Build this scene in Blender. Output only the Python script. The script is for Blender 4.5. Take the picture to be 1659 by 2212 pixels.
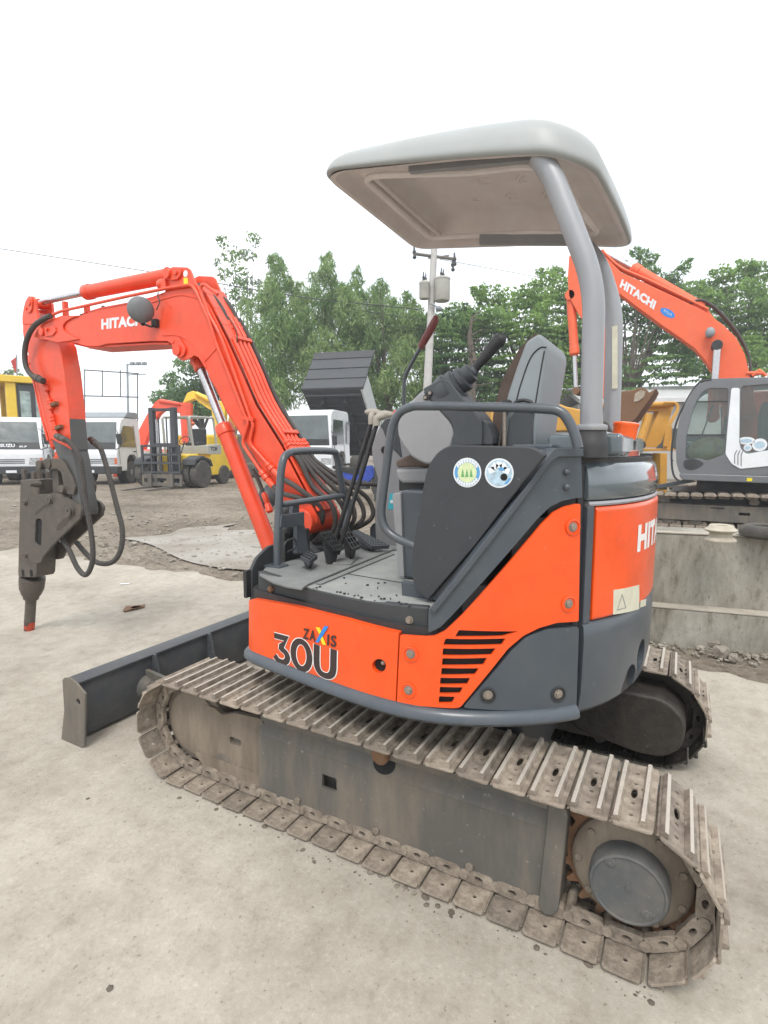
import bpy, bmesh, math, random
import numpy as np
from mathutils import Vector, Matrix, geometry
random.seed(7)
R=math.radians
for o in list(bpy.data.objects): bpy.data.objects.remove(o)
scn=bpy.context.scene; col=scn.collection

# ---------------------------------------------------------------- camera, sky, sun, exposure
CAMP=Vector((-2.12,-0.92,1.31)); YAW=R(28.9); PITCH=R(6.57); FOC=1180.0
cam=bpy.data.cameras.new('camera'); co=bpy.data.objects.new('camera',cam); col.objects.link(co)
co.location=CAMP; co.rotation_euler=(R(90)-PITCH,0,YAW-R(90))
cam.sensor_fit='VERTICAL'; cam.sensor_height=36; cam.sensor_width=27
cam.lens=36*FOC/2212; cam.clip_start=0.05; cam.clip_end=2000
scn.camera=co
SUN_EL=R(58); SUN_AZ=R(200)
w=bpy.data.worlds.new('World'); scn.world=w; w.use_nodes=True
nt=w.node_tree; nt.nodes.clear()
wo=nt.nodes.new('ShaderNodeOutputWorld'); bg=nt.nodes.new('ShaderNodeBackground'); bg.inputs[1].default_value=0.12
sky=nt.nodes.new('ShaderNodeTexSky'); sky.sky_type='NISHITA'; sky.sun_disc=False
sky.sun_elevation=SUN_EL; sky.sun_rotation=R(90)-SUN_AZ; sky.air_density=1.3; sky.dust_density=3.0
tc=nt.nodes.new('ShaderNodeTexCoord'); mp=nt.nodes.new('ShaderNodeMapping'); mp.inputs['Scale'].default_value=(1.0,1.0,2.6)
no=nt.nodes.new('ShaderNodeTexNoise'); no.inputs['Scale'].default_value=1.7; no.inputs['Detail'].default_value=5; no.inputs['Roughness'].default_value=.55
cr=nt.nodes.new('ShaderNodeValToRGB'); cr.color_ramp.elements[0].position=.26; cr.color_ramp.elements[1].position=.50
cr.color_ramp.elements[0].color=(.42,.42,.42,1)
mx=nt.nodes.new('ShaderNodeMix'); mx.data_type='RGBA'; mx.inputs[7].default_value=(8.6,8.9,9.2,1)
nt.links.new(tc.outputs['Generated'],mp.inputs[0]); nt.links.new(mp.outputs[0],no.inputs[0])
nt.links.new(no.outputs[0],cr.inputs[0]); nt.links.new(cr.outputs[0],mx.inputs[0])
nt.links.new(sky.outputs[0],mx.inputs[6]); nt.links.new(mx.outputs[2],bg.inputs[0]); nt.links.new(bg.outputs[0],wo.inputs[0])
sl=bpy.data.lights.new('sun','SUN'); sl.energy=1.4; sl.angle=R(18); sl.color=(1,.96,.9)
so=bpy.data.objects.new('sun',sl); col.objects.link(so)
sd=Vector((math.cos(SUN_EL)*math.cos(SUN_AZ),math.cos(SUN_EL)*math.sin(SUN_AZ),math.sin(SUN_EL)))
so.rotation_euler=sd.to_track_quat('Z','Y').to_euler(); so.location=(0,0,30)
scn.view_settings.view_transform='Standard'; scn.view_settings.look='None'
scn.view_settings.exposure=0.66; scn.view_settings.gamma=1
scn.render.resolution_x=768; scn.render.resolution_y=1024

# ---------------------------------------------------------------- measuring helpers (survey of the place: where a sight line meets a known plane)
_f=Vector((math.cos(YAW)*math.cos(PITCH),math.sin(YAW)*math.cos(PITCH),-math.sin(PITCH)))
_r=Vector((math.sin(YAW),-math.cos(YAW),0)); _u=_r.cross(_f)
def ray(px,py): return _f+_r*((px-829.5)/FOC)+_u*((1106-py)/FOC)
def on(px,py,a,v):
    d=ray(px,py); return CAMP+d*((v-CAMP[a])/d[a])
def X(x,*pts): return [on(p[0],p[1],0,x) for p in pts]
def X2(x,pts): return [(q.y,q.z) for q in X(x,*pts)]
def gz(x,y):
    t=min(1,max(0,(y-5)/7)); return .2*t*t*(3-2*t)

# ---------------------------------------------------------------- materials
MATS={}
def mat(name,c,rough=.5,metal=0,dirt=0,dirtc=(.30,.26,.21),scale=6,bump=0,bscale=60,coat=0,spec=.5,trans=0,alpha=1,emit=None,var=.06,streak=False,fleck=0,orand=0):
    m=bpy.data.materials.new(name); m.use_nodes=True; n=m.node_tree; L=n.links; b=n.nodes['Principled BSDF']
    b.inputs['Roughness'].default_value=rough; b.inputs['Metallic'].default_value=metal
    b.inputs['Specular IOR Level'].default_value=spec; b.inputs['Coat Weight'].default_value=coat; b.inputs['Coat Roughness'].default_value=.08
    b.inputs['Transmission Weight'].default_value=trans; b.inputs['Alpha'].default_value=alpha
    t=n.nodes.new('ShaderNodeTexCoord'); src=t.outputs['Object']
    if streak:
        mpp=n.nodes.new('ShaderNodeMapping'); mpp.inputs['Scale'].default_value=(1,1,.25); L.new(src,mpp.inputs[0]); src=mpp.outputs[0]
    n1=n.nodes.new('ShaderNodeTexNoise'); n1.inputs['Scale'].default_value=scale; n1.inputs['Detail'].default_value=8; n1.inputs['Roughness'].default_value=.65
    L.new(src,n1.inputs[0])
    v1=n.nodes.new('ShaderNodeMapRange'); v1.inputs[1].default_value=.3; v1.inputs[2].default_value=.7; v1.inputs[3].default_value=1-var*2; v1.inputs[4].default_value=1+var
    L.new(n1.outputs[0],v1.inputs[0])
    mu=n.nodes.new('ShaderNodeMix'); mu.data_type='RGBA'; mu.blend_type='MULTIPLY'; mu.inputs[0].default_value=1; mu.inputs[6].default_value=(*c,1)
    L.new(v1.outputs[0],mu.inputs[7]); out=mu.outputs[2]
    if dirt:
        n2=n.nodes.new('ShaderNodeTexNoise'); n2.inputs['Scale'].default_value=scale*1.7; n2.inputs['Detail'].default_value=10; n2.inputs['Roughness'].default_value=.7
        L.new(src,n2.inputs[0])
        r2=n.nodes.new('ShaderNodeMapRange'); r2.inputs[1].default_value=.42; r2.inputs[2].default_value=.68; r2.inputs[3].default_value=dirt*.25; r2.inputs[4].default_value=dirt
        L.new(n2.outputs[0],r2.inputs[0])
        md=n.nodes.new('ShaderNodeMix'); md.data_type='RGBA'; md.inputs[7].default_value=(*dirtc,1)
        L.new(r2.outputs[0],md.inputs[0]); L.new(out,md.inputs[6]); out=md.outputs[2]
        rr=n.nodes.new('ShaderNodeMapRange'); rr.inputs[3].default_value=rough; rr.inputs[4].default_value=min(1,rough+.45)
        L.new(r2.outputs[0],rr.inputs[0]); L.new(rr.outputs[0],b.inputs['Roughness'])
    if fleck:
        n3=n.nodes.new('ShaderNodeTexNoise'); n3.inputs['Scale'].default_value=55; n3.inputs['Detail'].default_value=3
        L.new(t.outputs['Object'],n3.inputs[0])
        r3=n.nodes.new('ShaderNodeMapRange'); r3.inputs[1].default_value=.68; r3.inputs[2].default_value=.76; r3.inputs[3].default_value=0; r3.inputs[4].default_value=fleck
        L.new(n3.outputs[0],r3.inputs[0])
        m3=n.nodes.new('ShaderNodeMix'); m3.data_type='RGBA'; m3.inputs[7].default_value=(.45,.43,.40,1)
        L.new(r3.outputs[0],m3.inputs[0]); L.new(out,m3.inputs[6]); out=m3.outputs[2]
    if orand:
        oi=n.nodes.new('ShaderNodeObjectInfo'); ro=n.nodes.new('ShaderNodeMapRange'); ro.inputs[3].default_value=1-orand; ro.inputs[4].default_value=1+orand*.6; L.new(oi.outputs['Random'],ro.inputs[0])
        mo=n.nodes.new('ShaderNodeMix'); mo.data_type='RGBA'; mo.blend_type='MULTIPLY'; mo.inputs[0].default_value=1; L.new(out,mo.inputs[6]); L.new(ro.outputs[0],mo.inputs[7]); out=mo.outputs[2]
    L.new(out,b.inputs['Base Color'])
    if bump:
        nb=n.nodes.new('ShaderNodeTexNoise'); nb.inputs['Scale'].default_value=bscale; nb.inputs['Detail'].default_value=6
        L.new(t.outputs['Object'],nb.inputs[0]); bp=n.nodes.new('ShaderNodeBump'); bp.inputs['Strength'].default_value=bump; bp.inputs['Distance'].default_value=.01
        L.new(nb.outputs[0],bp.inputs['Height']); L.new(bp.outputs[0],b.inputs['Normal'])
    if emit:
        b.inputs['Emission Color'].default_value=(*emit,1); b.inputs['Emission Strength'].default_value=1
    MATS[name]=m; return m
ORG=mat('orange_paint',(.86,.078,.003),.30,coat=.35,dirt=.18,dirtc=(.48,.13,.03),scale=9,var=.08,fleck=.12)
ORB=mat('boom_orange_paint',(.80,.060,.014),.40,coat=.2,dirt=.28,dirtc=(.52,.16,.09),scale=7,var=.09,bump=.06,bscale=25,fleck=.08)
ORF=mat('faded_orange_paint',(.80,.12,.04),.5,dirt=.2,dirtc=(.6,.25,.15),scale=2)
GRY=mat('grey_blue_paint',(.050,.063,.078),.34,coat=.2,dirt=.16,dirtc=(.16,.16,.155),scale=5,fleck=.15)
GRD=mat('gloss_grey_paint',(.095,.12,.135),.10,coat=.8,dirt=.05,dirtc=(.2,.2,.2),scale=4)
BLKP=mat('black_rubber_trim',(.018,.019,.022),.55,dirt=.35,dirtc=(.075,.07,.065),scale=20)
DOORM=mat('charcoal_plastic',(.030,.034,.040),.48,dirt=.25,dirtc=(.075,.072,.07),scale=4,bump=.12,bscale=300,fleck=.12)
DECK=mat('dusty_deck_steel',(.20,.215,.21),.6,dirt=.7,dirtc=(.35,.345,.32),scale=5,bump=.15,bscale=80,fleck=.3)
RUBM=mat('rubber_floor_mat',(.14,.148,.148),.75,dirt=.65,dirtc=(.25,.25,.235),scale=7,bump=.2,bscale=150)
SIDEB=mat('dark_step_band',(.030,.034,.038),.5,dirt=.25,dirtc=(.09,.09,.085),scale=6)
STEEL=mat('dusty_track_steel',(.14,.11,.085),.6,metal=.15,dirt=.92,dirtc=(.42,.36,.29),scale=13,bump=.4,bscale=70,fleck=.35,orand=.25)
WORN=mat('worn_grouser_steel',(.50,.46,.40),.45,metal=.3,dirt=.6,dirtc=(.46,.40,.33),scale=30,bump=.4,bscale=120)
FRAMB=mat('brown_dusty_frame',(.11,.085,.062),.6,dirt=.85,dirtc=(.27,.225,.175),scale=5,bump=.15,bscale=60,fleck=.25,streak=True)
FRAMEM=mat('dusty_frame_paint',(.066,.070,.070),.5,dirt=.85,dirtc=(.20,.165,.125),scale=4,bump=.12,bscale=60,fleck=.3,streak=True)
HUBM=mat('dusty_hub_paint',(.060,.070,.078),.5,dirt=.65,dirtc=(.17,.15,.125),scale=7,bump=.08,bscale=60,fleck=.2)
RECM=mat('brown_recess_shade',(.055,.042,.034),.7,dirt=.4,scale=20,dirtc=(.10,.08,.06))
RUST=mat('brown_rust_metal',(.16,.075,.035),.7,dirt=.6,dirtc=(.20,.13,.08),scale=18,bump=.3,bscale=90)
BRK=mat('oily_breaker_metal',(.075,.066,.058),.5,metal=.2,dirt=.6,dirtc=(.17,.14,.115),scale=10,bump=.25,bscale=60,fleck=.15)
ARMG=mat('grey_arm_paint',(.075,.080,.082),.5,dirt=.35,dirtc=(.15,.135,.12),scale=6,bump=.1,bscale=60)
CHROME=mat('chrome_rod',(.62,.62,.64),.18,metal=.9,dirt=.35,dirtc=(.12,.10,.09),scale=30)
HOSE=mat('black_hose',(.045,.042,.040),.55,dirt=.45,dirtc=(.13,.115,.10),scale=40,bump=.5,bscale=220)
CANO=mat('canopy_fibreglass',(.35,.37,.37),.42,dirt=.25,dirtc=(.32,.31,.27),scale=3,bump=.05,bscale=40)
LINER=mat('canopy_underside',(.68,.63,.61),.7,dirt=.5,dirtc=(.56,.47,.44),scale=4)
MIRM=mat('mirror_shell',(.13,.14,.15),.45,dirt=.4,dirtc=(.22,.21,.20),scale=20)
POST=mat('silver_grey_post_paint',(.30,.31,.33),.35,metal=.35,coat=.1,dirt=.4,dirtc=(.34,.33,.32),scale=8,streak=True)
RAIL=mat('handrail_paint',(.060,.072,.085),.32,coat=.2,dirt=.2,dirtc=(.16,.16,.16),scale=15)
LGT=mat('light_grey_plastic',(.27,.27,.28),.5,dirt=.2,dirtc=(.30,.29,.27),scale=6,bump=.08,bscale=300)
MIDG=mat('seat_shell_grey',(.25,.28,.30),.45,dirt=.12,dirtc=(.3,.3,.3),scale=5)
DKG=mat('dark_console_plastic',(.045,.052,.060),.5,dirt=.2,dirtc=(.12,.12,.12),scale=6,bump=.08,bscale=300)
SEATF=mat('brown_seat_fabric',(.10,.070,.058),.9,dirt=.4,dirtc=(.17,.13,.11),scale=14,bump=.3,bscale=400)
BLK=mat('black_plastic',(.014,.015,.017),.45,dirt=.3,dirtc=(.07,.068,.065),scale=15)
DARK=mat('dark_opening',(.006,.006,.007),.8)
BOLT=mat('bolt_zinc',(.34,.31,.27),.4,metal=.6,dirt=.5,dirtc=(.2,.12,.07),scale=60)
REDG=mat('red_grip_rubber',(.16,.022,.024),.5,dirt=.2,scale=20)
GRIPW=mat('worn_cream_grip',(.36,.33,.28),.5,dirt=.4,dirtc=(.22,.19,.15),scale=20)
WHT=mat('white_lettering',(.80,.78,.76),.4)
BLTX=mat('black_lettering',(.035,.022,.022),.4)
YELT=mat('yellow_mark',(.80,.65,.02),.4); BLUT=mat('blue_mark',(.02,.22,.65),.4)
STKC=mat('cream_sticker',(.62,.60,.47),.5,dirt=.2,scale=25); STKB=mat('blue_sticker_ring',(.10,.32,.60),.45)
STKW=mat('white_sticker',(.72,.75,.78),.45); STKP=mat('pale_blue_sticker',(.42,.56,.66),.45,var=.15,scale=60); STKG=mat('green_print',(.12,.36,.12),.5); STKY=mat('pale_green_print',(.60,.68,.40),.5,var=.1,scale=80)
CYAN=mat('cyan_decal',(.05,.42,.50),.5)
LINB=mat('canopy_liner_bead',(.78,.72,.70),.6,dirt=.3,dirtc=(.6,.52,.48),scale=6)
OILSHADE=mat('oily_shaded_steel',(.030,.027,.024),.45,metal=.3,dirt=.5,dirtc=(.085,.072,.058),scale=12,bump=.3,bscale=70,fleck=.1)  # oil tone plus painted shade for the far track
BEAC=mat('orange_beacon_plastic',(.95,.12,.01),.2,coat=.5)
TRW=mat('white_truck_paint',(.76,.79,.82),.3,coat=.4,dirt=.12,dirtc=(.4,.38,.34),scale=2)
TRG=mat('windscreen_glass',(.055,.07,.07),.06,spec=.9,coat=.6,dirt=.35,dirtc=(.16,.19,.17),var=.3,scale=1.5)
TYRE=mat('tyre_rubber',(.035,.034,.033),.8,dirt=.7,dirtc=(.14,.125,.105),scale=8,bump=.3,bscale=40)
TRIM=mat('black_truck_trim',(.022,.024,.028),.5,dirt=.3,dirtc=(.1,.1,.095),scale=4)
LAMP=mat('headlamp_lens',(.45,.46,.46),.12,coat=.5,metal=.3,var=.3,scale=14); AMB=mat('amber_lens',(.55,.13,.06),.2)
FRK=mat('dark_forklift_steel',(.040,.045,.055),.5,dirt=.3,dirtc=(.1,.095,.09),scale=4)
YEL=mat('yellow_machine_paint',(.78,.52,.02),.4,coat=.2,dirt=.2,dirtc=(.5,.4,.15),scale=2.5)
MUS=mat('mustard_machine_paint',(.56,.30,.035),.45,coat=.1,dirt=.25,dirtc=(.35,.22,.09),scale=3)
BEI=mat('beige_grey_paint',(.40,.40,.36),.5,dirt=.2,scale=3)
BLAD=mat('worn_blade_paint',(.050,.058,.068),.42,dirt=.45,dirtc=(.13,.12,.11),scale=8,bump=.1,bscale=50,fleck=.25)
DUMPG=mat('dump_bed_steel',(.042,.048,.055),.5,dirt=.3,dirtc=(.085,.085,.085),scale=2)
CONW=None
def ramp_mat(name,stops,scale,rough=.9,bump=.4,bscale=30,detail=12,scale2=None,stops2=None,dist=.02,crack=False,mixf=.5,zs=1,scale3=None,stops3=None):
    m=bpy.data.materials.new(name); m.use_nodes=True; n=m.node_tree; L=n.links; b=n.nodes['Principled BSDF']
    b.inputs['Roughness'].default_value=rough; b.inputs['Specular IOR Level'].default_value=.25
    t=n.nodes.new('ShaderNodeTexCoord')
    def layer(sc,st):
        a=n.nodes.new('ShaderNodeTexNoise'); a.inputs['Scale'].default_value=sc; a.inputs['Detail'].default_value=detail; a.inputs['Roughness'].default_value=.68
        q=n.nodes.new('ShaderNodeMapping'); q.inputs['Scale'].default_value=(1,1,zs); L.new(t.outputs['Object'],q.inputs[0]); L.new(q.outputs[0],a.inputs[0]); r=n.nodes.new('ShaderNodeValToRGB')
        while len(r.color_ramp.elements)<len(st): r.color_ramp.elements.new(.5)
        for e,(p,c) in zip(r.color_ramp.elements,st): e.position=p; e.color=(*c,1)
        L.new(a.outputs[0],r.inputs[0]); return r.outputs[0]
    out=layer(scale,stops)
    if stops2:
        o2=layer(scale2,stops2); k=n.nodes.new('ShaderNodeMix'); k.data_type='RGBA'; k.blend_type='MULTIPLY'; k.inputs[0].default_value=1
        L.new(out,k.inputs[6]); L.new(o2,k.inputs[7]); out=k.outputs[2]
    if stops3:
        o2=layer(scale3,stops3); k=n.nodes.new('ShaderNodeMix'); k.data_type='RGBA'; k.blend_type='MULTIPLY'; k.inputs[0].default_value=1
        L.new(out,k.inputs[6]); L.new(o2,k.inputs[7]); out=k.outputs[2]
    L.new(out,b.inputs['Base Color'])
    nb=n.nodes.new('ShaderNodeTexNoise'); nb.inputs['Scale'].default_value=bscale; nb.inputs['Detail'].default_value=10; nb.inputs['Roughness'].default_value=.7
    L.new(t.outputs['Object'],nb.inputs[0]); bp=n.nodes.new('ShaderNodeBump'); bp.inputs['Strength'].default_value=bump; bp.inputs['Distance'].default_value=dist
    L.new(nb.outputs[0],bp.inputs['Height']); L.new(bp.outputs[0],b.inputs['Normal']); return m
CONC=ramp_mat('worn_concrete',[(.28,(.19,.168,.135)),(.40,(.335,.302,.252)),(.56,(.415,.378,.32)),(.75,(.49,.45,.385))],.9,bump=.5,bscale=60,dist=.008,
    scale2=11,stops2=[(.28,(.70,.68,.65)),(.40,(.90,.89,.88)),(.55,(1,1,1)),(.70,(1.08,1.08,1.08))],scale3=80,stops3=[(.32,(.45,.43,.40)),(.38,(.93,.93,.92)),(.60,(1,1,1)),(.66,(1.16,1.16,1.16))])
DIRT=ramp_mat('yard_dirt',[(.30,(.13,.105,.08)),(.45,(.22,.185,.145)),(.6,(.30,.26,.21)),(.75,(.38,.34,.28))],.6,bump=.9,bscale=9,dist=.05,
    scale2=9,stops2=[(.32,(.45,.43,.40)),(.45,(.85,.84,.82)),(.6,(1,1,1)),(.75,(1.25,1.25,1.25))],scale3=30,stops3=[(.34,(.40,.38,.35)),(.44,(.90,.89,.88)),(.58,(1,1,1)),(.66,(1.45,1.45,1.45))])
WALLM=ramp_mat('stained_wall_concrete',[(.30,(.15,.135,.11)),(.44,(.24,.225,.19)),(.58,(.32,.305,.265)),(.75,(.44,.425,.38))],2.2,bump=.3,bscale=30,
    scale2=16,stops2=[(.32,(.50,.47,.42)),(.46,(.90,.89,.87)),(.7,(1.12,1.12,1.12))],zs=.35,scale3=60,stops3=[(.32,(.5,.48,.45)),(.40,(.95,.95,.95)),(.62,(1,1,1)),(.68,(1.2,1.2,1.2))])
ROCK=ramp_mat('rubble_stone',[(.35,(.18,.155,.125)),(.55,(.32,.29,.245)),(.75,(.44,.41,.36))],7,bump=.6,bscale=30)

# ---------------------------------------------------------------- mesh helpers
def B(): return bmesh.new()
def finish(o,bevel,ang,seg=2):
    me=o.data
    for p in me.polygons: p.use_smooth=True
    me.set_sharp_from_angle(angle=R(ang))
    if bevel:
        md=o.modifiers.new('edges','BEVEL'); md.width=bevel; md.segments=seg; md.limit_method='ANGLE'; md.angle_limit=R(ang); md.harden_normals=True
ROOTLOC={}
def OBJ(name,bm,m,parent=None,bevel=0,ang=38,label=None,world=False,smooth=True):
    me=bpy.data.meshes.new(name); bmesh.ops.recalc_face_normals(bm,faces=bm.faces[:]); bm.to_mesh(me); bm.free()
    ms=m if isinstance(m,(list,tuple)) else [m]
    for k in ms: me.materials.append(k)
    o=bpy.data.objects.new(name,me); col.objects.link(o)
    if world and parent is not None:
        rt=parent
        while rt.parent: rt=rt.parent
        me.transform(Matrix.Translation(-rt.location))
    if parent is not None: o.parent=parent
    if smooth: finish(o,bevel,ang)
    if label: o['label']=label
    return o
def THING(name,loc,label,cat,rz=0,group=None):
    o=bpy.data.objects.new(name,None); col.objects.link(o); o.location=loc; o.rotation_euler=(0,0,rz); o.empty_display_size=.3
    o['label']=label; o['category']=cat
    if group:o['group']=group
    return o
def TAG(o,label,cat,group=None):
    o['label']=label; o['category']=cat
    if group:o['group']=group
    return o
def rnd(pts,r,n=4):
    out=[];N=len(pts)
    for i in range(N):
        p=Vector(pts[i]); a=Vector(pts[i-1])-p; b=Vector(pts[(i+1)%N])-p
        la,lb=a.length,b.length
        if la<1e-6 or lb<1e-6: out.append(tuple(p)); continue
        a/=la; b/=lb; d=min(r,la*.45,lb*.45)
        if a.dot(b)<-.985: out.append(tuple(p)); continue
        for k in range(n+1):
            t=k/n; q=(p+a*d)*(1-t)**2+p*2*t*(1-t)+(p+b*d)*t*t; out.append(tuple(q))
    return out
def fillet(pts,r,n=6):
    pts=[Vector(p) for p in pts]; out=[pts[0]]
    for i in range(1,len(pts)-1):
        p=pts[i]; a=pts[i-1]-p; b=pts[i+1]-p; d=min(r,a.length*.48,b.length*.48); a.normalize(); b.normalize()
        for k in range(n+1):
            t=k/n; out.append((p+a*d)*(1-t)**2+p*2*t*(1-t)+(p+b*d)*t*t)
    return out+[pts[-1]]
def spline(pts,n=6):
    pts=[Vector(p) for p in pts]; P=[pts[0]*2-pts[1]]+pts+[pts[-1]*2-pts[-2]]; out=[]
    for i in range(1,len(P)-2):
        for k in range(n):
            t=k/n; a,b,c,d=P[i-1:i+3]
            out.append(.5*((2*b)+(c-a)*t+(2*a-5*b+4*c-d)*t*t+(3*b-a-3*c+d)*t**3))
    return out+[pts[-1]]
def tube(bm,pts,r,seg=10,cap=True,rad=None):
    pts=[Vector(p) for p in pts]; n=len(pts); rings=[]
    t0=(pts[1]-pts[0]).normalized(); ref=Vector((0,0,1)) if abs(t0.z)<.9 else Vector((1,0,0))
    nrm=(ref-t0*ref.dot(t0)).normalized()
    for i,p in enumerate(pts):
        t=((pts[min(i+1,n-1)]-pts[max(i-1,0)])).normalized()
        nrm=(nrm-t*nrm.dot(t)).normalized(); bi=t.cross(nrm); rr=rad[i] if rad else r
        rings.append([bm.verts.new(p+(nrm*math.cos(2*math.pi*k/seg)+bi*math.sin(2*math.pi*k/seg))*rr) for k in range(seg)])
    for i in range(n-1):
        for k in range(seg): bm.faces.new((rings[i][k],rings[i][(k+1)%seg],rings[i+1][(k+1)%seg],rings[i+1][k]))
    if cap: bm.faces.new(rings[0][::-1]); bm.faces.new(rings[-1])
    return bm
def cyl(bm,p0,p1,r0,r1=None,seg=24): 
    r1=r0 if r1 is None else r1; return tube(bm,[p0,p1],r0,seg,True,[r0,r1])
def box(bm,c,s,rot=None):
    c=Vector(c); v=[]
    for dx in (-.5,.5):
        for dy in (-.5,.5):
            for dz in (-.5,.5):
                q=Vector((dx*s[0],dy*s[1],dz*s[2]))
                if rot is not None: q=rot@q
                v.append(bm.verts.new(c+q))
    for f in ((0,1,3,2),(4,6,7,5),(0,4,5,1),(2,3,7,6),(0,2,6,4),(1,5,7,3)): bm.faces.new([v[i] for i in f])
    return bm
def bx(bm,x0,x1,y0,y1,z0,z1): return box(bm,((x0+x1)/2,(y0+y1)/2,(z0+z1)/2),(abs(x1-x0),abs(y1-y0),abs(z1-z0)))
def fill2d(outer,holes=()):
    bm=B(); es=[]
    for lp in [outer]+list(holes):
        vs=[bm.verts.new((p[0],p[1],0)) for p in lp]
        for i in range(len(vs)): es.append(bm.edges.new((vs[i],vs[(i+1)%len(vs)])))
    bmesh.ops.triangle_fill(bm,use_beauty=True,use_dissolve=False,edges=es)
    return bm
def merge(dst,src,f=None):
    vm={}
    for v in src.verts: vm[v]=dst.verts.new(f(v.co) if f else v.co)
    for fc in src.faces:
        try: nf=dst.faces.new([vm[v] for v in fc.verts]); nf.material_index=fc.material_index
        except ValueError: pass
    src.free(); return dst
def slab2d(outer,holes,d0,d1):
    """2-D outline -> bmesh of coordinates (u,v,depth) between d0 and d1"""
    if not holes:
        bm=B(); a=[bm.verts.new((p[0],p[1],d0)) for p in outer]; b=[bm.verts.new((p[0],p[1],d1)) for p in outer]; N=len(outer)
        bm.faces.new(a); bm.faces.new(b[::-1])
        for i in range(N): bm.faces.new((a[i],b[i],b[(i+1)%N],a[(i+1)%N]))
        return bm
    bm=fill2d(outer,holes)
    for v in bm.verts: v.co.z=d0
    g=bmesh.ops.extrude_face_region(bm,geom=bm.faces[:]+bm.edges[:]+bm.verts[:])
    for e in g['geom']:
        if isinstance(e,bmesh.types.BMVert): e.co.z=d1
    return bm
def prism(bm,poly,axis,a,b,holes=()):
    """outline in the two other axes, extruded along axis from a to b"""
    s=slab2d(poly,holes,a,b)
    f={0:lambda c:Vector((c.z,c.x,c.y)),1:lambda c:Vector((c.x,c.z,c.y)),2:lambda c:Vector((c.x,c.y,c.z))}[axis]
    return merge(bm,s,f)
def plate(bm,px,x,th,r=.0,holes=()):
    """outline read as sight lines onto the plane x, thickness th away from the viewer"""
    pl=X2(x,px)
    if r: pl=rnd(pl,r)
    return prism(bm,pl,0,x,x+th,[X2(x,h) for h in holes])
def circ(cx,cy,r,n=24,r2=None): return [(cx+r*math.cos(2*math.pi*k/n),cy+(r2 or r)*math.sin(2*math.pi*k/n)) for k in range(n)]
def ball(bm,c,r,seg=16,rings=10,scale=(1,1,1),rot=None):
    m=Matrix.Translation(Vector(c))@(rot.to_4x4() if rot is not None else Matrix.Identity(4))@Matrix.Diagonal((r*scale[0],r*scale[1],r*scale[2],1))
    bmesh.ops.create_uvsphere(bm,u_segments=seg,v_segments=rings,radius=1,matrix=m); return bm
def lathe(bm,prof,c,ax,seg=28):
    """prof: (radius, along)"""
    ax=Vector(ax).normalized(); ref=Vector((0,0,1)) if abs(ax.z)<.9 else Vector((1,0,0)); u=(ref-ax*ref.dot(ax)).normalized(); v=ax.cross(u); c=Vector(c); rings=[]
    for r,h in prof:
        rings.append([bm.verts.new(c+ax*h+(u*math.cos(2*math.pi*k/seg)+v*math.sin(2*math.pi*k/seg))*max(r,1e-4)) for k in range(seg)])
    for i in range(len(rings)-1):
        for k in range(seg): bm.faces.new((rings[i][k],rings[i][(k+1)%seg],rings[i+1][(k+1)%seg],rings[i+1][k]))
    bm.faces.new(rings[0][::-1]); bm.faces.new(rings[-1]); return bm
def text2d(s,bold=.02,space=1.0):
    cu=bpy.data.curves.new('t','FONT'); cu.body=s; cu.offset=bold; cu.space_character=space; cu.resolution_u=4
    o=bpy.data.objects.new('t',cu); col.objects.link(o); dg=bpy.context.evaluated_depsgraph_get(); dg.update()
    me=bpy.data.meshes.new_from_object(o.evaluated_get(dg)); bm=B(); bm.from_mesh(me); bpy.data.meshes.remove(me); bpy.data.objects.remove(o); bpy.data.curves.remove(cu)
    xs=[v.co.x for v in bm.verts]; ys=[v.co.y for v in bm.verts]; x0,x1,y0,y1=min(xs),max(xs),min(ys),max(ys)
    for v in bm.verts: v.co=Vector(((v.co.x-x0)/(x1-x0),(v.co.y-y0)/(y1-y0),0))
    return bm
def text3(bm,s,o,r,u,bold=.02,space=1.0):
    """lettering filling the box with corner o, right edge vector r and up vector u"""
    o,r,u=Vector(o),Vector(r),Vector(u); return merge(bm,text2d(s,bold,space),lambda c:o+r*c.x+u*c.y)
# ================================================================ THE MINI EXCAVATOR (machine axes: x to its right, y forward, z up)
EX=THING('mini_excavator',(0,0,0),'small orange and grey excavator with a canopy and rock breaker, standing on the concrete','mini excavator')
def E_(name,bm,m,parent=None,**k): return OBJ(name,bm,m,parent or EX,**k)

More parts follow.
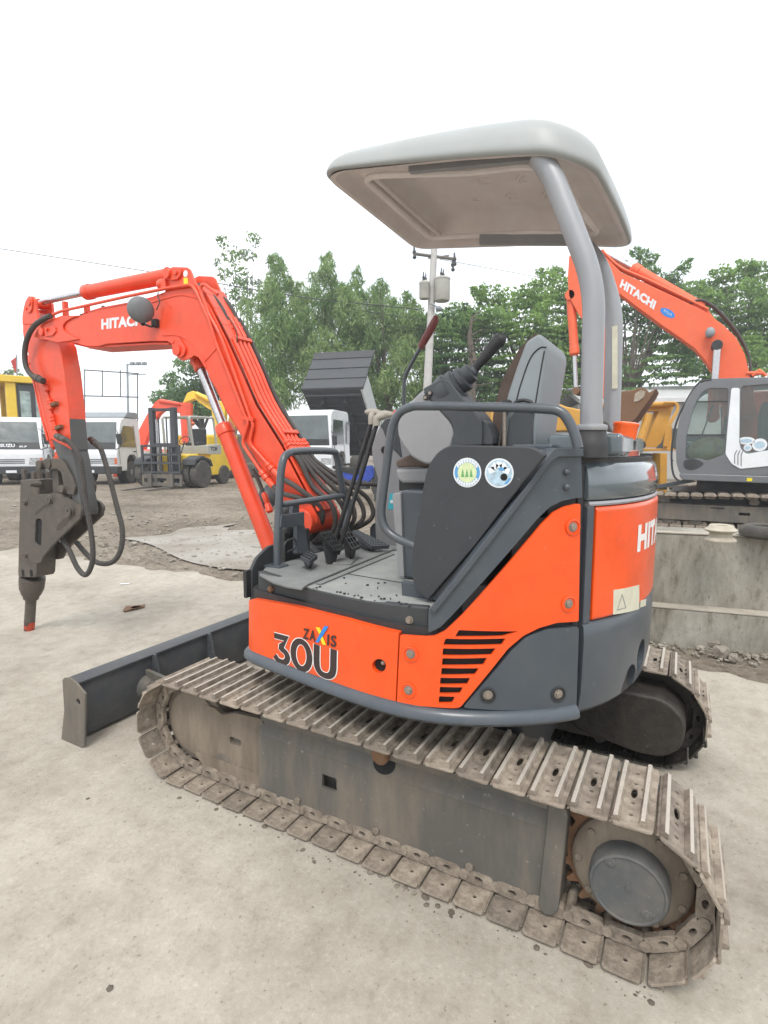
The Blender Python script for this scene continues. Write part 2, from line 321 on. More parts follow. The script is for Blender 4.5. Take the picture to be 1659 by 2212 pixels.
# ---- crawler tracks
TY0,TY1,TZ,TR,NS=-.85,.76,.213,.193,44
def track_path(s):
    L=TY1-TY0; per=2*L+2*math.pi*TR; s%=per
    if s<L: return Vector((0,TY0+s,TZ+TR)),0.0
    s-=L
    if s<math.pi*TR: a=s/TR; return Vector((0,TY1+TR*math.sin(a),TZ+TR*math.cos(a))),-a
    s-=math.pi*TR
    if s<L: return Vector((0,TY1-s,TZ-TR)),-math.pi
    s-=L; a=s/TR; return Vector((0,TY0-TR*math.sin(a),TZ-TR*math.cos(a))),-math.pi-a
PER=2*(TY1-TY0)+2*math.pi*TR; PIT=PER/NS
def shoe_bm():
    # local: x across, y travel, z outward; plate with a lip, two grousers, bolt holes and mud slots
    h=.1475; p=PIT
    outer=rnd([(-h,-.50*p),(h,-.50*p),(h,.40*p),(-h,.40*p)],.012,3)
    holes=[circ(-.098,.02*p,.0055,10),circ(.098,.02*p,.0055,10),circ(0,.02*p,.024,16,.0075),circ(-.045,.02*p,.005,8),circ(.045,.02*p,.005,8)]
    bm=B(); merge(bm,slab2d(outer,holes,0,.007))
    for y,hh,wd in ((-.27*p,.023,.0115),(.335*p,.020,.012)):
        prism(bm,[(y-wd*.9,.0068),(y+wd*.9,.0068),(y+wd*.42,hh),(y-wd*.42,hh)],0,-h+.012,h-.012)
    prism(bm,[(.40*p,.007),(.40*p,.0),(.47*p,-.006),(.47*p,.0005)],0,-h+.012,h-.012)
    return bm
def chain_bm(xc):
    bm=B()
    for i in range(NS):
        c,a=track_path(i*PIT+.0); M=Matrix.Translation(Vector((xc,c.y,c.z)))@Matrix.Rotation(a,4,'X')
        for sx in (-.052,.052):
            s=B(); pr=rnd([(-.048,-.044),(.042,-.044),(.048,-.004),(-.048,-.004)],.014,3)
            prism(s,pr,0,sx-.009,sx+.009,[circ(.0,-.024,.013,12,.008)])
            merge(bm,s,lambda q:M@q)
        s=B(); cyl(s,(-.066,-.047,-.024),(.066,-.047,-.024),.014,seg=12); merge(bm,s,lambda q:M@q)
        for sx in (-.022,.022):
            s=B(); cyl(s,(sx,-.02,.0),(sx,-.02,.013),.007,seg=6); merge(bm,s,lambda q:M@q)
    return bm
shoe_mesh=None; dark_mesh=None
for side in (-1,1):
    xc=-.6275 if side<0 else .42
    tr=E_('crawler_track',chain_bm(xc),STEEL if side<0 else OILSHADE,label=('near dusty steel crawler track' if side<0 else 'far dusty steel crawler track'))
    for i in range(NS):
        c,a=track_path(i*PIT)
        if shoe_mesh is None:
            s0=E_('track_shoe',shoe_bm(),[STEEL,WORN],tr,bevel=.0012,ang=30); shoe_mesh=s0
            for p in s0.data.polygons:
                if p.center.z>.0165: p.material_index=1
            o=s0
        else:
            o=shoe_mesh.copy(); col.objects.link(o); o.parent=tr
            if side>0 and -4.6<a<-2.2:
                if dark_mesh is None: dark_mesh=shoe_mesh.data.copy(); dark_mesh.materials[0]=OILSHADE; dark_mesh.materials[1]=STEEL  # bottom-run shoes: darker copy, oil and shade both in its colour
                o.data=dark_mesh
        o.location=(xc+random.uniform(-.003,.003),c.y,c.z); o.rotation_euler=(a+random.uniform(-.03,.03),random.uniform(-.006,.006),random.uniform(-.008,.008))
    # frame of the track: outer face, sloped top, end flange
    xo=xc+side*.0575; sg=side
    bm=B(); th=-side*.09
    main=[(-.615,.055),(.37,.045),(.40,.06),(.40,.272),(-.64,.272),(-.64,.06)]
    bm0=B(); prism(bm0,[(xo,.2725),(xo-side*.045,.352),(xo-side*.06,.352),(xo-side*.014,.2725)],1,-.64,.40)
    holes=[rnd([(.055,.155),(.055,.205),(.115,.205),(.115,.155)],.006)]
    prism(bm,main,0,xo,xo-side*.012,holes)
    prism(bm,[(-.63,.05),(.395,.045),(.395,.33),(-.63,.33)],0,xo-side*.05,xo-side*.16)
    prism(bm,[(-.64,.33),(.385,.33),(.385,.352),(-.64,.352)],0,xo,xo-side*.17)
    merge(bm,bm0)
    fr=E_('track_frame',bm,FRAMEM,tr,bevel=0,ang=20,label='dusty dark side frame of the track')
    bm=B(); prism(bm,rnd([(-.695,.345),(-.675,.375),(-.645,.375),(-.625,.05),(-.635,.025),(-.66,.025),(-.68,.05)],.012,3),0,xo-side*-.012,xo-side*.15); E_('end_flange',bm,FRAMEM,tr,bevel=.004)
    # front yoke in front of the frame
    bm=B(); xy=xc+side*.0405
    yk=rnd([(.39,.06),(.39,.325),(.53,.315),(.60,.29),(.63,.31),(.72,.31),(.76,.27),(.76,.14),(.72,.085),(.60,.055)],.02)
    prism(bm,yk,0,xy,xy-side*.02,[rnd([(.50,.185),(.50,.215),(.56,.215),(.56,.185)],.012)])
    prism(bm,[(.39,.05),(.69,.05),(.74,.09),(.74,.105),(.39,.105)],0,xy+side*.009,xy-side*.03)
    E_('idler_yoke',bm,FRAMB,tr,bevel=.005)
    bm=B(); prism(bm,circ(TY1,TZ+.002,.160,40),0,xc-side*-.026,xc-side*.026,[circ(TY1+.045,TZ+.095,.022,14),circ(TY1-.1,TZ+.02,.022,14),circ(TY1+.05,TZ-.09,.022,14)])
    lathe(bm,[(.135,0),(.135,.012),(.12,.016)],(xc+side*.024,TY1,TZ),(side,0,0)); E_('idler_wheel',bm,FRAMB,tr,bevel=.003)
    # sprocket with teeth and the final drive
    pts=[]; nt_=22
    for k in range(nt_):
        for (da,rr) in ((-.5,.163),(-.28,.163),(-.10,.190),(.10,.190),(.28,.163)):
            a=2*math.pi*(k+da)/nt_; pts.append((TY0+rr*math.cos(a),TZ+.002+rr*math.sin(a)))
    bm=B(); prism(bm,pts,0,xc-.016,xc+.016); E_('sprocket',bm,RUST if side<0 else OILSHADE,tr,bevel=.002)
    bm=B(); lathe(bm,[(.150,0),(.148,.018),(.135,.03),(.11,.034)],(xc+side*.012,TY0,TZ),(side,0,0))
    for k in range(9):
        a=2*math.pi*k/9; cyl(bm,(xc+side*.03,TY0+.128*math.cos(a),TZ+.128*math.sin(a)),(xc+side*.048,TY0+.128*math.cos(a),TZ+.128*math.sin(a)),.011,seg=6)
    E_('sprocket_hub',bm,FRAMB,tr,bevel=.002)
    bm=B(); lathe(bm,[(.096,0),(.096,.052),(.091,.064),(.085,.067),(.083,.063),(.02,.063),(.0,.063)],(xc+side*.036,TY0,TZ-.004),(side,0,0),36)
    for a in (.9,4.0): cyl(bm,(xc+side*.097,TY0+.07*math.cos(a),TZ+.07*math.sin(a)),(xc+side*.101,TY0+.07*math.cos(a),TZ+.07*math.sin(a)),.015,.013,14); cyl(bm,(xc+side*.100,TY0+.07*math.cos(a),TZ+.07*math.sin(a)),(xc+side*.104,TY0+.07*math.cos(a),TZ+.07*math.sin(a)),.007,.006,6)
    cyl(bm,(xc+side*.097,TY0,TZ),(xc+side*.101,TY0,TZ),.008,seg=10)
    E_('final_drive_cover',bm,HUBM,tr,bevel=.0015,ang=30)
    # inner side: motor housing behind the sprocket
    bm=B(); hp=rnd([(TY0-.115,TZ-.06),(TY0-.13,TZ+.05),(TY0-.05,TZ+.125),(TY0+.10,TZ+.125),(TY0+.30,TZ+.11),(TY0+.30,TZ-.08),(TY0+.03,TZ-.125),(TY0-.06,TZ-.115)],.05,5)
    prism(bm,hp,0,xc-side*.2275,xc-side*.0425); E_('motor_guard',bm,OILSHADE if side>0 else SIDEB,tr,bevel=.012)
    # bottom rollers and a top roller
    for y in (-.50,-.22,.06,.34,.60):
        bm=B(); lathe(bm,[(.03,-.042),(.048,-.04),(.048,-.03),(.038,-.026),(.038,.026),(.048,.03),(.048,.04),(.03,.042)],(xc,y,.088),(1,0,0),18); E_('track_roller',bm,FRAMEM,tr)
    bm=B(); cyl(bm,(xc-side*.03,-.12,.345),(xc+side*.075,-.12,.345),.030,seg=24); cyl(bm,(xc+side*.0755,-.12,.345),(xc+side*.079,-.12,.345),.0265,.025,24); E_('carrier_roller',bm,RUST,tr,bevel=.002)
    bm=B(); bmesh.ops.create_circle(bm,cap_ends=True,segments=24,radius=.04,matrix=Matrix.Translation((xo-side*.0155,-.12,.303))@Matrix.Rotation(R(90-side*29.5),4,'Y')@Matrix.Diagonal((.8,1,1,1)))
    E_('roller_opening',bm,DARK,tr,smooth=False)
    for y in (.22,-.10,-.42): E_('frame_bolt',cyl(B(),(xo,y,.075),(xo+side*.008,y,.075),.013,seg=6),BOLT,tr,bevel=.001)
    # beam that joins the track to the centre frame
    bm=B(); prism(bm,[(-.30,.20),(.30,.20),(.26,.40),(-.26,.40)],0,side*.2,xc); E_('cross_beam',bm,FRAMEM,tr,bevel=.01)
bm=B(); lathe(bm,[(.36,.18),(.36,.40),(.30,.42),(.30,.53)],(0,-.04,0),(0,0,1),40); E_('turntable',bm,FRAMEM,bevel=.006)
bm=B(); bx(bm,-.42,.20,-.5,.45,.13,.42); E_('centre_frame',bm,BLKP,bevel=.02)
bm=B(); lathe(bm,[(.62,.50),(.62,.532)],(0,-.04,0),(0,0,1),40); E_('belly_plate',bm,BLKP)

# ---- dozer blade
bm=B(); prof=[(1.375,.285),(1.405,.295),(1.455,.295),(1.452,.285),(1.42,.272),(1.40,.22),(1.40,.11),(1.425,.04),(1.455,.012),(1.445,.004),(1.40,.02),(1.382,.10),(1.382,.23),(1.39,.275),(1.378,.272)]
prism(bm,prof,0,-.765,.765); bl=E_('dozer_blade',bm,BLAD,bevel=.003,label='grey dozer blade across the front of the tracks')
for s_ in (-1,1):
    bm=B(); ck=X2(-.775,[(135,1469),(139,1464),(151,1464),(165,1475),(185,1499),(183,1612),(170,1617),(150,1611),(132,1603),(139,1533)])
    prism(bm,ck,0,s_*.777,s_*.767,[circ(1.345,.215,.014,14)]); E_('end_cheek',bm,FRAMEM if s_<0 else BLAD,bl,bevel=.003)
for x in (-.36,.0,.36):
    bm=B(); prism(bm,[(1.383,.285),(1.36,.285),(1.345,.24),(1.335,.17),(1.30,.10),(1.31,.06),(1.383,.05)],0,x-.007,x+.007); E_('gusset',bm,BLAD,bl,bevel=.002)
for s_ in (-1,1):
    bm=B(); cyl(bm,(s_*.40,1.385,.13),(s_*.36,.62,.17),.042,.055,16); cyl(bm,(s_*.40,1.385,.13),(s_*.40,1.33,.135),.065,.045,16)
    prism(bm,[(1.38,.07),(1.20,.10),(1.20,.20),(1.38,.22)],0,s_*.40-.01,s_*.40+.01); E_('push_arm',bm,FRAMEM,bl,bevel=.002)

# ---- upper structure: the side wall follows one plan curve from the front left corner round the tail
PL=[(-.30,.505),(-.50,.505),(-.600,.495),(-.648,.45),(-.675,.33),(-.705,.17),(-.732,.02),(-.750,-.12),(-.752,-.24),(-.728,-.36),(-.670,-.485),(-.590,-.60),(-.49,-.695),(-.38,-.758),(-.25,-.802),(-.12,-.824),(0,-.830)]
PL=PL+[(-x,y) for x,y in PL[-2:2:-1]]+[(.60,.40),(.30,.505)]
WP=[Vector((p.x,p.y)) for p in spline([Vector((a,b,0)) for a,b in PL],8)]
WS=[0]
for i in range(1,len(WP)): WS.append(WS[-1]+(WP[i]-WP[i-1]).length)
def W(s,off=0,z=0):
    s=max(0,min(WS[-1]-1e-6,s)); i=min(len(WP)-2,int(np.searchsorted(WS,s,side='right'))-1); t=(s-WS[i])/(WS[i+1]-WS[i]); p=WP[i].lerp(WP[i+1],t)
    a=WP[max(0,i-1)]; b=WP[min(len(WP)-1,i+1)]; c=WP[min(len(WP)-1,i+2)]
    d=((b-a).normalized().lerp((c-WP[i]).normalized(),t)).normalized(); n=Vector((d.y,-d.x))
    # outward = away from the machine centre
    if n.dot(p-Vector((0,-.05)))<0: n=-n
    q=p+n*off; return Vector((q.x,q.y,z))
def hitW(px,py,off=0):
    d=ray(px,py); best=None; prev=W(0,off)
    for k in range(1,721):
        s=WS[-1]*k/720; cur=W(s,off); e=cur-prev; den=d.x*e.y-d.y*e.x
        if abs(den)>1e-12:
            r0=prev-CAMP; t=(r0.x*e.y-r0.y*e.x)/den; q=(r0.x*d.y-r0.y*d.x)/den
            if t>0 and -1e-3<=q<=1.001 and (best is None or t<best[0]): best=(t,s-WS[-1]/720*(1-q))
        prev=cur
    if best is None: return None
    return (best[1],CAMP.z+d.z*best[0])
SMAX=hitW(1405,1200)
def wpx(pts): 
    o=[]
    for p in pts:
        h=hitW(*p); o.append(h if h else (SMAX[0]+.05,on(p[0],p[1],1,-.78)[2]))
    return o
def wall2(bm,poly,off,th,holes=(),step=.03):
    s=slab2d(poly,holes,0,th); lo=min(v.co.x for v in s.verts); hi=max(v.co.x for v in s.verts); x=lo+step
    while x<hi-.003:
        bmesh.ops.bisect_plane(s,geom=s.verts[:]+s.edges[:]+s.faces[:],plane_co=(x,0,0),plane_no=(1,0,0)); x+=step
    return merge(bm,s,lambda c:W(c.x,off-c.z,c.y))
def wall(px,off,th,r=0,holes=()):
    pl=wpx(px)
    if r: pl=rnd(pl,r)
    return wall2(B(),pl,off,th,[wpx(h) for h in holes])
S0=hitW(1264,1200)[0]; SC=hitW(1281,1200)[0]; SD=hitW(1251,1200)[0]; SE=WS[-1]
# dark shell behind all panels
bm=B(); 
def shell(s0,s1,z0,z1,off): 
    wall2(bm,[(s0,z0),(s1,z0),(s1,z1),(s0,z1)],off,.02,step=.05)
S1_=SE-S0; shell(0,SE,.53,.80,-.016); shell(hitW(1000,1300)[0],S1_,.80,.93,-.016); shell(hitW(1110,1200)[0],S1_,.93,1.12,-.016); shell(hitW(1190,1100)[0],S1_,1.12,1.285,-.016)
prism(bm,[(p.x,p.y) for p in [W(SE*k/80,-.03) for k in range(81)]],2,.53,.545)
body=E_('body_shell',bm,BLKP)
# rounded skirt under the panels
bm=B(); prof=[(-.02,.532),(.012,.528),(.024,.540),(.022,.556),(.006,.572),(-.02,.572)]; N=60; s1=hitW(1241,1540)[0]; rings=[]
for k in range(N+1):
    s=.02+(s1-.02)*k/N; rings.append([bm.verts.new(W(s,o_,z_)) for o_,z_ in prof])
for k in range(N):
    for j in range(len(prof)): bm.faces.new((rings[k][j],rings[k][(j+1)%6],rings[k+1][(j+1)%6],rings[k+1][j]))
bm.faces.new(rings[0]); bm.faces.new(rings[-1][::-1]); E_('lower_skirt',bm,GRY,ang=50)
# front orange panel
sA=hitW(541,1400)[0]
pf=wpx([(541,1416),(541,1297),(549,1293),(640,1309),(750,1337),(863,1366),(856,1519),(780,1502),(700,1473),(620,1446)])
fp=E_('front_side_panel',wall2(B(),pf,.006,.03,[wpx(circ(821,1437,15,20))]),ORG,bevel=.009,ang=50,label='orange front side panel with the model number')
bm=B(); E_('panel_hole',wall(circ(821,1437,15.5,20),-.01,.002),DARK,fp); bm=B(); h=W(hitW(826,1433)[0],-.006,hitW(826,1433)[1]); ball(bm,h,.008); E_('inner_bolt',bm,BOLT,fp)
def wtext(s,px4,m,parent,off,name='lettering',bold=.02,space=1.0,th=None):
    """px4: bottom-left, bottom-right, top-left corners on the wall"""
    a,b,c=[Vector(p) for p in wpx(px4)]; t=text2d(s,bold,space)
    return E_(name,merge(B(),t,lambda q:(lambda g:W(g.x,off,g.y))(a+(b-a)*q.x+(c-a)*q.y)),m,parent,smooth=False)
def wstroke(px,wd,off,m,parent,name='lettering',asp=1.0):
    """flat ribbon following a path on the wall"""
    pts=[Vector((p[0],p[1],0)) for p in wpx(px)]; bm=B(); L=[];n=len(pts)
    for i,p in enumerate(pts):
        t=(pts[min(i+1,n-1)]-pts[max(0,i-1)]).normalized(); nn=Vector((-t.y,t.x,0))
        if 0<i<n-1:
            t1=(pts[i]-pts[i-1]).normalized(); k=max(.5,t.dot(t1)); ww=wd/k
        else: ww=wd
        L.append((bm.verts.new(W(p.x+nn.x*ww/2*asp,off,p.y+nn.y*ww/2)),bm.verts.new(W(p.x-nn.x*ww/2*asp,off,p.y-nn.y*ww/2))))
    for i in range(n-1): bm.faces.new((L[i][0],L[i][1],L[i+1][1],L[i+1][0]))
    return E_(name,bm,m,parent,smooth=False)
# "30U": stroke paths in the decal crop's own grid
def dq(x,y): return (582.8+x*.10620,1321.5+y*.10620)
def arc(cx,cy,rx,ry,a0,a1,n=18,tilt=0):
    o=[]
    for k in range(n+1):
        a=R(a0+(a1-a0)*k/n); x,y=rx*math.cos(a),ry*math.sin(a); o.append((cx+x*math.cos(tilt)-y*math.sin(tilt),cy+x*math.sin(tilt)+y*math.cos(tilt)))
    return o
three=[(125,465),(370,530),(382,560)]; three=[(125,468),(375,535),(270,690),(268,745)]+[(330,790),(375,850),(395,920),(375,985),(330,1015),(270,1005),(200,965),(135,875)]
def sm(p,i0): return [tuple(q)[:2] for q in p[:i0]]+[tuple(q)[:2] for q in spline([Vector((a,b,0)) for a,b in p[i0:]],5)]
three=sm(three,3)
oh=arc(677,870,160,285,0,360,40,tilt=R(-10)); 
you=[(990,655)]+[tuple(q)[:2] for q in spline([Vector((985,960,0)),Vector((1000,1110,0)),Vector((1060,1220,0)),Vector((1150,1280,0)),Vector((1235,1290,0)),Vector((1300,1240,0)),Vector((1325,1130,0)),Vector((1328,1000,0))],5)]+[(1333,750)]
for g in (three,oh,you):
    gp=[dq(*p) for p in g]
    wstroke(gp,.0252,.0072,WHT,fp,'lettering_outline',1.42); wstroke(gp[:],.0198,.0080,BLTX,fp,'lettering',1.42)
def wpoly(px,off,m,parent,name='lettering'): return E_(name,wall(px,off,.0008),m,parent,smooth=False)
wpoly([dq(*p) for p in [(975,300),(1050,310),(1085,385),(1045,445)]],.0086,YELT,fp,'mark')
wpoly([dq(*p) for p in [(1100,465),(1120,510),(1180,665),(1110,650),(1065,545)]],.0086,YELT,fp,'mark')
wpoly([dq(*p) for p in [(1150,275),(1235,285),(1030,612),(968,600)]],.0092,BLUT,fp,'mark')
for s_,c_ in (('Z',[(705,530),(825,560),(722,318)]),('A',[(842,565),(965,600),(850,345)]),('I',[(1200,665),(1238,672),(1208,445)]),('S',[(1272,690),(1385,715),(1280,455)])):
    wtext(s_,[dq(*p) for p in c_],BLTX,fp,.0084,bold=.03)
# orange door panel with the air slots
slots=[[(845,250),(1070,255),(1010,268),(830,270)],[(795,283),(1022,282),(1008,301),(785,302)],[(785,320),(985,320),(968,340),(782,342)],[(783,358),(952,356),(938,378),(780,380)],
 [(780,395),(920,396),(906,415),(777,417)],[(775,432),(888,433),(876,452),(773,453)],[(773,467),(860,469),(848,487),(771,488)],[(770,503),(830,505),(818,523),(768,524)]]
slots=[[(515+.5637*x,1219.8+.5637*y) for x,y in s] for s in slots]
dp=[(866,1370),(922,1374),(940,1372),(962,1361),(1000,1325),(1168,1132),(1194,1106),(1217,1094),(1243,1088),(1251,1088),(1247,1341),(1200,1344),(1163,1355),(1129,1372),(1096,1400),(994,1526),(983,1528),(920,1524),(859,1519)]
door=E_('engine_side_door',wall2(B(),rnd(wpx(dp),.006,2),.006,.010,[rnd(wpx([(x_,y_+(2.2 if i_>1 else -1.2)) for i_,(x_,y_) in enumerate(s)]),.003,2) for s in slots]),ORG,bevel=.003,ang=50,label='orange side door with air slots')
bm=B(); wall2(bm,wpx([(945,1350),(1125,1350),(1085,1400),(990,1530),(940,1530)]),-.009,.002); E_('slot_backing',bm,DARK,door)
lp=E_('lower_side_panel',wall([(999,1527),(1104,1404),(1135,1375),(1180,1358),(1248,1352),(1242,1529),(1160,1532),(1079,1532)],.006,.03,.012),GRY,bevel=.009,ang=50)
def wbolt(px,py,parent,m=BOLT,r=.011,ringm=None,off=.006):
    s,z=hitW(px,py); a=W(s,off-.003,z); n=(W(s,.02,z)-W(s,0,z)).normalized(); bm=B(); cyl(bm,a,a+n*.011,r,r*.9,6); cyl(bm,a,a+n*.006,r*1.25,seg=16); E_('bolt',bm,m,parent,bevel=.001)
    bm=B(); lathe(bm,[(r*1.9,.0),(r*2.1,.0045),(r*1.75,.0055),(r*1.6,.002)],W(s,off-.0005,z),n,24); E_('bolt_seat',bm,ringm,parent,ang=60)
for q in ((889,1411),(884,1489),(1225,1303),(1234,1138)): wbolt(*q,door,ringm=ORG)
for q in ((1053,1499),(1203,1497)): wbolt(*q,lp,ringm=BLKP)
# diagonal grey trim above the door, raised ridge and black seam
tp=[(926,1366),(926,1318),(1175,996),(1188,972),(1205,967),(1253,968),(1256,1075),(1241,1076),(1212,1082),(1186,1095),(1158,1122),(990,1314),(954,1352),(942,1359)]
tm=E_('diagonal_trim_panel',wall(tp,.004,.05,.006),GRY,bevel=.008,ang=50,label='grey diagonal trim panel behind the step')
rp=[(931,1312),(1174,992),(1190,969),(1253,969),(1253,986),(1199,987),(1183,1000),(940,1322)]
E_('trim_ridge',wall(rp,.016,.03,.004),GRY,tm,bevel=.006,ang=50)
for q in ((1221,1019),(1221,1052)):
    s,z=hitW(*q); bm=B(); n=(W(s,.02,z)-W(s,0,z)).normalized(); ball(bm,W(s,.006,z),.010,12,8); E_('rivet',bm,GRY,tm)
# counterweight: lower casting, orange panel, cap
def sweep(prof,s0,s1,N=80,name='x',m=GRY,parent=None,bevel=.004,inner=None,label=None):
    bm=B(); rings=[]
    for k in range(N+1):
        s=s0+(s1-s0)*k/N; rings.append([bm.verts.new(W(s,o_,z_)) for o_,z_ in prof])
    J=len(prof)
    for k in range(N):
        for j in range(J): bm.faces.new((rings[k][j],rings[k][(j+1)%J],rings[k+1][(j+1)%J],rings[k+1][j]))
    bm.faces.new(rings[0]); bm.faces.new(rings[-1][::-1]); return E_(name,bm,m,parent,bevel=bevel,label=label)
S1=SE-S0
cw=sweep([(-.10,.530),(-.03,.525),(-.004,.545),(.006,.60),(.010,.76),(.006,.80),(-.004,.812),(-.10,.812)],S0,S1,name='counterweight',m=GRY,label='grey counterweight casting round the tail')
for (px,py,rw,rh,dz) in ((1380,1414,.050,.055,0),(1358,1470,.050,.065,-.01)):
    h=hitW(px,py); cut=B(); c=W(h[0],0,h[1]+dz); n=(W(h[0],.02,0)-W(h[0],0,0)).normalized(); lathe(cut,[(1,-.09),(1,.06)],(0,0,0),(0,0,1),24)
    tang=Vector((0,0,1)).cross(n); M=Matrix((tang,Vector((0,0,1)),n)).transposed()
    for v in cut.verts: v.co=c+M@Vector((v.co.x*rw,v.co.y*rh,v.co.z))
    me=bpy.data.meshes.new('c'); bmesh.ops.recalc_face_normals(cut,faces=cut.faces[:]); cut.to_mesh(me); cut.free(); ob=bpy.data.objects.new('c',me); col.objects.link(ob)
    md=cw.modifiers.new('b','BOOLEAN'); md.object=ob; md.operation='DIFFERENCE'; md.solver='EXACT'
    for k_ in list(cw.modifiers):
        if k_.type=='BEVEL': cw.modifiers.remove(k_)
    dg=bpy.context.evaluated_depsgraph_get(); nm=bpy.data.meshes.new_from_object(cw.evaluated_get(dg)); cw.modifiers.clear(); old=cw.data; cw.data=nm; bpy.data.objects.remove(ob)
finish(cw,.004,38)
cp=sweep([(-.06,.816),(.002,.816),(.009,.824),(.009,1.138),(.001,1.148),(-.06,1.148)],SC,S1-.012,name='tail_panel',m=ORG,parent=None,label='orange tail panel with white lettering',bevel=.004)
sweep([(-.06,1.150),(.004,1.150),(.006,1.156),(.002,1.163),(-.06,1.163)],S0+.004,S1-.004,name='seam_strip',m=POST,parent=cp,bevel=.001)
cap=sweep([(-.08,1.166),(.0,1.166),(.006,1.175),(.004,1.22),(-.004,1.258),(-.022,1.276),(-.05,1.282),(-.20,1.284),(-.20,1.26),(-.08,1.25)],S0-.002,S1,name='tail_cap',m=GRD,label='glossy dark grey cap on the tail',bevel=.003)
# vertical black corner strip between door and tail
E_('corner_seal',wall2(B(),[(SD-.004,.56),(S0-.003,.56),(S0-.003,1.27),(SD-.004,1.27)],-.010,.03),BLKP,body,bevel=.003)
E_('tail_border',wall2(B(),[(S0,.808),(SC-.004,.808),(SC-.004,1.150),(S0,1.150)],.004,.05),GRY,cp,bevel=.004)
# raised pedestal and engine hood on top of the tail
bm=B(); pd=[W(S0-.10,-.055),W(S0,-.045),W(S0+.12,-.045),W(S0+.30,-.05),W(SE/2,-.055),W(S1-.3,-.05),W(S1,-.05),Vector((.50,-.30,0)),Vector((-.40,-.30,0)),Vector((-.55,-.45,0))]
prism(bm,rnd([(p.x,p.y) for p in pd],.03),2,1.255,1.309); E_('hood_top',bm,GRD,cap,bevel=.007)
bm=B(); prism(bm,rnd([(-.60,-.50),(-.52,-.64),(-.40,-.70),(-.30,-.70),(-.30,-.38),(-.55,-.38)],.02),2,1.235,1.300); E_('corner_deck',bm,GRD,cap,bevel=.006)
# lettering and stickers on the tail
tl=hitW(1369,1193); tt=hitW(1369,1131); bm=B()
merge(bm,text2d('HITACHI',.055,1.08),lambda q:W(tl[0]+.52*q.x,.0100,tl[1]+(tt[1]-tl[1]-.004)*q.y)); E_('lettering',bm,WHT,cp,smooth=False)
wpoly([(1319,1273),(1374,1262),(1374,1314),(1318,1326)],.0100,STKC,cp,'sticker'); wpoly([(1377,1296),(1389,1293),(1388,1307),(1376,1311)],.0100,STKC,cp,'sticker')
bm=B(); m0=[(1326,1316),(1337,1283),(1345,1311)]; wstroke([m0[0],m0[1],m0[2],m0[0]],.003,.0108,LGT,cp,'sticker_print')

# ---- deck (step band, floor, mat)
db=[(556,1233),(600,1247),(657,1269),(720,1283),(786,1297),(860,1306),(926,1312),(926,1366),(863,1361),(780,1343),(700,1324),(657,1314),(600,1298),(566,1285),(557,1280)]
band=E_('step_band',wall2(B(),[(hitW(x,y,-.03)) for x,y in db],-.03,.03),SIDEB,bevel=.006,ang=50)
for q in ((885,1339),):
    s,z=hitW(*q,-.03); bm=B(); n=(W(s,.02,z)-W(s,0,z)).normalized(); cyl(bm,W(s,-.031,z),W(s,-.018,z),.008,seg=6); cyl(bm,W(s,-.031,z),W(s,-.026,z),.012,seg=14); E_('bolt',bm,BOLT,band)
s,z=hitW(587,1272,-.03); bm=B(); ball(bm,W(s,-.028,z),.014,14,8); E_('bolt',bm,RUST,band)
bm=B(); dk=[W(hitW(926,1315)[0],-.034)]+[W(sA+(hitW(926,1315)[0]-sA)*k/14,-.034) for k in range(13,0,-1)]+[Vector((-.56,.47,0)),Vector((.15,.47,0)),Vector((.15,-.35,0)),Vector((-.62,-.35,0))]
prism(bm,[(p.x,p.y) for p in dk],2,.79,.851); E_('floor_plate',bm,DECK,band,bevel=.004)
def Z(z,*p): return [on(a,b,2,z) for a,b in p]
mp_=Z(.856,(560,1243),(590,1259),(620,1268),(652,1273),(665,1263),(690,1253),(760,1224),(849,1188))+[Vector((.12,.16,0)),Vector((.12,.47,0)),Vector((-.54,.47,0))]
bm=B(); prism(bm,[(p.x,p.y) for p in mp_],2,.852,.860); E_('floor_mat',bm,RUBM,band,bevel=.002,label='dusty rubber floor mat')
bm=B(); a,b=Z(.853,(688,1262),(848,1197)); d=(b-a).normalized(); nn=Vector((-d.y,d.x,0))*.011
prism(bm,[tuple((a+nn)[:2]),tuple((b+nn)[:2]),tuple((b-nn)[:2]),tuple((a-nn)[:2])],2,.852,.857); E_('floor_rib',bm,RUBM,band,bevel=.001)
bm=B(); a,b=Z(.853,(745,1238),(868,1258)); d=(b-a).normalized(); nn=Vector((-d.y,d.x,0))*.002
prism(bm,[tuple((a+nn)[:2]),tuple((b+nn)[:2]),tuple((b-nn)[:2]),tuple((a-nn)[:2])],2,.8512,.853); E_('floor_seam',bm,BLKP,band)
bm=B()
for k in range(34):
    t=random.random(); px=664+t*225+random.gauss(0,5); py=1268+t*38+random.gauss(0,4)
    if random.random()<.25: px,py=random.uniform(700,860),random.uniform(1235,1290)
    q=on(px,py,2,.853); box(bm,(q.x,q.y,.854),(random.uniform(.003,.010),random.uniform(.002,.007),random.uniform(.002,.005)),Matrix.Rotation(random.random()*3,3,'Z'))
o=E_('dried_mud_crumbs',bm,BLKP,band); o['kind']='stuff'
# front wall below the floor and rubber corner
bm=B(); prism(bm,rnd([(-.60,.78),(-.60,.86),(-.57,.90),(-.50,.935),(-.44,.935),(-.44,.70),(-.60,.70)],.015),1,.485,.500); E_('front_plate',bm,SIDEB,band,bevel=.003)
bm=B(); bx(bm,-.625,-.575,.492,.508,.755,.86); E_('rubber_corner',bm,BLK,band,bevel=.004)
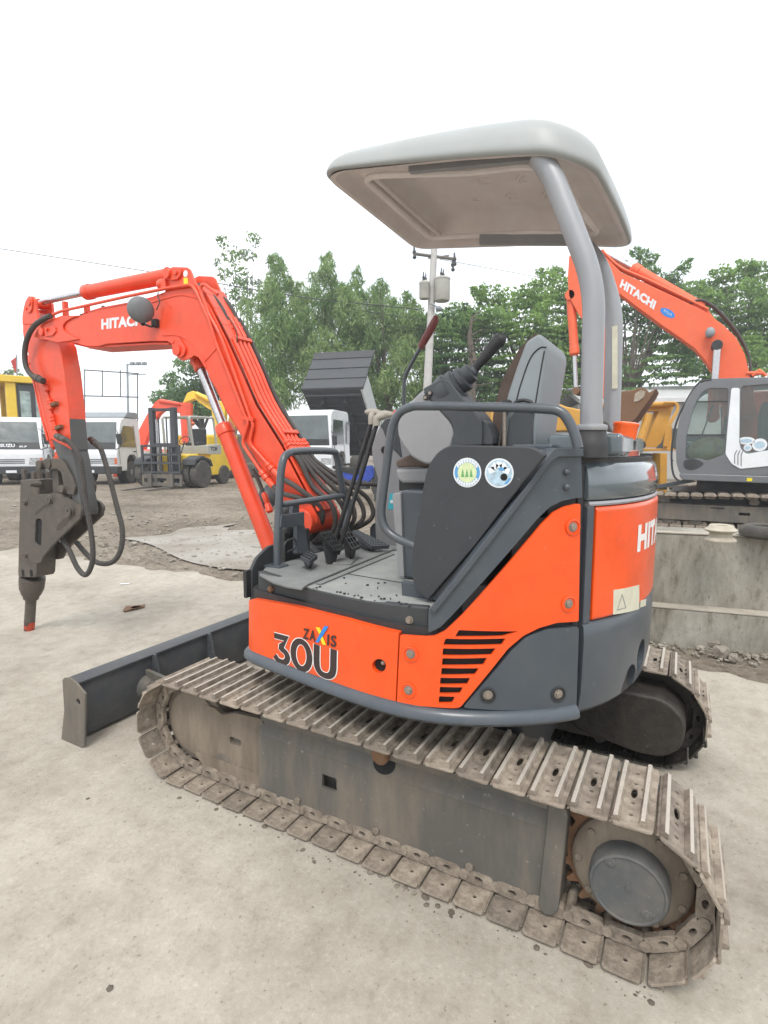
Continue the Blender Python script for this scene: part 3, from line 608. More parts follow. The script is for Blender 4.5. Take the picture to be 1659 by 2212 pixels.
# ================================================================ boom, arm, breaker
def C6(x,y): return (40.7+.1797*x,609.9+.1797*y)
def C7(x,y): return (325.3+.1287*x,555.7+.1287*y)
def C8(x,y): return (555.7+.1634*x,935.2+.1634*y)
def C3b(x,y): return (33.9+.1511*x,982.7+.1511*y)
def C2(x,y): return (.2533*x,935.2+.2533*y)
def PT(px,x): return on(px[0],px[1],0,x)
def path(x,pts): return [PT(p,x) for p in pts]
BX=-.09
bp=[(73,727),(80,712),(92,700),(112,690),(136,682),(174,681),(213,669),(278,657),(325,646),(352,636),(361,622),(361,587),(365,580),(373,576),(403,577),(410,582),(419,604),(436,637),(455,668),(473,704),(489,736),(518,800),(551,876),(606,964),(640,1030),(683,1112),(684,1130),(676,1141),(662,1141),(645,1118),(611,1082),(587,1048),(560,1000),(523,940),(488,884),(467,839),(449,807),(436,784),(428,772),(419,768),(409,775),(393,779),(383,773),(377,762),(369,742),(361,737),(325,737),(229,743),(214,748),(186,748),(168,742),(150,739),(127,740),(102,734),(88,734)]
bm=B(); plate(bm,bp,BX,.012); plate(bm,bp,BX,.012)
bmesh.ops.delete(bm,geom=bm.faces[:]+bm.edges[:]+bm.verts[:],context='VERTS')
pl=X2(BX,bp); prism(bm,pl,0,BX,BX+.012); prism(bm,pl,0,-BX-.012,-BX)
# closing plates between the two side sheets: lower run and upper run, set in from the edges
def strip(bm,px,x0,x1,inset,th=.012):
    P2=[Vector(p) for p in X2(BX,px)]; L=[]; n=len(P2)
    for i,p in enumerate(P2):
        t=(P2[min(i+1,n-1)]-P2[max(i-1,0)]).normalized(); nn=Vector((-t.y,t.x)); L.append((p+nn*inset,p+nn*(inset+th)))
    for i in range(n-1):
        (a,b),(c,d)=L[i],L[i+1]; v=[bm.verts.new((x,q.x,q.y)) for x in (x0,x1) for q in (a,b,d,c)]
        for f in ((0,1,2,3),(7,6,5,4),(0,4,5,1),(1,5,6,2),(2,6,7,3),(3,7,4,0)): bm.faces.new([v[k] for k in f])
strip(bm,[(174,681),(213,669),(278,657),(325,646),(352,636)],-.078,.078,-.016)
strip(bm,[(426,618),(436,637),(455,668),(473,704),(489,736),(518,800),(551,876),(606,964),(640,1030),(680,1108)],-.078,.078,-.018)
strip(bm,[(186,746),(229,743),(325,737),(361,737)],-.078,.078,.004)
strip(bm,[(449,807),(467,839),(488,884),(523,940),(560,1000),(587,1048),(645,1116)],-.078,.078,.004)
boom=E_('boom',bm,ORB,bevel=.003,label='orange boom bent at the knee with white lettering')
dbl=[C6(*p) for p in [(255,612),(280,520),(330,480),(530,402),(735,402),(640,440),(575,480),(545,530),(555,580),(620,625),(740,685),(660,702),(480,727),(340,692),(285,660)]]
for x0,x1 in ((BX-.010,BX-.001),(.091,.10)):
    bm=B(); prism(bm,X2(BX,dbl),0,x0,x1); E_('end_doubler',bm,ORB,boom,bevel=.003)
bm=B(); plate(bm,[C6(*p) for p in [(300,590),(330,550),(400,520),(435,540),(440,590),(400,640),(320,650)]],BX-.018,.01); a=PT(C6(380,575),BX); cyl(bm,(BX-.03,a.y,a.z),(.10,a.y,a.z),.011,seg=12); a=PT(C6(310,600),BX); cyl(bm,(BX-.026,a.y,a.z),(.10,a.y,a.z),.024,seg=18); E_('pin_plate',bm,ORB,boom,bevel=.002)
lug=[C7(*p) for p in [(355,1440),(385,1350),(430,1325),(470,1345),(580,1525),(570,1620),(500,1690),(450,1660),(400,1540)]]
bm=B(); plate(bm,lug,BX-.012,.011,.012); a=PT(C7(478,1570),BX); cyl(bm,(BX-.022,a.y,a.z),(.10,a.y,a.z),.028,seg=20); a=PT(C7(405,1420),BX); cyl(bm,(BX-.016,a.y,a.z),(BX-.01,a.y,a.z),.010,seg=10); E_('pin_plate',bm,ORB,boom,bevel=.002)
top=[C7(*p) for p in [(285,250),(330,190),(380,175),(480,180),(510,230),(500,300),(440,370),(330,385),(290,330)]]
bm=B(); plate(bm,top,BX-.012,.011,.01); a=PT(C7(325,290),BX); cyl(bm,(BX-.026,a.y,a.z),(.10,a.y,a.z),.024,seg=18); a=PT(C7(460,270),BX); cyl(bm,(BX-.022,a.y,a.z),(BX-.01,a.y,a.z),.012,seg=12); E_('pin_plate',bm,ORB,boom,bevel=.002)
for x in (BX-.0012,):
    a=PT(C7(585,275),x); bm=B(); bmesh.ops.create_circle(bm,cap_ends=True,segments=20,radius=.016,matrix=Matrix.Translation(a)@Matrix.Rotation(R(90),4,'Y')); E_('lug_hole',bm,STKW,boom,smooth=False)
bm=B(); a,b,c,d=[PT(C7(*p),BX-.0014) for p in [(552,345),(622,345),(630,440),(555,455)]]; bm.faces.new([bm.verts.new(q) for q in (a,b,c,d)]); E_('sticker',bm,YELT,boom,smooth=False)
# weld seams on the side sheet
def weld(px,x,r=.0045): 
    bm=B(); tube(bm,spline(path(x,px),5),r,6); return E_('weld_seam',bm,ORB,boom)
weld([C7(*p) for p in [(0,765),(250,690),(450,640),(600,640),(800,690)]],BX)
weld([C7(*p) for p in [(200,1310),(420,1305),(600,1370),(750,1510),(850,1650),(940,1850)]],BX)
weld([C7(915,1745),C7(1100,1535)],BX)
weld([C7(240,740),C7(350,840)],BX,.003)
bm=B(); text3(bm,'HITACHI',PT((219,712),BX-.0015),PT((316,702),BX-.0015)-PT((219,712),BX-.0015),PT((219,689),BX-.0015)-PT((219,712),BX-.0015),.05,1.04); E_('lettering',bm,STKW,boom,smooth=False)
# arm cylinder on top
def ram(name,p_rod,p_neck,p_end,r,rr,x=0,m=ORB,parent=None,eye=.035,lab=None):
    a,b,c=PT(p_rod,x),PT(p_neck,x),PT(p_end,x); d=(c-b).normalized()
    bm=B(); lathe(bm,[(r*.6,-.03),(r*.95,-.025),(r*1.12,-.015),(r*1.12,.03),(r,.035),(r,(c-b).length-.03),(r*.9,(c-b).length-.01),(r*.5,(c-b).length)],b,d,24); cyl(bm,(x-.035,c.y,c.z),(x+.035,c.y,c.z),eye)
    o=E_(name,bm,m,parent,bevel=.001,label=lab); bm=B(); cyl(bm,a,b+d*.02,rr,seg=18); E_('cylinder_rod',bm,CHROME,o)
    bm=B(); cyl(bm,(x-.03,a.y,a.z),(x+.03,a.y,a.z),eye*.85); cyl(bm,a,a+(b-a).normalized()*.05,rr*1.5,seg=16); E_('rod_eye',bm,m,o,bevel=.002); return o
ram('arm_cylinder',(76,656),(190,631),(371,595),.040,.0175,0,ORB)
ram('boom_cylinder',(428,780),(485,927),(592,1204),.042,.024,-.005,ORB,lab='orange boom lifting cylinder')
bm=B(); tube(bm,spline(path(-.035,[C8(-60,480),C8(20,640),C8(80,800),C8(130,950)]),5),.010,8); E_('boom_hose',bm,HOSE)
bm=B(); a,b=PT(C8(85,790),-.035),PT(C8(165,1030),-.035); lathe(bm,[(.011,0),(.015,.01),(.015,.05),(.011,.055),(.016,.06),(.020,(b-a).length),(.012,(b-a).length+.01)],a,b-a,10); E_('hose_fitting',bm,ORB,bevel=.001)
# pipes on the side sheet
def pipe(px,x,r,m=ORB,name='boom_pipe',parent=None,fl=.03,sp=False):
    bm=B(); P_=path(x,px); tube(bm,spline(P_,6) if sp else fillet(P_,fl),r,10); return E_(name,bm,m,parent or boom)
pipe([C6(385,400),C6(500,348),C6(850,270),C6(1340,160),(364,622),(414,615),(424,630),(452,692),(469,746),(500,822),(531,902),(537,912),(523,958),(563,1018),(588,1046)],BX-.012,.0085)
pipe([(470,636),(441,614),(434,617),(433,630),(452,680),(470,712),(485,746),(512,822),(541,903),(548,918),(539,958),(582,1007),(598,1023)],BX-.010,.0085)
for q in ((537,905),):
    bm=B(); a=PT(q,BX-.008); box(bm,a,(.022,.075,.018),Matrix.Rotation(R(8),3,'X')); E_('pipe_clamp',bm,ORB,boom,bevel=.003)
def fitting(a,b,r,m=ORB,parent=None):
    bm=B(); l=(b-a).length; lathe(bm,[(r*.8,0),(r*1.15,.004),(r*1.15,l*.22),(r*.85,l*.26),(r*1.3,l*.30),(r*1.3,l*.48),(r*.9,l*.52),(r*1.15,l*.56),(r*1.15,l*.95),(r*.8,l)],a,b-a,10); return E_('pipe_fitting',bm,m,parent or boom,bevel=.0008)
fitting(PT((563,1018),BX-.012),PT((592,1052),BX-.014),.014); fitting(PT((575,1000),BX-.012),PT((604,1030),BX-.014),.014)
def hose(pts,r,name='hydraulic_hose',parent=None,m=HOSE): 
    bm=B(); tube(bm,spline(pts,8),r,10); return E_(name,bm,m,parent)
hose([PT((590,1050),-.105),PT(C8(340,800),-.12),PT(C8(560,860),-.11),PT(C8(720,920),-.08),PT(C8(800,1000),-.06),PT(C8(835,1120),-.05),PT(C8(790,1260),-.04),PT(C8(680,1390),-.02)],.0125)
hose([PT((604,1030),-.105),PT(C8(480,690),-.12),PT(C8(620,790),-.11),PT(C8(760,900),-.08),PT(C8(850,1020),-.05),PT(C8(860,1140),-.04),PT(C8(800,1290),-.02),PT(C8(700,1400),0)],.0125)
# pipes and hoses on the upper sheet
cr_=[Vector(p) for p in X2(BX,[(462,684),(489,736),(518,800),(551,876),(606,964)])]
def over(i,off): 
    t=(cr_[min(i+1,4)]-cr_[max(i-1,0)]).normalized(); n=Vector((t.y,-t.x)); n=n if n.x<0 else -n
    return cr_[i]+n*off
for k,(x,of) in enumerate(((-.062,.026),(-.032,.026),(-.002,.026),(.028,.026),(.060,.03))):
    p=[Vector((x,*over(i,of))) for i in range(5)]
    if k==4: 
        bm=B(); tube(bm,spline(p,6),.0095,8); E_('boom_hose',bm,HOSE,boom)
    else:
        bm=B(); tube(bm,spline(p[(1 if k in(0,1) else 0):],6),.0105,10); E_('boom_pipe',bm,ORB,boom)
    e=p[-1]; d=(p[-1]-p[-2]).normalized(); fitting(e-d*.02,e+d*.065,.0145)
    e=e+d*.06; s_=k*.012
    hose([e,e+d*.06+Vector((0,-.004,0)),Vector((x+.01+s_,.60-s_*2.2,1.135)),Vector((x+.03+s_*2,.515-s_*1.6,1.06)),Vector((x+.04+s_*2,.497-s_*1.4,.97)),Vector((x+.04+s_,.54,.90)),Vector((x+.03,.62,.87))],.0115)
hose([Vector((.085,*over(3,.02))),Vector((.10,.74,1.27)),Vector((.14,.62,1.17)),Vector((.20,.50,1.14)),Vector((.27,.42,1.12)),Vector((.30,.40,1.0)),Vector((.28,.42,.86))],.011)
hose(path(-.02,[(425,618),(441,624),(462,643),(480,669),(492,698)]),.0125)
hose(path(.055,[(430,616),(446,622),(480,643),(499,665),(517,703)]),.0125)
fitting(PT((515,699),.055),PT((531,732),.055),.0145)
fitting(PT((490,694),-.02),PT((508,734),-.02),.0145)
for (i,t) in ((1,.0),(4,-.06)):
    q=over(i,.028)
    tdir=(cr_[min(i+1,4)]-cr_[i-1]).normalized(); q=q+tdir*t
    bm=B(); box(bm,(-.004,q.x,q.y),(.115,.022,.030),Matrix.Rotation(math.atan2(tdir.y,tdir.x),3,'X')); E_('pipe_clamp',bm,ORB,boom,bevel=.004)
# valve block and small brackets along the boom top
bm=B(); a=PT(C7(190,460),-.085); ball(bm,a,.028,12,8,(1,1.1,1)); box(bm,a+Vector((0,-.03,-.005)),(.04,.04,.05)); E_('valve_block',bm,ORB,boom,bevel=.003)
for q in ((560,320),(820,330)):
    bm=B(); a=PT(C6(*q),BX+.02); box(bm,a,(.03,.022,.085 if q[0]<700 else .05)); E_('pipe_bracket',bm,ORB,boom,bevel=.004)
hose([PT(C6(1650,330),-.12),PT(C7(110,860),-.12),PT(C7(150,740),-.115),PT(C7(120,650),-.11),PT(C7(130,590),-.11)],.0028,'mirror_cable')
hose([PT(C7(1440,1550),-.06),PT(C7(1450,1300),-.07),PT(C7(1400,1150),-.07),PT(C7(1300,1000),-.06)],.0028,'thin_cable')
bm=B(); tube(bm,spline([Vector((-.075,*over(i,.012))) for i in range(5)],6),.004,6); E_('boom_cable',bm,HOSE,boom)
hose([PT(C6(740,395),-.06),PT(C6(860,360),-.06),PT(C6(980,345),-.06),PT(C6(1010,290),-.06),PT(C6(1060,330),-.06)],.006,'coiled_cable')
# round mirror on its bracket
bm=B(); c=PT(C6(1465,330),-.17); d=(CAMP-c).normalized(); d=(d+Vector((0,-.25,.1))).normalized(); lathe(bm,[(.0,-.012),(.060,-.010),(.066,0),(.064,.008),(.05,.020),(.028,.027),(0,.029)],c,d,32)
mir=E_('round_mirror',bm,MIRM,boom,ang=60,label='round dark mirror shell on the boom')
bm=B(); tube(bm,fillet([c+Vector((.0,0,-.05)),PT(C6(1500,500),-.15),PT(C6(1600,540),-.13),PT(C7(60,1120),-.10)],.02),.006,8); a=PT(C7(85,1110),-.10); box(bm,a,(.03,.035,.04)); ball(bm,PT(C6(1490,490),-.15),.014,10,8); E_('mirror_bracket',bm,BLK,mir,bevel=.002)

# ---- arm
AN,AF=-.066,.044
ap=[(82,690),(78,669),(77,648),(71,640),(62,640),(56,650),(52,664),(49,684),(49,718),(52,738),(60,762),(66,790),(78,840),(92,905),(106,946),(117,952),(154,972),(147,878),(138,800),(125,745),(100,715)]
bm=B(); 
upper=[(82,690),(78,669),(77,648),(71,640),(62,640),(56,650),(52,664),(49,684),(49,718),(70,720)]
bodyp=X2(AN,[(84,700),(49,700),(49,718),(52,738),(60,762),(66,790),(78,840),(92,905),(106,946),(119,953),(154,972),(147,878),(138,800),(128,745),(104,706)])
prism(bm,bodyp,0,AN,AF); ear=X2(AN,[(86,700),(79,669),(77,648),(71,640),(62,640),(56,650),(52,664),(49,684),(49,701)])
prism(bm,ear,0,AN-.004,AN+.014); prism(bm,ear,0,AF-.014,AF+.004)
arm=E_('arm',bm,ORB,bevel=.004,label='arm with a grey painted lower end')
bm=B(); plate(bm,[C6(*p) for p in [(85,250),(110,190),(145,180),(160,230),(150,330),(120,370),(85,350)]],AN-.013,.008,.008); a=PT(C6(115,320),AN); cyl(bm,(AN-.02,a.y,a.z),(AF+.01,a.y,a.z),.010,seg=10); a=PT((68,655),AN); cyl(bm,(AN-.02,a.y,a.z),(AF+.01,a.y,a.z),.018,seg=16); E_('pin_plate',bm,ORB,arm,bevel=.002)
bm=B(); lo=X2(AN,[(112,950),(119,953),(154,972),(160,1000),(170,1062),(178,1104),(176,1114),(166,1112),(158,1085),(150,1058),(138,1020),(124,985)]); prism(bm,lo,0,AN+.001,AF-.001)
i0,i1=X2(AN,[(144,868),(154,972)]); i0,i1=Vector(i0),Vector(i1); mid=i0.lerp(i1,.12)
v=[]; 
for off in (.001,-.003):
    for (x,p) in ((AN+.002,i0),((AN+AF)/2,i0.lerp(i1,.17)),(AF-.002,i0.lerp(i1,-.02)),(AF-.002,i1),(AN+.002,i1)): v.append(bm.verts.new((x,p.x-off*7.0,p.y)))
bm.faces.new(v[:5]); bm.faces.new(v[5:][::-1])
for i in range(5): bm.faces.new((v[i],v[5+i],v[5+(i+1)%5],v[(i+1)%5]))
E_('arm_lower_end',bm,ARMG,arm,bevel=.003,label='grey painted lower end of the arm')
ram('bucket_cylinder',(131,992),(122,960),(70,780),.034,.017,-.012,ORB,lab='orange cylinder along the front of the arm')
for dx,pts in ((-.055,[(73,822),(90,900),(104,952)]),(-.062,[(80,822),(95,885),(110,950)])): pipe(pts,dx,.008,parent=arm,name='arm_pipe')
for a,b in (((96,822),(103,845)),((106,862),(112,885)),((112,895),(118,925)),((117,918),(124,940))): fitting(PT(a,-.075),PT(b,-.075),.015,parent=arm)
pipe([(100,840),(107,868),(113,900),(122,935)],-.072,.007,parent=arm,name='arm_pipe')
for q in ((118,873),(128,923)):
    bm=B(); a=PT(q,-.078); box(bm,a,(.03,.055,.022),Matrix.Rotation(R(-12),3,'X')); E_('pipe_clamp',bm,RUST,arm,bevel=.003)
def ribhose(px,x,r,name='breaker_hose',x1=None):
    n=len(px); pts=spline([PT(p,x+(0 if x1 is None else (x1-x)*i/(n-1))) for i,p in enumerate(px)],8)
    # resample and ripple the radius like a spring guard
    L=[0]
    for i in range(1,len(pts)): L.append(L[-1]+(pts[i]-pts[i-1]).length)
    N=int(L[-1]/.0055); out=[];rad=[]
    for k in range(N+1):
        s=L[-1]*k/N; i=min(len(L)-2,max(0,int(np.searchsorted(L,s,side='right'))-1)); t=(s-L[i])/max(1e-9,L[i+1]-L[i]); out.append(pts[i].lerp(pts[i+1],t)); rad.append(r*(1.0 if k%2 else .86))
    bm=B(); tube(bm,out,r,10,True,rad); return E_(name,bm,HOSE)
h1=ribhose([C2(510,35),C2(600,85),C2(675,200),C2(705,350),C2(735,600),C2(770,800),C2(792,1000),C2(780,1130),C2(730,1210),C2(660,1150),C2(590,1000),C2(530,900)],-.11,.017,x1=-.03)
h2=ribhose([C2(768,50),C2(850,120),C2(900,260),C2(940,400),C2(1000,640),C2(1040,800),C2(1040,950),C2(1000,1060),C2(930,1112),C2(830,1105),C2(740,1035),C2(650,930)],.11,.017,x1=.03)
pipe([C6(385,400),C6(300,440),C6(180,530),C6(100,680),C6(70,850),C6(90,1020),C6(170,1130),C6(290,1180)],-.115,.016,HOSE,'arm_hose',arm,sp=True)
fitting(PT(C6(180,1135),-.115),PT(C6(300,1190),-.105),.019,m=BRK,parent=arm)
for a,b in (((480,25),(560,60)),((765,45),(840,115))): fitting(PT(C2(*a),-.10 if a[0]<600 else .10),PT(C2(*b),-.11 if a[0]<600 else .11),.017,m=BRK,parent=arm)

# ---- linkage and rock breaker
for x0,x1 in ((-.085,-.068),(.046,.063)):
    bm=B(); prism(bm,rnd(X2(-.08,[(88,998),(100,990),(131,991),(141,1000),(155,1028),(163,1052),(161,1068),(147,1068),(139,1048),(133,1020),(124,1013),(96,1014)]),.012),0,x0,x1); E_('tipping_link',bm,BRK,arm,bevel=.003)
for q,x0,x1,r in (((94,1004),-.115,.09,.030),((139,1056),-.105,.08,.026),((106,1002),-.095,.07,.034)):
    a=PT(q,-.08); E_('link_pin',cyl(B(),(x0,a.y,a.z),(x1,a.y,a.z),r),BRK,arm,bevel=.004)
bm=B(); prism(bm,rnd(X2(-.03,[(117,1005),(130,1005),(132,1075),(119,1075)]),.01),0,-.045,.025); E_('drop_link',bm,BRK,arm,bevel=.005)
BN=-.080
bk=E_('rock_breaker',prism(B(),[(p[0],p[1]) for p in X2(-.07,[(42,1036),(84,1035),(82,1130),(79,1205),(77,1242),(74,1248),(38,1248),(37,1235),(39,1150)])],0,-.066,.066),BRK,bevel=.008,label='dirty dark hydraulic rock breaker hanging from the arm')
for x0 in (BN,.064):
    bm=B(); pp=[(46.7,1085),(52,1079),(61,1073),(84,1067),(102,1067),(112.5,1065),(127.6,1067),(155,1081),(170,1090),(175,1100.5),(173,1119),(112.5,1177.6),(94,1200),(87,1215),(76,1217),(64,1209),(56.5,1197),(52,1179),(49,1111)]
    prism(bm,rnd(X2(BN,pp),.01,2),0,x0,x0+.016,[rnd(X2(BN,[(77,1123),(81,1120),(87,1120),(90.6,1125),(89,1178),(85,1179),(78,1175),(75,1169)]),.008,2)]); E_('bracket_plate',bm,BRK,bk,bevel=.003)
bm=B(); plate(bm,[(77,1121),(91,1121),(90,1180),(75,1180)],-.0690,.002); E_('bracket_slot',bm,DARK,bk)
bm=B()
for (q,r,h) in (((155,1103.5),.030,.03),((109.5,1079),.024,.02),((56.5,1085),.018,.022),((57,1199),.017,.02)):
    a=PT(q,BN); bm=B(); lathe(bm,[(r*1.15,0),(r*1.15,-h*.4),(r,-h*.45),(r,-h),(r*.3,-h),(r*.25,-h*.7),(0,-h*.7)],(BN+.002,a.y,a.z),(1,0,0),18); lathe(bm,[(r*1.15,0),(r*1.15,h*.4),(r,h*.45),(r,h+.02)],(.078,a.y,a.z),(1,0,0),18); cyl(bm,(BN,a.y,a.z),(.078,a.y,a.z),r*.6); E_('bracket_pin',bm,BRK,bk,bevel=.0015)
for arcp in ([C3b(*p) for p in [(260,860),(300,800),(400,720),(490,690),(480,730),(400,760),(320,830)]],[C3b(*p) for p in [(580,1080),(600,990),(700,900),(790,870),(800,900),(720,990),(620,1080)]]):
    bm=B(); plate(bm,arcp,BN-.0012,.002); E_('recess_shade',bm,RECM,bk)  # flat brown arcs paint the shade of recesses onto the bracket
bm=B()
for q,x in (((53,1031),-.045),((74,1037),-.045),((86,1031),.045),((104,1036),.045)):
    a=PT(q,x); E_('through_bolt',cyl(B(),a-Vector((0,0,.01)),a+Vector((0,0,.055)),.019,seg=6),BRK,bk,bevel=.002)
bm=B(); a=PT((86,1069),-.1); a=PT((84,1046),-.066); cyl(bm,a+Vector((.01,0,0)),a-Vector((.035,0,0)),.022,.016,10); cyl(bm,a-Vector((.03,0,0)),a-Vector((.055,-.005,0)),.012,seg=8); E_('breaker_port',bm,BRK,bk,bevel=.001)
bm=B()
for q in ((50,1238),(68,1238)): a=PT(q,-.0655); box(bm,a,(.004,.030,.045))
E_('retainer_slot',bm,DARK,bk)
a=PT((70,1247),0); b=PT((62,1374),0); L_=(b-a).length
bm=B(); lathe(bm,[(.082,0),(.082,L_*.06),(.078,L_*.18),(.062,L_*.28),(.050,L_*.32),(.050,L_*.355),(.036,L_*.36)],a,b-a,24); E_('breaker_nose',bm,BRK,bk,bevel=.002)
bm=B(); lathe(bm,[(.035,L_*.35),(.035,L_*.74)],a,b-a,20); ch=E_('chisel',bm,BRK,bk,bevel=.001)
bm=B(); lathe(bm,[(.0352,L_*.74),(.034,L_*.86),(.031,L_*.95)],a,b-a,20); E_('chisel_paint',bm,ramp_mat('worn_red_tip',[(.46,(.07,.06,.055)),(.50,(.48,.07,.035)),(.8,(.35,.08,.05))],14,.6,.2),ch)
bm=B(); lathe(bm,[(.031,L_*.95),(.026,L_*.985),(.012,L_),(0,L_*1.003)],a,b-a,20); E_('chisel_point',bm,BRK,ch)
# swing post at the boom foot
bm=B(); cyl(bm,(-.12,.62,.975),(.12,.62,.975),.062,seg=28); E_('foot_pin_boss',bm,ORB,boom,bevel=.006)
bm=B(); prism(bm,rnd([(.42,.62),(.42,.80),(.52,.86),(.60,.92),(.66,.92),(.76,.84),(.80,.80),(.78,.70),(.62,.60)],.03),0,-.155,-.125); prism(bm,rnd([(.42,.62),(.42,.80),(.52,.86),(.60,.92),(.66,.92),(.76,.84),(.80,.80),(.78,.70),(.62,.60)],.03),0,.125,.155); bx(bm,-.13,.13,.45,.62,.62,.82); cyl(bm,(0,.56,.58),(0,.56,.86),.075); E_('swing_post',bm,SIDEB,bevel=.006)

# ================================================================ operator's place
def Y2(y,pts): return [(q.x,q.z) for q in [on(p[0],p[1],1,y) for p in pts]]
def yplate(px,y,th,r=0): 
    pl=Y2(y,px); pl=rnd(pl,r) if r else pl; return prism(B(),pl,1,y,y+th)
# front guard rail
gr=[(598,1222),(600,1150),(604,1060),(609,1005),(622,980),(660,974),(716,975),(727,985),(733,1020),(741,1062),(752,1100),(744,1150)]
P_=[on(p[0],p[1],1,.45) for p in gr]; P_[0].z=.855; bm=B(); tube(bm,spline(P_[:3],4)[:-1]+spline(P_[2:],4),.0155,12); guard=E_('front_guard_rail',bm,RAIL)
bm=B(); a,b=on(608,1090,1,.45),on(742,1070,1,.45); cyl(bm,a,b,.0125,seg=12); E_('guard_crossbar',bm,RAIL,guard)
bm=B(); a=on(752,1100,1,.45); cyl(bm,on(750,1080,1,.46),on(744,1200,1,.46),.0155,seg=12); E_('guard_leg',bm,RAIL,guard)
bm=B(); a=on(598,1222,1,.45); bx(bm,a.x-.035,a.x+.025,.41,.485,.852,.866); E_('guard_foot',bm,RAIL,guard,bevel=.002)
lb=E_('lamp_bracket',yplate([C8(*p) for p in [(325,1085),(500,1060),(625,1045),(628,1215),(500,1240),(310,1255)]],.43,.012,.004),GRY,bevel=.003)
E_('bracket_leg',yplate([C8(*p) for p in [(530,1230),(630,1215),(690,1590),(520,1600)]],.44,.02),GRY,lb,bevel=.003)
E_('bracket_leg',yplate([C8(*p) for p in [(480,960),(560,950),(560,1060),(465,1070)]],.46,.02),GRY,lb,bevel=.003)
bm=B(); a=on(*C8(390,1300),1,.53); ball(bm,a,.045,16,10); bx(bm,a.x-.05,a.x+.12,.50,.525,.80,a.z); E_('hydraulic_block',bm,BLK,lb,bevel=.004)
bm=B(); a=on(*C8(400,1060),1,.52); lathe(bm,[(.0,-.04),(.03,-.036),(.046,-.015),(.048,.02),(.044,.03),(0,.032)],a,(-.1,.9,.1),20); E_('work_lamp',bm,BLK,lb)
bm=B(); tube(bm,fillet([on(*C8(*p),1,.39) for p in [(360,1600),(362,1440),(490,1385),(515,1450),(500,1530),(400,1570)]],.02),.004,8); E_('lock_hoop',bm,BLK,lb)
# pedals
def pedal(c4,zt,zb,nx,ny,base,m=BLK):
    """c4: top-left, top-right, bottom-right, bottom-left in the photo; zt / zb heights of the upper and lower edge"""
    a=on(*c4[0],2,zt); b=on(*c4[1],2,zt); c=on(*c4[2],2,zb); d=on(*c4[3],2,zb); n=(b-a).cross(d-a).normalized(); n=n if n.z>0 else -n
    bm=B()
    def quad(u0,u1,v0,v1,h0,h1):
        f=lambda u,v:(a.lerp(b,u)).lerp(d.lerp(c,u),v)
        vs=[bm.verts.new(f(u,v)+n*h) for h in (h0,h1) for u,v in ((u0,v0),(u1,v0),(u1,v1),(u0,v1))]
        for k in ((3,2,1,0),(4,5,6,7),(0,1,5,4),(1,2,6,5),(2,3,7,6),(3,0,4,7)): bm.faces.new([vs[i] for i in k])
    quad(0,1,0,1,-.012,-.004)
    w=.09
    for i in range(nx+1): u=i/nx*(1-w); quad(u,u+w,0,1,-.004,.005)
    w2=.05
    for j in range(ny+1): v=j/ny*(1-w2); quad(0,1,v,v+w2,-.0042,.0045)
    o=E_('foot_pedal',bm,m,bevel=.001)
    mid=(a+b+c+d)/4; bm=B(); top=[a.lerp(c,.12)-n*.010,b.lerp(d,.12)-n*.010,c.lerp(a,.12)-n*.010,d.lerp(b,.12)-n*.010]; v=[bm.verts.new(p) for p in top]+[bm.verts.new((p.x*.55+mid.x*.45+base[0],p.y*.55+mid.y*.45+base[1],.862)) for p in top]
    for k in ((0,1,2,3),(7,6,5,4),(0,4,5,1),(1,5,6,2),(2,6,7,3),(3,7,4,0)): bm.faces.new([v[i] for i in k])
    E_('pedal_boot',bm,m,o,bevel=.006); return o
pedal([(689,1154),(712,1148.5),(744.5,1186),(723,1191)],.985,.915,4,4,(0,0))
pedal([(733,1144),(751.6,1141),(780,1180),(760,1188.5)],.975,.915,3,4,(0,0))
pedal([(648.7,1203),(665.8,1193),(686,1201.4),(668.7,1214)],.905,.90,3,3,(0,0),DKG)
pedal([(760,1148.5),(771.6,1146),(841.7,1180),(803,1182)],.935,.885,5,9,(0,0),DKG)
bm=B(); a=on(745,1213,2,.862); box(bm,a,(.11,.075,.010),Matrix.Rotation(R(20),3,'Z')); E_('pedal_plate',bm,RUBM,bevel=.003)
# travel levers with cream grips
for (lo_,hi_,gx,gl,zz) in (((716,1160),(803,911),(806,890.5),.040,.95),((729,1165),(814.5,914),(832,895),.034,.95)):
    a=on(*lo_,2,zz); t=PT(hi_,a.x+.03); bm=B(); cyl(bm,a+Vector((0,0,-.06)),t,.0095,.0085,12); lv=E_('travel_lever',bm,BLK)
    g=PT(gx,t.x+.015); bm=B(); tube(bm,spline([t-Vector((0,0,.01)),t+Vector((.0,0,.018)),g+Vector((0,0,-.004))],5),.014,10); ball(bm,g,.040,16,10,(.35,1.0,.36),Matrix.Rotation(R(4),3,'X')); E_('lever_grip',bm,GRIPW,lv)
# right hand console
cx=.20
rc=[(834,900),(846,900),(856,912),(880,960),(890,1000),(895,1040),(893,1180),(812,1182),(808,1110),(812,1060),(815,1034),(806,1005),(803,987),(802,963),(810,940),(818,922)]
bm=B(); plate(bm,rc,cx,.16,.012); rcn=E_('right_console',bm,LGT,bevel=.012,label='light grey console right of the seat')
bm=B(); plate(bm,[(820,921),(833,905),(850,903),(858,915),(868,990),(838,960),(826,926)],cx-.004,.15,.01); E_('console_top',bm,DKG,rcn,bevel=.006)
bm=B(); plate(bm,[(799,1140),(806,1130),(814,1130),(814,1182),(799,1182)],cx+.02,.1,.004); E_('console_foot',bm,GRY,rcn,bevel=.004)
a=PT((831,972),cx); bm=B(); lathe(bm,[(.018,-.002),(.018,-.006),(.010,-.006),(.008,.004)],a,(1,0,0),16); E_('console_bolt',bm,BLK,rcn)
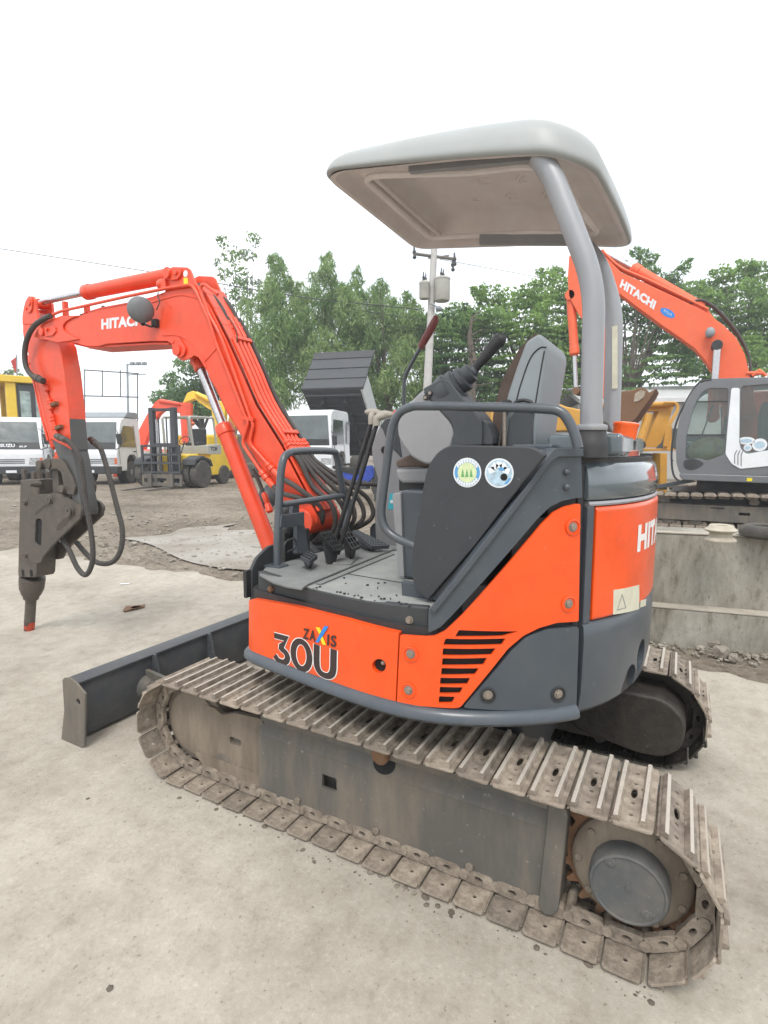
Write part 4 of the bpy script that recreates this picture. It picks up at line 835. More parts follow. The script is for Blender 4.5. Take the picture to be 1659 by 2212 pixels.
bm=B(); plate(bm,[(842,1066),(862,1066),(858,1100),(838,1100)],cx-.0015,.001); E_('console_decal',bm,CYAN,rcn)
bm=B(); plate(bm,[(843,1080),(856,1080),(854,1087),(842,1087)],cx-.0025,.001); E_('console_decal',bm,STKW,rcn)
# red gripped lever
lx=.16; bm=B(); tube(bm,fillet(path(lx,[(872,875),(873,815),(900,765),(912,745)]),.03),.0085,10); rl=E_('blade_lever',bm,RAIL)
bm=B(); gp_=spline(path(lx,[(908,752),(917,735),(930,712),(939,694),(941,688)]),5); tube(bm,gp_,.016,12,True,[.014+.004*math.sin(math.pi*k/(len(gp_)-1)) for k in range(len(gp_))]); ball(bm,gp_[-1],.014,12,8); E_('lever_grip',bm,REDG,rl)
# left console with joystick
lx=-.44
lgt=[(866,893),(880,872),(900,853),(912,842),(939,873),(954,889),(970,905),(980,926),(981,942),(976,962),(960,990),(924,1005),(905,998),(886,986),(868,962),(859,944),(857,925),(860,905)]
bm=B(); plate(bm,lgt,lx,.11,.012); lc=E_('left_console',bm,LGT,bevel=.016,label='light grey rounded console left of the seat')
dkc=[(912,840),(954,817),(970,822),(1004,866),(1025,888),(1040,907),(1041,925),(1041,962),(972,964),(976,945),(981,932),(974,912),(950,886),(930,863)]
bm=B(); plate(bm,dkc,lx-.004,.118,.008); E_('console_side',bm,DKG,lc,bevel=.008)
bm=B(); plate(bm,[(1040,905),(1052,915),(1064,945),(1064,960),(1042,960)],lx+.01,.09,.006); E_('console_rear',bm,DKG,lc,bevel=.008)
bm=B(); plate(bm,[(913,860),(915,854),(927,843),(934,845),(935,851),(924,863),(916,865)],lx-.008,.004,.004); E_('latch_plate',bm,BLK,lc,bevel=.001)
for q in ((919,859),(929,849)):
    bm=B(); a=PT(q,lx-.008); cyl(bm,a,a-Vector((.004,0,0)),.0055,seg=10); E_('bolt',bm,BOLT,lc)
bm=B(); a0=Vector(X2(lx+.05,[(966,848)])[0]); a1=Vector(X2(lx+.05,[(1028,796)])[0]); ax=Vector((0,(a1-a0).x,(a1-a0).y)); Lb=ax.length; prof=[(.056,-.02)]
rs=[.060,.052,.043,.032]
for k in range(4):
    h0=Lb*(.02+.235*k); prof+=[(rs[k],h0),(rs[k],h0+Lb*.13),(rs[k]-.012,h0+Lb*.165),(rs[k]-.012,h0+Lb*.20)]
prof.append((.013,Lb)); lathe(bm,prof,(lx+.05,a0.x,a0.y),ax,26); js=E_('joystick_bellows',bm,DKG,lc,ang=30)
hp=[(1024,800),(1033,788),(1052,765),(1070,743),(1081,733)]; P_=spline(path(lx+.05,hp),5); bm=B(); n=len(P_)
rr=[.0135+.0085*min(1,max(0,(k/(n-1)-.15)/.7)) for k in range(n)]; tube(bm,P_,.01,14,True,rr); ball(bm,P_[-1],.0185,14,8); E_('joystick_grip',bm,BLKP,js)
# seat
sx0=-.36; yy_=PT((1182,752),sx0).y; sx1=on(1210,765,1,yy_).x; print('seat width',sx1-sx0); sx1=min(.1,max(-.05,sx1))
bk_=[(1164,719),(1178,731),(1184,750),(1178,790),(1168,850),(1160,910),(1152,985),(1092,985),(1084,950),(1086,900),(1096,850),(1116,790),(1136,737)]
bm=B(); plate(bm,bk_,sx0,sx1-sx0,.012); seat=E_('seat',bm,MIDG,bevel=.028,ang=30,label='grey shelled seat with brown fabric')
ft=[(1155,720),(1120,755),(1098,795),(1083,824),(1072,864),(1064,902),(1065,985),(1100,985),(1100,900),(1118,815),(1142,750),(1160,722)]
bm=B(); plate(bm,ft,sx0+.03,sx1-sx0-.06,.01); E_('backrest_cushion',bm,SEATF,seat,bevel=.016,ang=30)
bm=B(); tube(bm,spline(path(sx0-.001,[C_ for C_ in [(1115,868),(1125,830),(1145,775),(1165,752),(1180,750)]]),6),.0022,6); E_('shell_seam',bm,BLKP,seat)
bm=B(); tube(bm,spline(path(sx0-.001,[(1176,758),(1170,790),(1160,850),(1151,910),(1144,975)]),6),.0022,6); E_('shell_seam',bm,BLKP,seat)
bm=B(); plate(bm,[(1100,905),(1118,882),(1128,877),(1146,879),(1150,885),(1148,985),(1088,985)],sx0-.02,.03,.006); E_('belt_housing',bm,DKG,seat,bevel=.006)
bm=B(); tube(bm,fillet(path(sx0-.03,[(1106,880),(1114,868),(1130,864),(1148,868),(1152,880)]),.02),.006,8); E_('belt_guide',bm,BLK,seat)
bm=B(); cyl(bm,PT((1089,985),sx0-.03),PT((1090,885),sx0-.03),.007,seg=10); o=E_('recline_lever',bm,BOLT,seat); bm=B(); a=PT((1093,873),sx0-.03); lathe(bm,[(.012,-.016),(.018,-.01),(.019,.006),(.014,.012)],a,(0,.1,1),14); E_('lever_knob',bm,BLK,o)
hose([PT((1100,880),sx0-.025),PT((1085,920),sx0-.03),PT((1078,960),sx0-.03),PT((1072,985),sx0-.03)],.004,'seat_cable')
bm=B(); b_=X2(-.34,[(852,1013),(866,1012),(915,1004),(915,1040),(906,1045),(868,1044),(857,1038)]); b_=[(y,z) for y,z in b_]; back=-.40
prism(bm,[b_[0],(back,b_[0][1]+.02),(back,b_[4][1]-.01),b_[4],b_[5],b_[6]],0,-.34,.04); E_('seat_base',bm,LGT,seat,bevel=.014,ang=30)
bm=B(); y0,z0=b_[0]; prism(bm,rnd([(y0-.002,z0+.004),(y0-.0,z0+.030),(y0-.06,z0+.055),(y0-.20,z0+.062),(back,z0+.06),(back,z0+.022)],.02),0,-.335,.035); E_('seat_cushion',bm,SEATF,seat,bevel=.014,ang=30)
bm=B(); bx(bm,-.30,.0,-.42,.02,1.155,1.20); E_('seat_rail',bm,BLK,seat)
# box under the seat
bm=B(); prism(bm,[(-.055,.856),(-.035,1.155),(-.06,1.168),(-.60,1.168),(-.60,.856)],0,-.425,.10); sb=E_('seat_box',bm,GRY,bevel=.010,label='grey box under the seat')
bm=B(); prism(bm,rnd([(-.048,.862),(-.022,1.150),(-.034,1.158),(-.055,1.158),(-.07,.862)],.004),0,-.435,-.06); E_('box_front_cover',bm,LGT,sb,bevel=.006)
bm=B(); plate(bm,[(866,1255),(905,1262),(932,1300),(926,1312),(903,1308),(868,1290)],-.62,.02,.004); E_('box_foot_plate',bm,GRY,sb,bevel=.004)
bm=B(); prism(bm,[(-.24,.856),(-.24,1.10),(-.45,1.22),(-.47,1.0),(-.36,.856)],0,-.645,-.42); E_('side_bulkhead',bm,GRY,sb,bevel=.008)
# charcoal side cover with two round stickers
dx=-.665
dpx=[(890,1256),(888,1204),(896,1150),(912,1061),(920,1020),(930,996),(945,976),(970,961),(1149,965),(1175,980),(1177,985),(1130,1042),(1085,1102),(1025,1181),(924,1297),(909,1285)]
bm=B(); plate(bm,dpx,dx,.03,.02); dr=E_('side_cover',bm,DOORM,bevel=.009,ang=45,label='charcoal side cover with two round stickers')
def disc(q,r,x,m,parent,name,n=36,ry=None): 
    a=PT(q,x); bm=B(); vs=[bm.verts.new((x,a.y+r*math.cos(2*math.pi*k/n),a.z+(ry or r)*math.sin(2*math.pi*k/n))) for k in range(n)]; bm.faces.new(vs); return E_(name,bm,m,parent,smooth=False)
def ppoly(px,x,m,parent,name='sticker_print'):
    bm=B(); bm.faces.new([bm.verts.new(PT(p,x)) for p in px]); return E_(name,bm,m,parent,smooth=False)
r1_=(PT((1009,989),dx)-PT((1009,1053),dx)).length/2
s1=disc((1009,1021),r1_,dx-.001,STKW,dr,'round_sticker'); disc((1009,1021),r1_*.90,dx-.0016,STKB,s1,'sticker_print'); disc((1009,1021),r1_*.68,dx-.0022,STKY,s1,'sticker_print')
def S6(x,y): return (948.8+.12254*x,948.8+.12254*y)
for q in (412,487,562):
    ppoly([S6(q-30,665),S6(q-22,640),S6(q-26,638),S6(q-10,600),S6(q+10,600),S6(q+26,638),S6(q+22,640),S6(q+30,665)],dx-.0028,STKG,s1); ppoly([S6(q-20,600),S6(q,520),S6(q+20,600)],dx-.0030,STKG,s1)
a=PT((1009,1021),dx-.0022); bm=B()
for (a0_,a1_,rr_) in ((35,145,.80),(215,325,.80)):
    for k in range(9):
        t=R(a0_+(a1_-a0_)*k/8); c_=Vector((0,a.y-r1_*rr_*math.cos(t),a.z+r1_*rr_*math.sin(t))); q=.0045
        vs=[bm.verts.new((dx-.0026,c_.y+u*q*.7,c_.z+v*q)) for u,v in ((-1,-1),(1,-1),(1,1),(-1,1))]; bm.faces.new(vs)
E_('sticker_print',bm,STKW,s1,smooth=False)
r2_=r1_*.97; s2=disc((1078,1022),r2_,dx-.001,STKW,dr,'round_sticker'); disc((1078,1022),r2_*.90,dx-.0016,STKP,s2,'sticker_print'); disc(S6(1140,668),r2_*.24,dx-.0030,DARK,s2,'sticker_hole')
a=PT((1078,1022),dx); bm=B()
for k in range(5):
    t=R(20+35*k); c_=Vector((0,a.y-r2_*.55*math.cos(t),a.z+r2_*.55*math.sin(t))); Mx=Matrix.Rotation(-t+R(90),2)
    vs=[]
    for u,v in ((-1,-1),(1,-1),(1,1),(-1,1)):
        w_=Mx@Vector((u*.008,v*.009)); vs.append(bm.verts.new((dx-.0024,c_.y-w_.x,c_.z+w_.y)))
    bm.faces.new(vs)
E_('sticker_print',bm,STKW,s2,smooth=False)
ppoly([S6(1040,500),S6(1130,500),S6(1165,560),S6(1060,545)],dx-.0026,STKB,s2); ppoly([S6(1140,790),S6(1240,680),S6(1270,690),S6(1200,790)],dx-.0026,STKB,s2)
# side handrail
hr=[(935,1192),(905,1184),(888,1176),(856,1162),(833,1142),(824,1112),(827,1072),(834,1015),(841,960),(848,922),(862,893),(886,880),(916,877),(1050,879),(1175,883),(1211,890),(1229,911),(1242,940),(1249,968)]
bm=B(); tube(bm,spline(path(-.60,hr),5),.0135,12); E_('side_handrail',bm,RAIL,label='dark grey handrail beside the seat')
# engine hood behind the seat
bm=B(); bx(bm,-.44,.40,-.76,-.55,1.29,1.355); hd=E_('rear_hood',bm,GRD,bevel=.014); bm=B(); bx(bm,-.50,-.30,-.58,-.46,1.26,1.325); E_('hood_latch_box',bm,GRY,hd,bevel=.008)
# canopy posts
def post(pts,r,m,name,lab=None):
    bm=B(); P_=fillet(pts,.09,8); tube(bm,P_,r,20); return E_(name,bm,m,label=lab)
near=[Vector((-.48,-.680,1.30)),Vector((-.48,-.672,1.76)),Vector((-.48,-.552,2.06)),Vector((-.48,-.51,2.125))]
far=[PT((1320,965),.13),PT((1328,668),.13),PT((1292,560),.13),PT((1240,512),.15)]
p1=post(near,.0300,POST,'canopy_post','near silver grey canopy post'); p2=post(far,.0305,POST,'canopy_post','far silver grey canopy post')
bm=B(); prism(bm,[(-.52,2.118),(-.50,2.145),(-.10,2.205),(-.10,2.180)],0,-.475,-.455); E_('side_bar',bm,POST,p1)
bm=B(); plate(bm,[(1262,548),(1240,528),(1200,526),(1035,527),(1036,506),(1200,505),(1250,508),(1275,530)],.14,.02); E_('side_bar',bm,POST,p2)
bm=B(); lathe(bm,[(.048,0),(.046,.03),(.040,.075),(.040,.078)],(-.48,-.680,1.285),(0,0,1),28); E_('post_socket',bm,BLKP,p1,bevel=.003); bm=B(); lathe(bm,[(.0415,0),(.044,.006),(.042,.014),(.031,.018)],(-.48,-.680,1.362),(0,0,1),28); E_('post_collar',bm,POST,p1)
bm=B(); prism(bm,[(-.74,1.29),(-.60,1.29),(-.62,1.36),(-.72,1.36)],0,-.43,.25); E_('post_base_beam',bm,POST,p1,bevel=.006)
bm=B(); c=[PT(p,.13-.036) for p in ((1322,705),(1334,703),(1334,838),(1322,840))]; 
vs=[bm.verts.new(q) for q in c]; bm.faces.new(vs); E_('post_sticker',bm,STKC,p2,smooth=False)
# beacon
a=PT((1347,951),-.05); ax_=Vector((.02,-.10,1)).normalized(); bm=B(); lathe(bm,[(.041,-.032),(.042,0),(.038,.004)],a,ax_,24); be=E_('beacon',bm,BLK,bevel=.001); bm=B(); lathe(bm,[(.037,.002),(.040,.02),(.040,.045),(.043,.05),(.043,.058),(.036,.062),(0,.064)],a,ax_,24); E_('beacon_lens',bm,BEAC,be,bevel=.001)
hose([a+Vector((-.03,.02,-.01)),a+Vector((-.045,.035,.02)),a+Vector((-.05,.05,.05)),a+Vector((-.02,.06,.06))],.007,'beacon_cable')
# canopy roof: rim outline, dome rings above, liner below
rim=[Vector((-.545,.20)),Vector((.26,.225)),Vector((.27,-.40)),Vector((.245,-.700)),Vector((-.10,-.690)),Vector((-.44,-.660)),Vector((-.535,-.56)),Vector((-.53,-.3))]
rim=[Vector(p) for p in rnd([tuple(p) for p in rim],.09,5)]
cen=Vector((-.13,-.24))
def rz(y): 
    t=(.20-y)/.9; return 2.225-.055*t-.095*t*t
def ring(bm,ins,up,taper=True,flat=None):
    out=[]
    for p in rim:
        d=p-cen; L=d.length; q=cen+d*max(0,(L-ins))/L
        k=(.42+.58*min(1,max(0,(.21-q.y)/.34))) if taper else 1
        z=rz(q.y)+up*k if flat is None else rz(p.y)*.0+flat+ (rz(q.y)-rz(cen.y))
        out.append(bm.verts.new((q.x,q.y,z)))
    return out
bm=B(); rs_=[ring(bm,i,u) for i,u in ((.012,-.012),(0,-.008),(-.004,.004),(.0,.025),(.008,.055),(.03,.085),(.08,.110),(.16,.122),(.26,.128))]
for a,b in zip(rs_,rs_[1:]):
    for k in range(len(a)): bm.faces.new((a[k],a[(k+1)%len(a)],b[(k+1)%len(a)],b[k]))
bm.faces.new(rs_[-1]); 
roof=E_('canopy_roof',bm,CANO,ang=60,label='grey moulded canopy roof over the seat'); 
md=roof.modifiers.new('s','SUBSURF'); md.levels=1; md.render_levels=2
bm=B(); rs_=[ring(bm,i,u,False) for i,u in ((.012,-.012),(.030,-.010),(.040,.012),(.055,.022),(.110,.022),(.120,.016),(.130,.006),(.145,.008),(.155,.030),(.19,.066),(.24,.070))]
for a,b in zip(rs_,rs_[1:]):
    for k in range(len(a)): bm.faces.new((a[k],a[(k+1)%len(a)],b[(k+1)%len(a)],b[k]))
bm.faces.new(rs_[-1]); ln=E_('roof_liner',bm,LINER,roof,ang=50,label='pinkish grey underside of the canopy')
for q in ((1050,390),(1133,387),(1035,428),(1110,424),(1188,420)):
    d=ray(*q); 
    t=(2.175+.045-CAMP.z)/d.z; p=CAMP+d*t
    for _ in range(3): t=(rz(p.y)+.068-CAMP.z)/d.z; p=CAMP+d*t
    lathe(B_:=B(),[(.026,.004),(.024,-.004),(.019,-.003),(.017,.001),(0,.001)],p,(0,.12,1),20); E_('liner_dimple',B_,LINER,ln)
bm=B(); q_=ring(bm,.137,.002,False); P_=[v.co.copy() for v in q_]; bmesh.ops.delete(bm,geom=bm.verts[:],context='VERTS'); tube(bm,P_+[P_[0]],.011,8); E_('pan_bead',bm,LINB,ln)
bm=B()
for yy in (.095,.055):
    P_=[Vector((x,yy+.01*math.cos(x*3),rz(yy)+.010)) for x in (-.42,-.2,0,.16)]; tube(bm,P_,.008,8)
E_('liner_rib',bm,LINER,ln)
# ================================================================ THE YARD: ground, slab, walls
def ZG(px,dep):
    p=CAMP+ray(px,970)*dep; return Vector((p.x,p.y,gz(p.x,p.y)))
def DP(px,py,dep): return CAMP+ray(px,py)*dep
def axis_vals(lo,hi,n):
    t=np.linspace(-1,1,n); v=np.sign(t)*np.abs(t)**2.6
    return [float(a*hi if a>0 else -a*lo) for a in v]
xs=axis_vals(-200,200,150); ys=axis_vals(-200,200,150)
me=bpy.data.meshes.new('ground'); V=[(x,y,gz(x,y)+ (.012*math.sin(x*2.1+1.3*math.sin(y*1.7))*math.cos(y*1.9+x*.6) if (abs(x)<25 and abs(y)<30 and not(x<2.0 and y<6.6)) else 0)-(.014 if (x<5.4 and y<6.9) else 0)) for x in xs for y in ys]; n=len(ys)
me.from_pydata(V,[],[(i*n+j,(i+1)*n+j,(i+1)*n+j+1,i*n+j+1) for i in range(len(xs)-1) for j in range(n-1)]); me.materials.append(DIRT)
g=bpy.data.objects.new('ground',me); col.objects.link(g); g['kind']='structure'
for p in me.polygons: p.use_smooth=True
rg=random.Random(3)
def slabmesh(name,xl,xr,y0,y1,step,zo,m,jit=.05):
    bm=B(); rows=[]; y=y0; N=24; ph=rg.random()*6
    while y<=y1+1e-6:
        e=xr(y)+jit*(math.sin(y*7+ph)+.6*math.sin(y*17+ph*2)+.4*math.sin(y*41)); l=xl(y)
        rows.append([bm.verts.new((l+(e-l)*k/N,y+(jit*1.2*math.sin((l+(e-l)*k/N)*5) if y>y1-step*1.5 else 0),gz(0,y)+zo)) for k in range(N+1)]); y+=step
    for a,b in zip(rows,rows[1:]):
        for k in range(N): bm.faces.new((a[k],a[k+1],b[k+1],b[k]))
    o=OBJ(name,bm,m); o['kind']='structure'; return o
slabmesh('concrete_pavement',lambda y:-14,lambda y:1.82-.26*min(1,max(0,(.2-y)/.9))+.05*math.sin(y*2.3)+max(0,(y-4))*-.04,-9,6.6,.1,.004,CONC)
slabmesh('concrete_patch',lambda y:2.55+.35*math.sin(y*1.3),lambda y:4.7+.3*math.sin(y*2.1),3.1,6.1,.1,.008,ramp_mat('damp_pale_concrete',[(.35,(.22,.19,.155)),(.5,(.30,.275,.24)),(.7,(.38,.36,.33))],1.1,.6,.3),.12)
# loose gravel over the dirt yard, one mass of stones
def gravel(name,n,fx,label,smin,smax,m=ROCK):
    bm=B()
    for k in range(n):
        x,y=fx(); s=rg.uniform(smin,smax)*(1 if rg.random()<.93 else 2.0); z=gz(x,y)
        M=Matrix.Translation((x,y,z+s*.15))@Matrix.Rotation(rg.random()*6,4,'Z')@Matrix.Diagonal((s*rg.uniform(.7,1.4),s,s*rg.uniform(.35,.7),1))
        bmesh.ops.create_icosphere(bm,subdivisions=1,radius=.5,matrix=M)
    for v in bm.verts: v.co+=Vector((rg.uniform(-1,1),rg.uniform(-1,1),rg.uniform(-1,1)))*smin*.12
    o=OBJ(name,bm,m,smooth=False); o['kind']='stuff'; o['label']=label; o['category']='gravel'
def f1():
    y=3+abs(rg.gauss(0,4.5)); x=2.0+abs(rg.gauss(0,1))*(y*.5+.6); 
    return x,y
gravel('yard_gravel',2600,f1,'loose stones and gravel scattered over the brown dirt yard',.010,.045)
def f2(): return 1.86-abs(rg.gauss(0,.10))-.17*(rg.random()-0),-.5-rg.random()*2.2
def f3():
    y=-.2-rg.random()*2.0; return 1.80-.17*y*.9-abs(rg.gauss(0,.13)),y
gravel('wall_foot_rubble',500,f3,'fine rubble and dirt along the foot of the concrete wall',.008,.030)
def f5(): return -.785+rg.gauss(0,.022),rg.uniform(-.98,.86)
gravel('track_shadow_grit',520,f5,'dark grit added along the outer edge of the near track as contact shadow',.004,.013,ramp_mat('contact_shadow_brown',[(.4,(.11,.09,.07)),(.6,(.19,.16,.13))],6))  # dark grit strewn here to darken the ground like a contact shadow
def f4():
    if rg.random()<.45: return rg.uniform(-1.5,1.6),rg.uniform(.5,6)
    return rg.uniform(-1.5,.2),rg.uniform(-1.4,1.6)
gravel('slab_grit',420,f4,'small grit and crumbs lying on the concrete pavement',.003,.010,ramp_mat('dark_grit',[(.4,(.08,.07,.06)),(.6,(.14,.12,.10))],6))
# ---- low two-step concrete wall on the right
wd=Vector((-.172,.985,0)); wn=Vector((.985,.172,0)); w0=Vector((1.93,-.83,0))
def wallpr(bm,d0,d1,z0,z1,y0=-7,y1=.9): 
    v=[bm.verts.new(w0+wd*t+wn*d+Vector((0,0,z))) for t in (y0,y1) for d in (d0,d1) for z in (z0,z1)]
    for f in ((0,1,3,2),(4,6,7,5),(0,4,5,1),(2,3,7,6),(0,2,6,4),(1,5,7,3)): bm.faces.new([v[k] for k in f])
wl=THING('concrete_wall',w0,'stained low concrete wall in two steps behind the small excavator','wall')
bm=B(); wallpr(bm,0,.5,-.05,.245)
for k in range(3): bmesh.ops.subdivide_edges(bm,edges=[e for e in bm.edges if e.calc_length()>.25],cuts=1)
OBJ('wall_step',bm,WALLM,wl,bevel=.012,world=True); bm=B(); wallpr(bm,.12,.50,.245,.735); OBJ('wall_upper',bm,WALLM,wl,bevel=.010,world=True)
bm=B(); wallpr(bm,-.003,.1195,.2455,.252); OBJ('ledge_top',bm,CONC,wl,world=True)
bm=B(); wallpr(bm,.115,.19,.7355,.747); OBJ('wall_lip',bm,CONC,wl,bevel=.004,world=True)
def rockobj(name,q,s,label,cat='stone',zb=0,m=ROCK,seed=1,sc=(1,1,.6)):
    r_=random.Random(seed); bm=B(); bmesh.ops.create_icosphere(bm,subdivisions=3,radius=1)
    ph=[r_.uniform(0,6) for _ in range(6)]
    for v in bm.verts:
        c=v.co; k=1+.16*math.sin(c.x*4+ph[0])*math.cos(c.y*3+ph[1])+.10*math.sin(c.z*7+ph[2]+c.x*5)+.05*math.sin(c.y*13+ph[3]); c*=k
        for a in range(3): c[a]=max(-.78,min(.78,c[a]))
        v.co=Vector((c.x*s*sc[0],c.y*s*sc[1],(c.z+.7)*s*sc[2]))
    o=OBJ(name,bm,m,ang=30); o.location=q; o.rotation_euler=(0,0,R(80+seed*20)); TAG(o,label,cat,'loose stones by the wall'); return o
a=on(1520,1398,2,0); rockobj('stone',a+Vector((.05,0,0)),.10,'long flat grey stone lying at the foot of the wall',seed=0,sc=(1.25,.62,.42))
a=on(1558,1419,2,0); rockobj('stone',a,.050,'pale angular stone beside the long flat stone',seed=3,sc=(1,1,.9))
a=on(1583,1428,2,0); rockobj('stone',a,.034,'smallest pale stone, nearest the concrete, beside the angular one',seed=5,sc=(1,.9,.8))
# wheel rim and tyre on the wall
a=on(1571,1154,2,.80)+wn*.15; a.z=0; rr=(on(1605,1158,2,.8)-on(1537,1158,2,.8)).length/2
bm=B(); lathe(bm,[(rr*.95,.726),(rr*.93,.735),(rr*.72,.75),(rr*.66,.775),(rr*.98,.79),(rr*1.0,.797),(rr*.78,.81),(rr*.72,.822),(rr*.66,.826),(rr*.40,.822),(rr*.38,.80),(0,.80)],(a.x,a.y,0),(0,0,1),36)
for v in bm.verts: v.co.z+=.012
rim_=OBJ('wheel_rim',bm,ramp_mat('cream_rim_paint',[(.3,(.30,.27,.21)),(.6,(.46,.42,.34)),(.8,(.52,.48,.40))],9,.6,.2),bevel=.002); TAG(rim_,'cream coloured steel wheel rim lying flat on the concrete wall','wheel rim')
a=on(1668,1162,2,.76)+wn*.12; bm=B(); lathe(bm,[(.085,.728),(.14,.728),(.165,.745),(.170,.765),(.160,.790),(.14,.806),(.10,.808),(.088,.80),(.086,.765)],(a.x+.03,a.y-.02,0),(0,0,1),48)
for v in bm.verts: v.co.z+=.013
ty=OBJ('tyre',bm,TYRE); TAG(ty,'dusty black tyre lying flat on the wall beside the wheel rim','tyre')
# scraps on the slab
a=on(290,1316,2,.006); bm=B(); pts=[(266,1320),(272,1313),(290,1310),(314,1309),(312,1312),(292,1317),(270,1322)]; v=[on(*p,2,.010) for p in pts]; bm.faces.new([bm.verts.new(q-a+Vector((0,0,.004*((i%2)*2)))) for i,q in enumerate(v)]); g=bmesh.ops.extrude_face_region(bm,geom=bm.faces[:]); 
for e in g['geom']:
    if isinstance(e,bmesh.types.BMVert): e.co.z+=.008
o=OBJ('scrap_metal',bm,RUST); o.location=a; TAG(o,'rusty sliver of scrap lying on the concrete beyond the dozer blade','scrap')
a=on(270,1262,2,.006); bm=B(); box(bm,(0,0,.004),(.085,.02,.006),Matrix.Rotation(R(-50),3,'Z')); o=OBJ('paper_scrap',bm,STKW,bevel=.002); o.location=a; TAG(o,'small pale scrap of plastic lying on the concrete','litter')

# ================================================================ THE LARGE EXCAVATOR on the right
BXN=8.12; BEX=THING('large_excavator',(9.5,-1.6,0),'large orange excavator with a grey and white cab, right of the small one','excavator')
def G_(name,bm,m,parent=None,**k): return OBJ(name,bm,m,parent or BEX,world=True,**k)
ZS=.66
def squash(o):
    for v in o.data.vertices: v.co.z*=ZS
    return o
def btrack(xc,half):
    y0,y1,zc,r=-3.6,.15,.46,.40; bm=B(); L=y1-y0; per=2*L+2*math.pi*r; N=int(per/.19)
    for i in range(N):
        s=per*i/N
        if s<L: c=(y0+s,zc+r); a=0; sag=-.035*math.sin(math.pi*2*((c[0]-y0)/L))**2; c=(c[0],c[1]+sag)
        elif s<L+math.pi*r: t=(s-L)/r; c=(y1+r*math.sin(t),zc+r*math.cos(t)); a=-t
        elif s<2*L+math.pi*r: c=(y1-(s-L-math.pi*r),zc-r); a=-math.pi
        else: t=(s-2*L-math.pi*r)/r; c=(y0-r*math.sin(t),zc-r*math.cos(t)); a=-math.pi-t
        M=Matrix.Translation((xc,c[0],c[1]))@Matrix.Rotation(a,4,'X'); s2=B(); prism(s2,rnd([(-.088,-.012),(.088,-.012),(.088,.014),(.06,.045),(.0,.052),(-.06,.045),(-.088,.014)],.012,2),0,-half,half); merge(bm,s2,lambda q:M@q)
        for sx in (-.09,.09):
            s2=B(); prism(s2,rnd([(-.08,-.10),(.06,-.10),(.09,-.02),(-.08,-.02)],.03,2),0,sx-.02,sx+.02,[circ(0,-.06,.018,8)]); merge(bm,s2,lambda q:M@q)
    return bm
for xc in (BXN+.30,BXN+2.4):
    t_=squash(G_('crawler_track',btrack(xc,.30),STEEL,bevel=0))
    bm=B(); prism(bm,rnd([(-3.3,.20),(-.35,.20),(-.30,.26),(-.30,.55),(-.45,.60),(-3.3,.60)],.04),0,xc-.16,xc+.16,[rnd([(-1.85,.38),(-1.85,.45),(-1.70,.45),(-1.70,.38)],.01),rnd([(-1.3,.52),(-1.3,.545),(-1.5,.545),(-1.5,.52)],.005)]); squash(G_('track_frame',bm,FRAMEM,t_,bevel=.015))
    bm=B(); prism(bm,rnd([(-.42,.22),(.02,.24),(.10,.34),(.10,.50),(-.02,.58),(-.42,.57)],.06),0,xc-.20,xc+.20); squash(G_('idler_guard',bm,FRAMEM,t_,bevel=.02))
    for y in (-3.1,-2.7,-2.3,-1.9,-1.5,-1.1,-.7): squash(G_('track_roller',lathe(B(),[(.06,-.13),(.09,-.12),(.09,.12),(.06,.13)],(xc,y,.16),(1,0,0),18),FRAMEM,t_))
    squash(G_('idler_wheel',lathe(B(),[(.3,-.06),(.31,0),(.3,.06)],(xc,.15,.46),(1,0,0),28),FRAMEM,t_))
    squash(G_('carrier_roller',lathe(B(),[(.07,-.1),(.07,.1)],(xc,-1.9,.70),(1,0,0),18),FRAMEM,t_))
bm=B(); bx(bm,BXN+.5,BXN+2.2,-2.6,-.7,.25,.58); cyl(bm,(BXN+1.35,-1.7,.5),(BXN+1.35,-1.7,.85),.6,seg=32); G_('centre_frame',bm,TRIM,bevel=.02)
bm=B(); prism(bm,[(-.42,.60),(-.30,.64),(-.95,.80),(-1.08,.76)],0,BXN+.42,BXN+.56); G_('step_bracket',bm,GRY,bevel=.01)
CX=8.30
silh=[(1468,1024),(1461,1000),(1460,955),(1467,905),(1482,868),(1500,838),(1515,826),(1535,822),(1700,818),(1700,1029)]
w1=[(1530,838),(1574,838),(1566,981),(1527,996),(1513,990),(1480,992),(1482,945),(1498,880),(1513,850)]
w2=[(1601,834),(1690,827),(1690,968),(1617,978),(1603,968),(1598,950)]
bm=B(); cabo=rnd(X2(CX,silh),.06,3); prism(bm,cabo,0,CX,CX+.05,[rnd(X2(CX,w1),.05,3),rnd(X2(CX,w2),.04,3)])
cb=G_('cab',bm,mat('cab_grey_paint',(.13,.14,.155),.35,coat=.3,dirt=.15,scale=2),bevel=.012,label='grey and white cab of the large excavator')
bm=B(); prism(bm,cabo,0,CX+.98,CX+1.03,[rnd(X2(CX,w1),.05,3),rnd(X2(CX,w2),.04,3)]); G_('far_cab_side',bm,MATS['cab_grey_paint'],cb)
def rimstrip(px,x0,x1,th=.05,closed=False):
    P2=[Vector(p) for p in X2(CX,px)]; bm=B(); L=[]
    for i,p in enumerate(P2):
        t=(P2[min(i+1,len(P2)-1)]-P2[max(i-1,0)]).normalized(); nn=Vector((-t.y,t.x)); L.append((p,p+nn*th))
    for i in range(len(P2)-1):
        (a,b),(c,d)=L[i],L[i+1]; v=[bm.verts.new((x,q.x,q.y)) for x in (x0,x1) for q in (a,b,d,c)]
        for f in ((0,1,2,3),(7,6,5,4),(0,4,5,1),(1,5,6,2),(2,6,7,3),(3,7,4,0)): bm.faces.new([v[k] for k in f])
    return bm
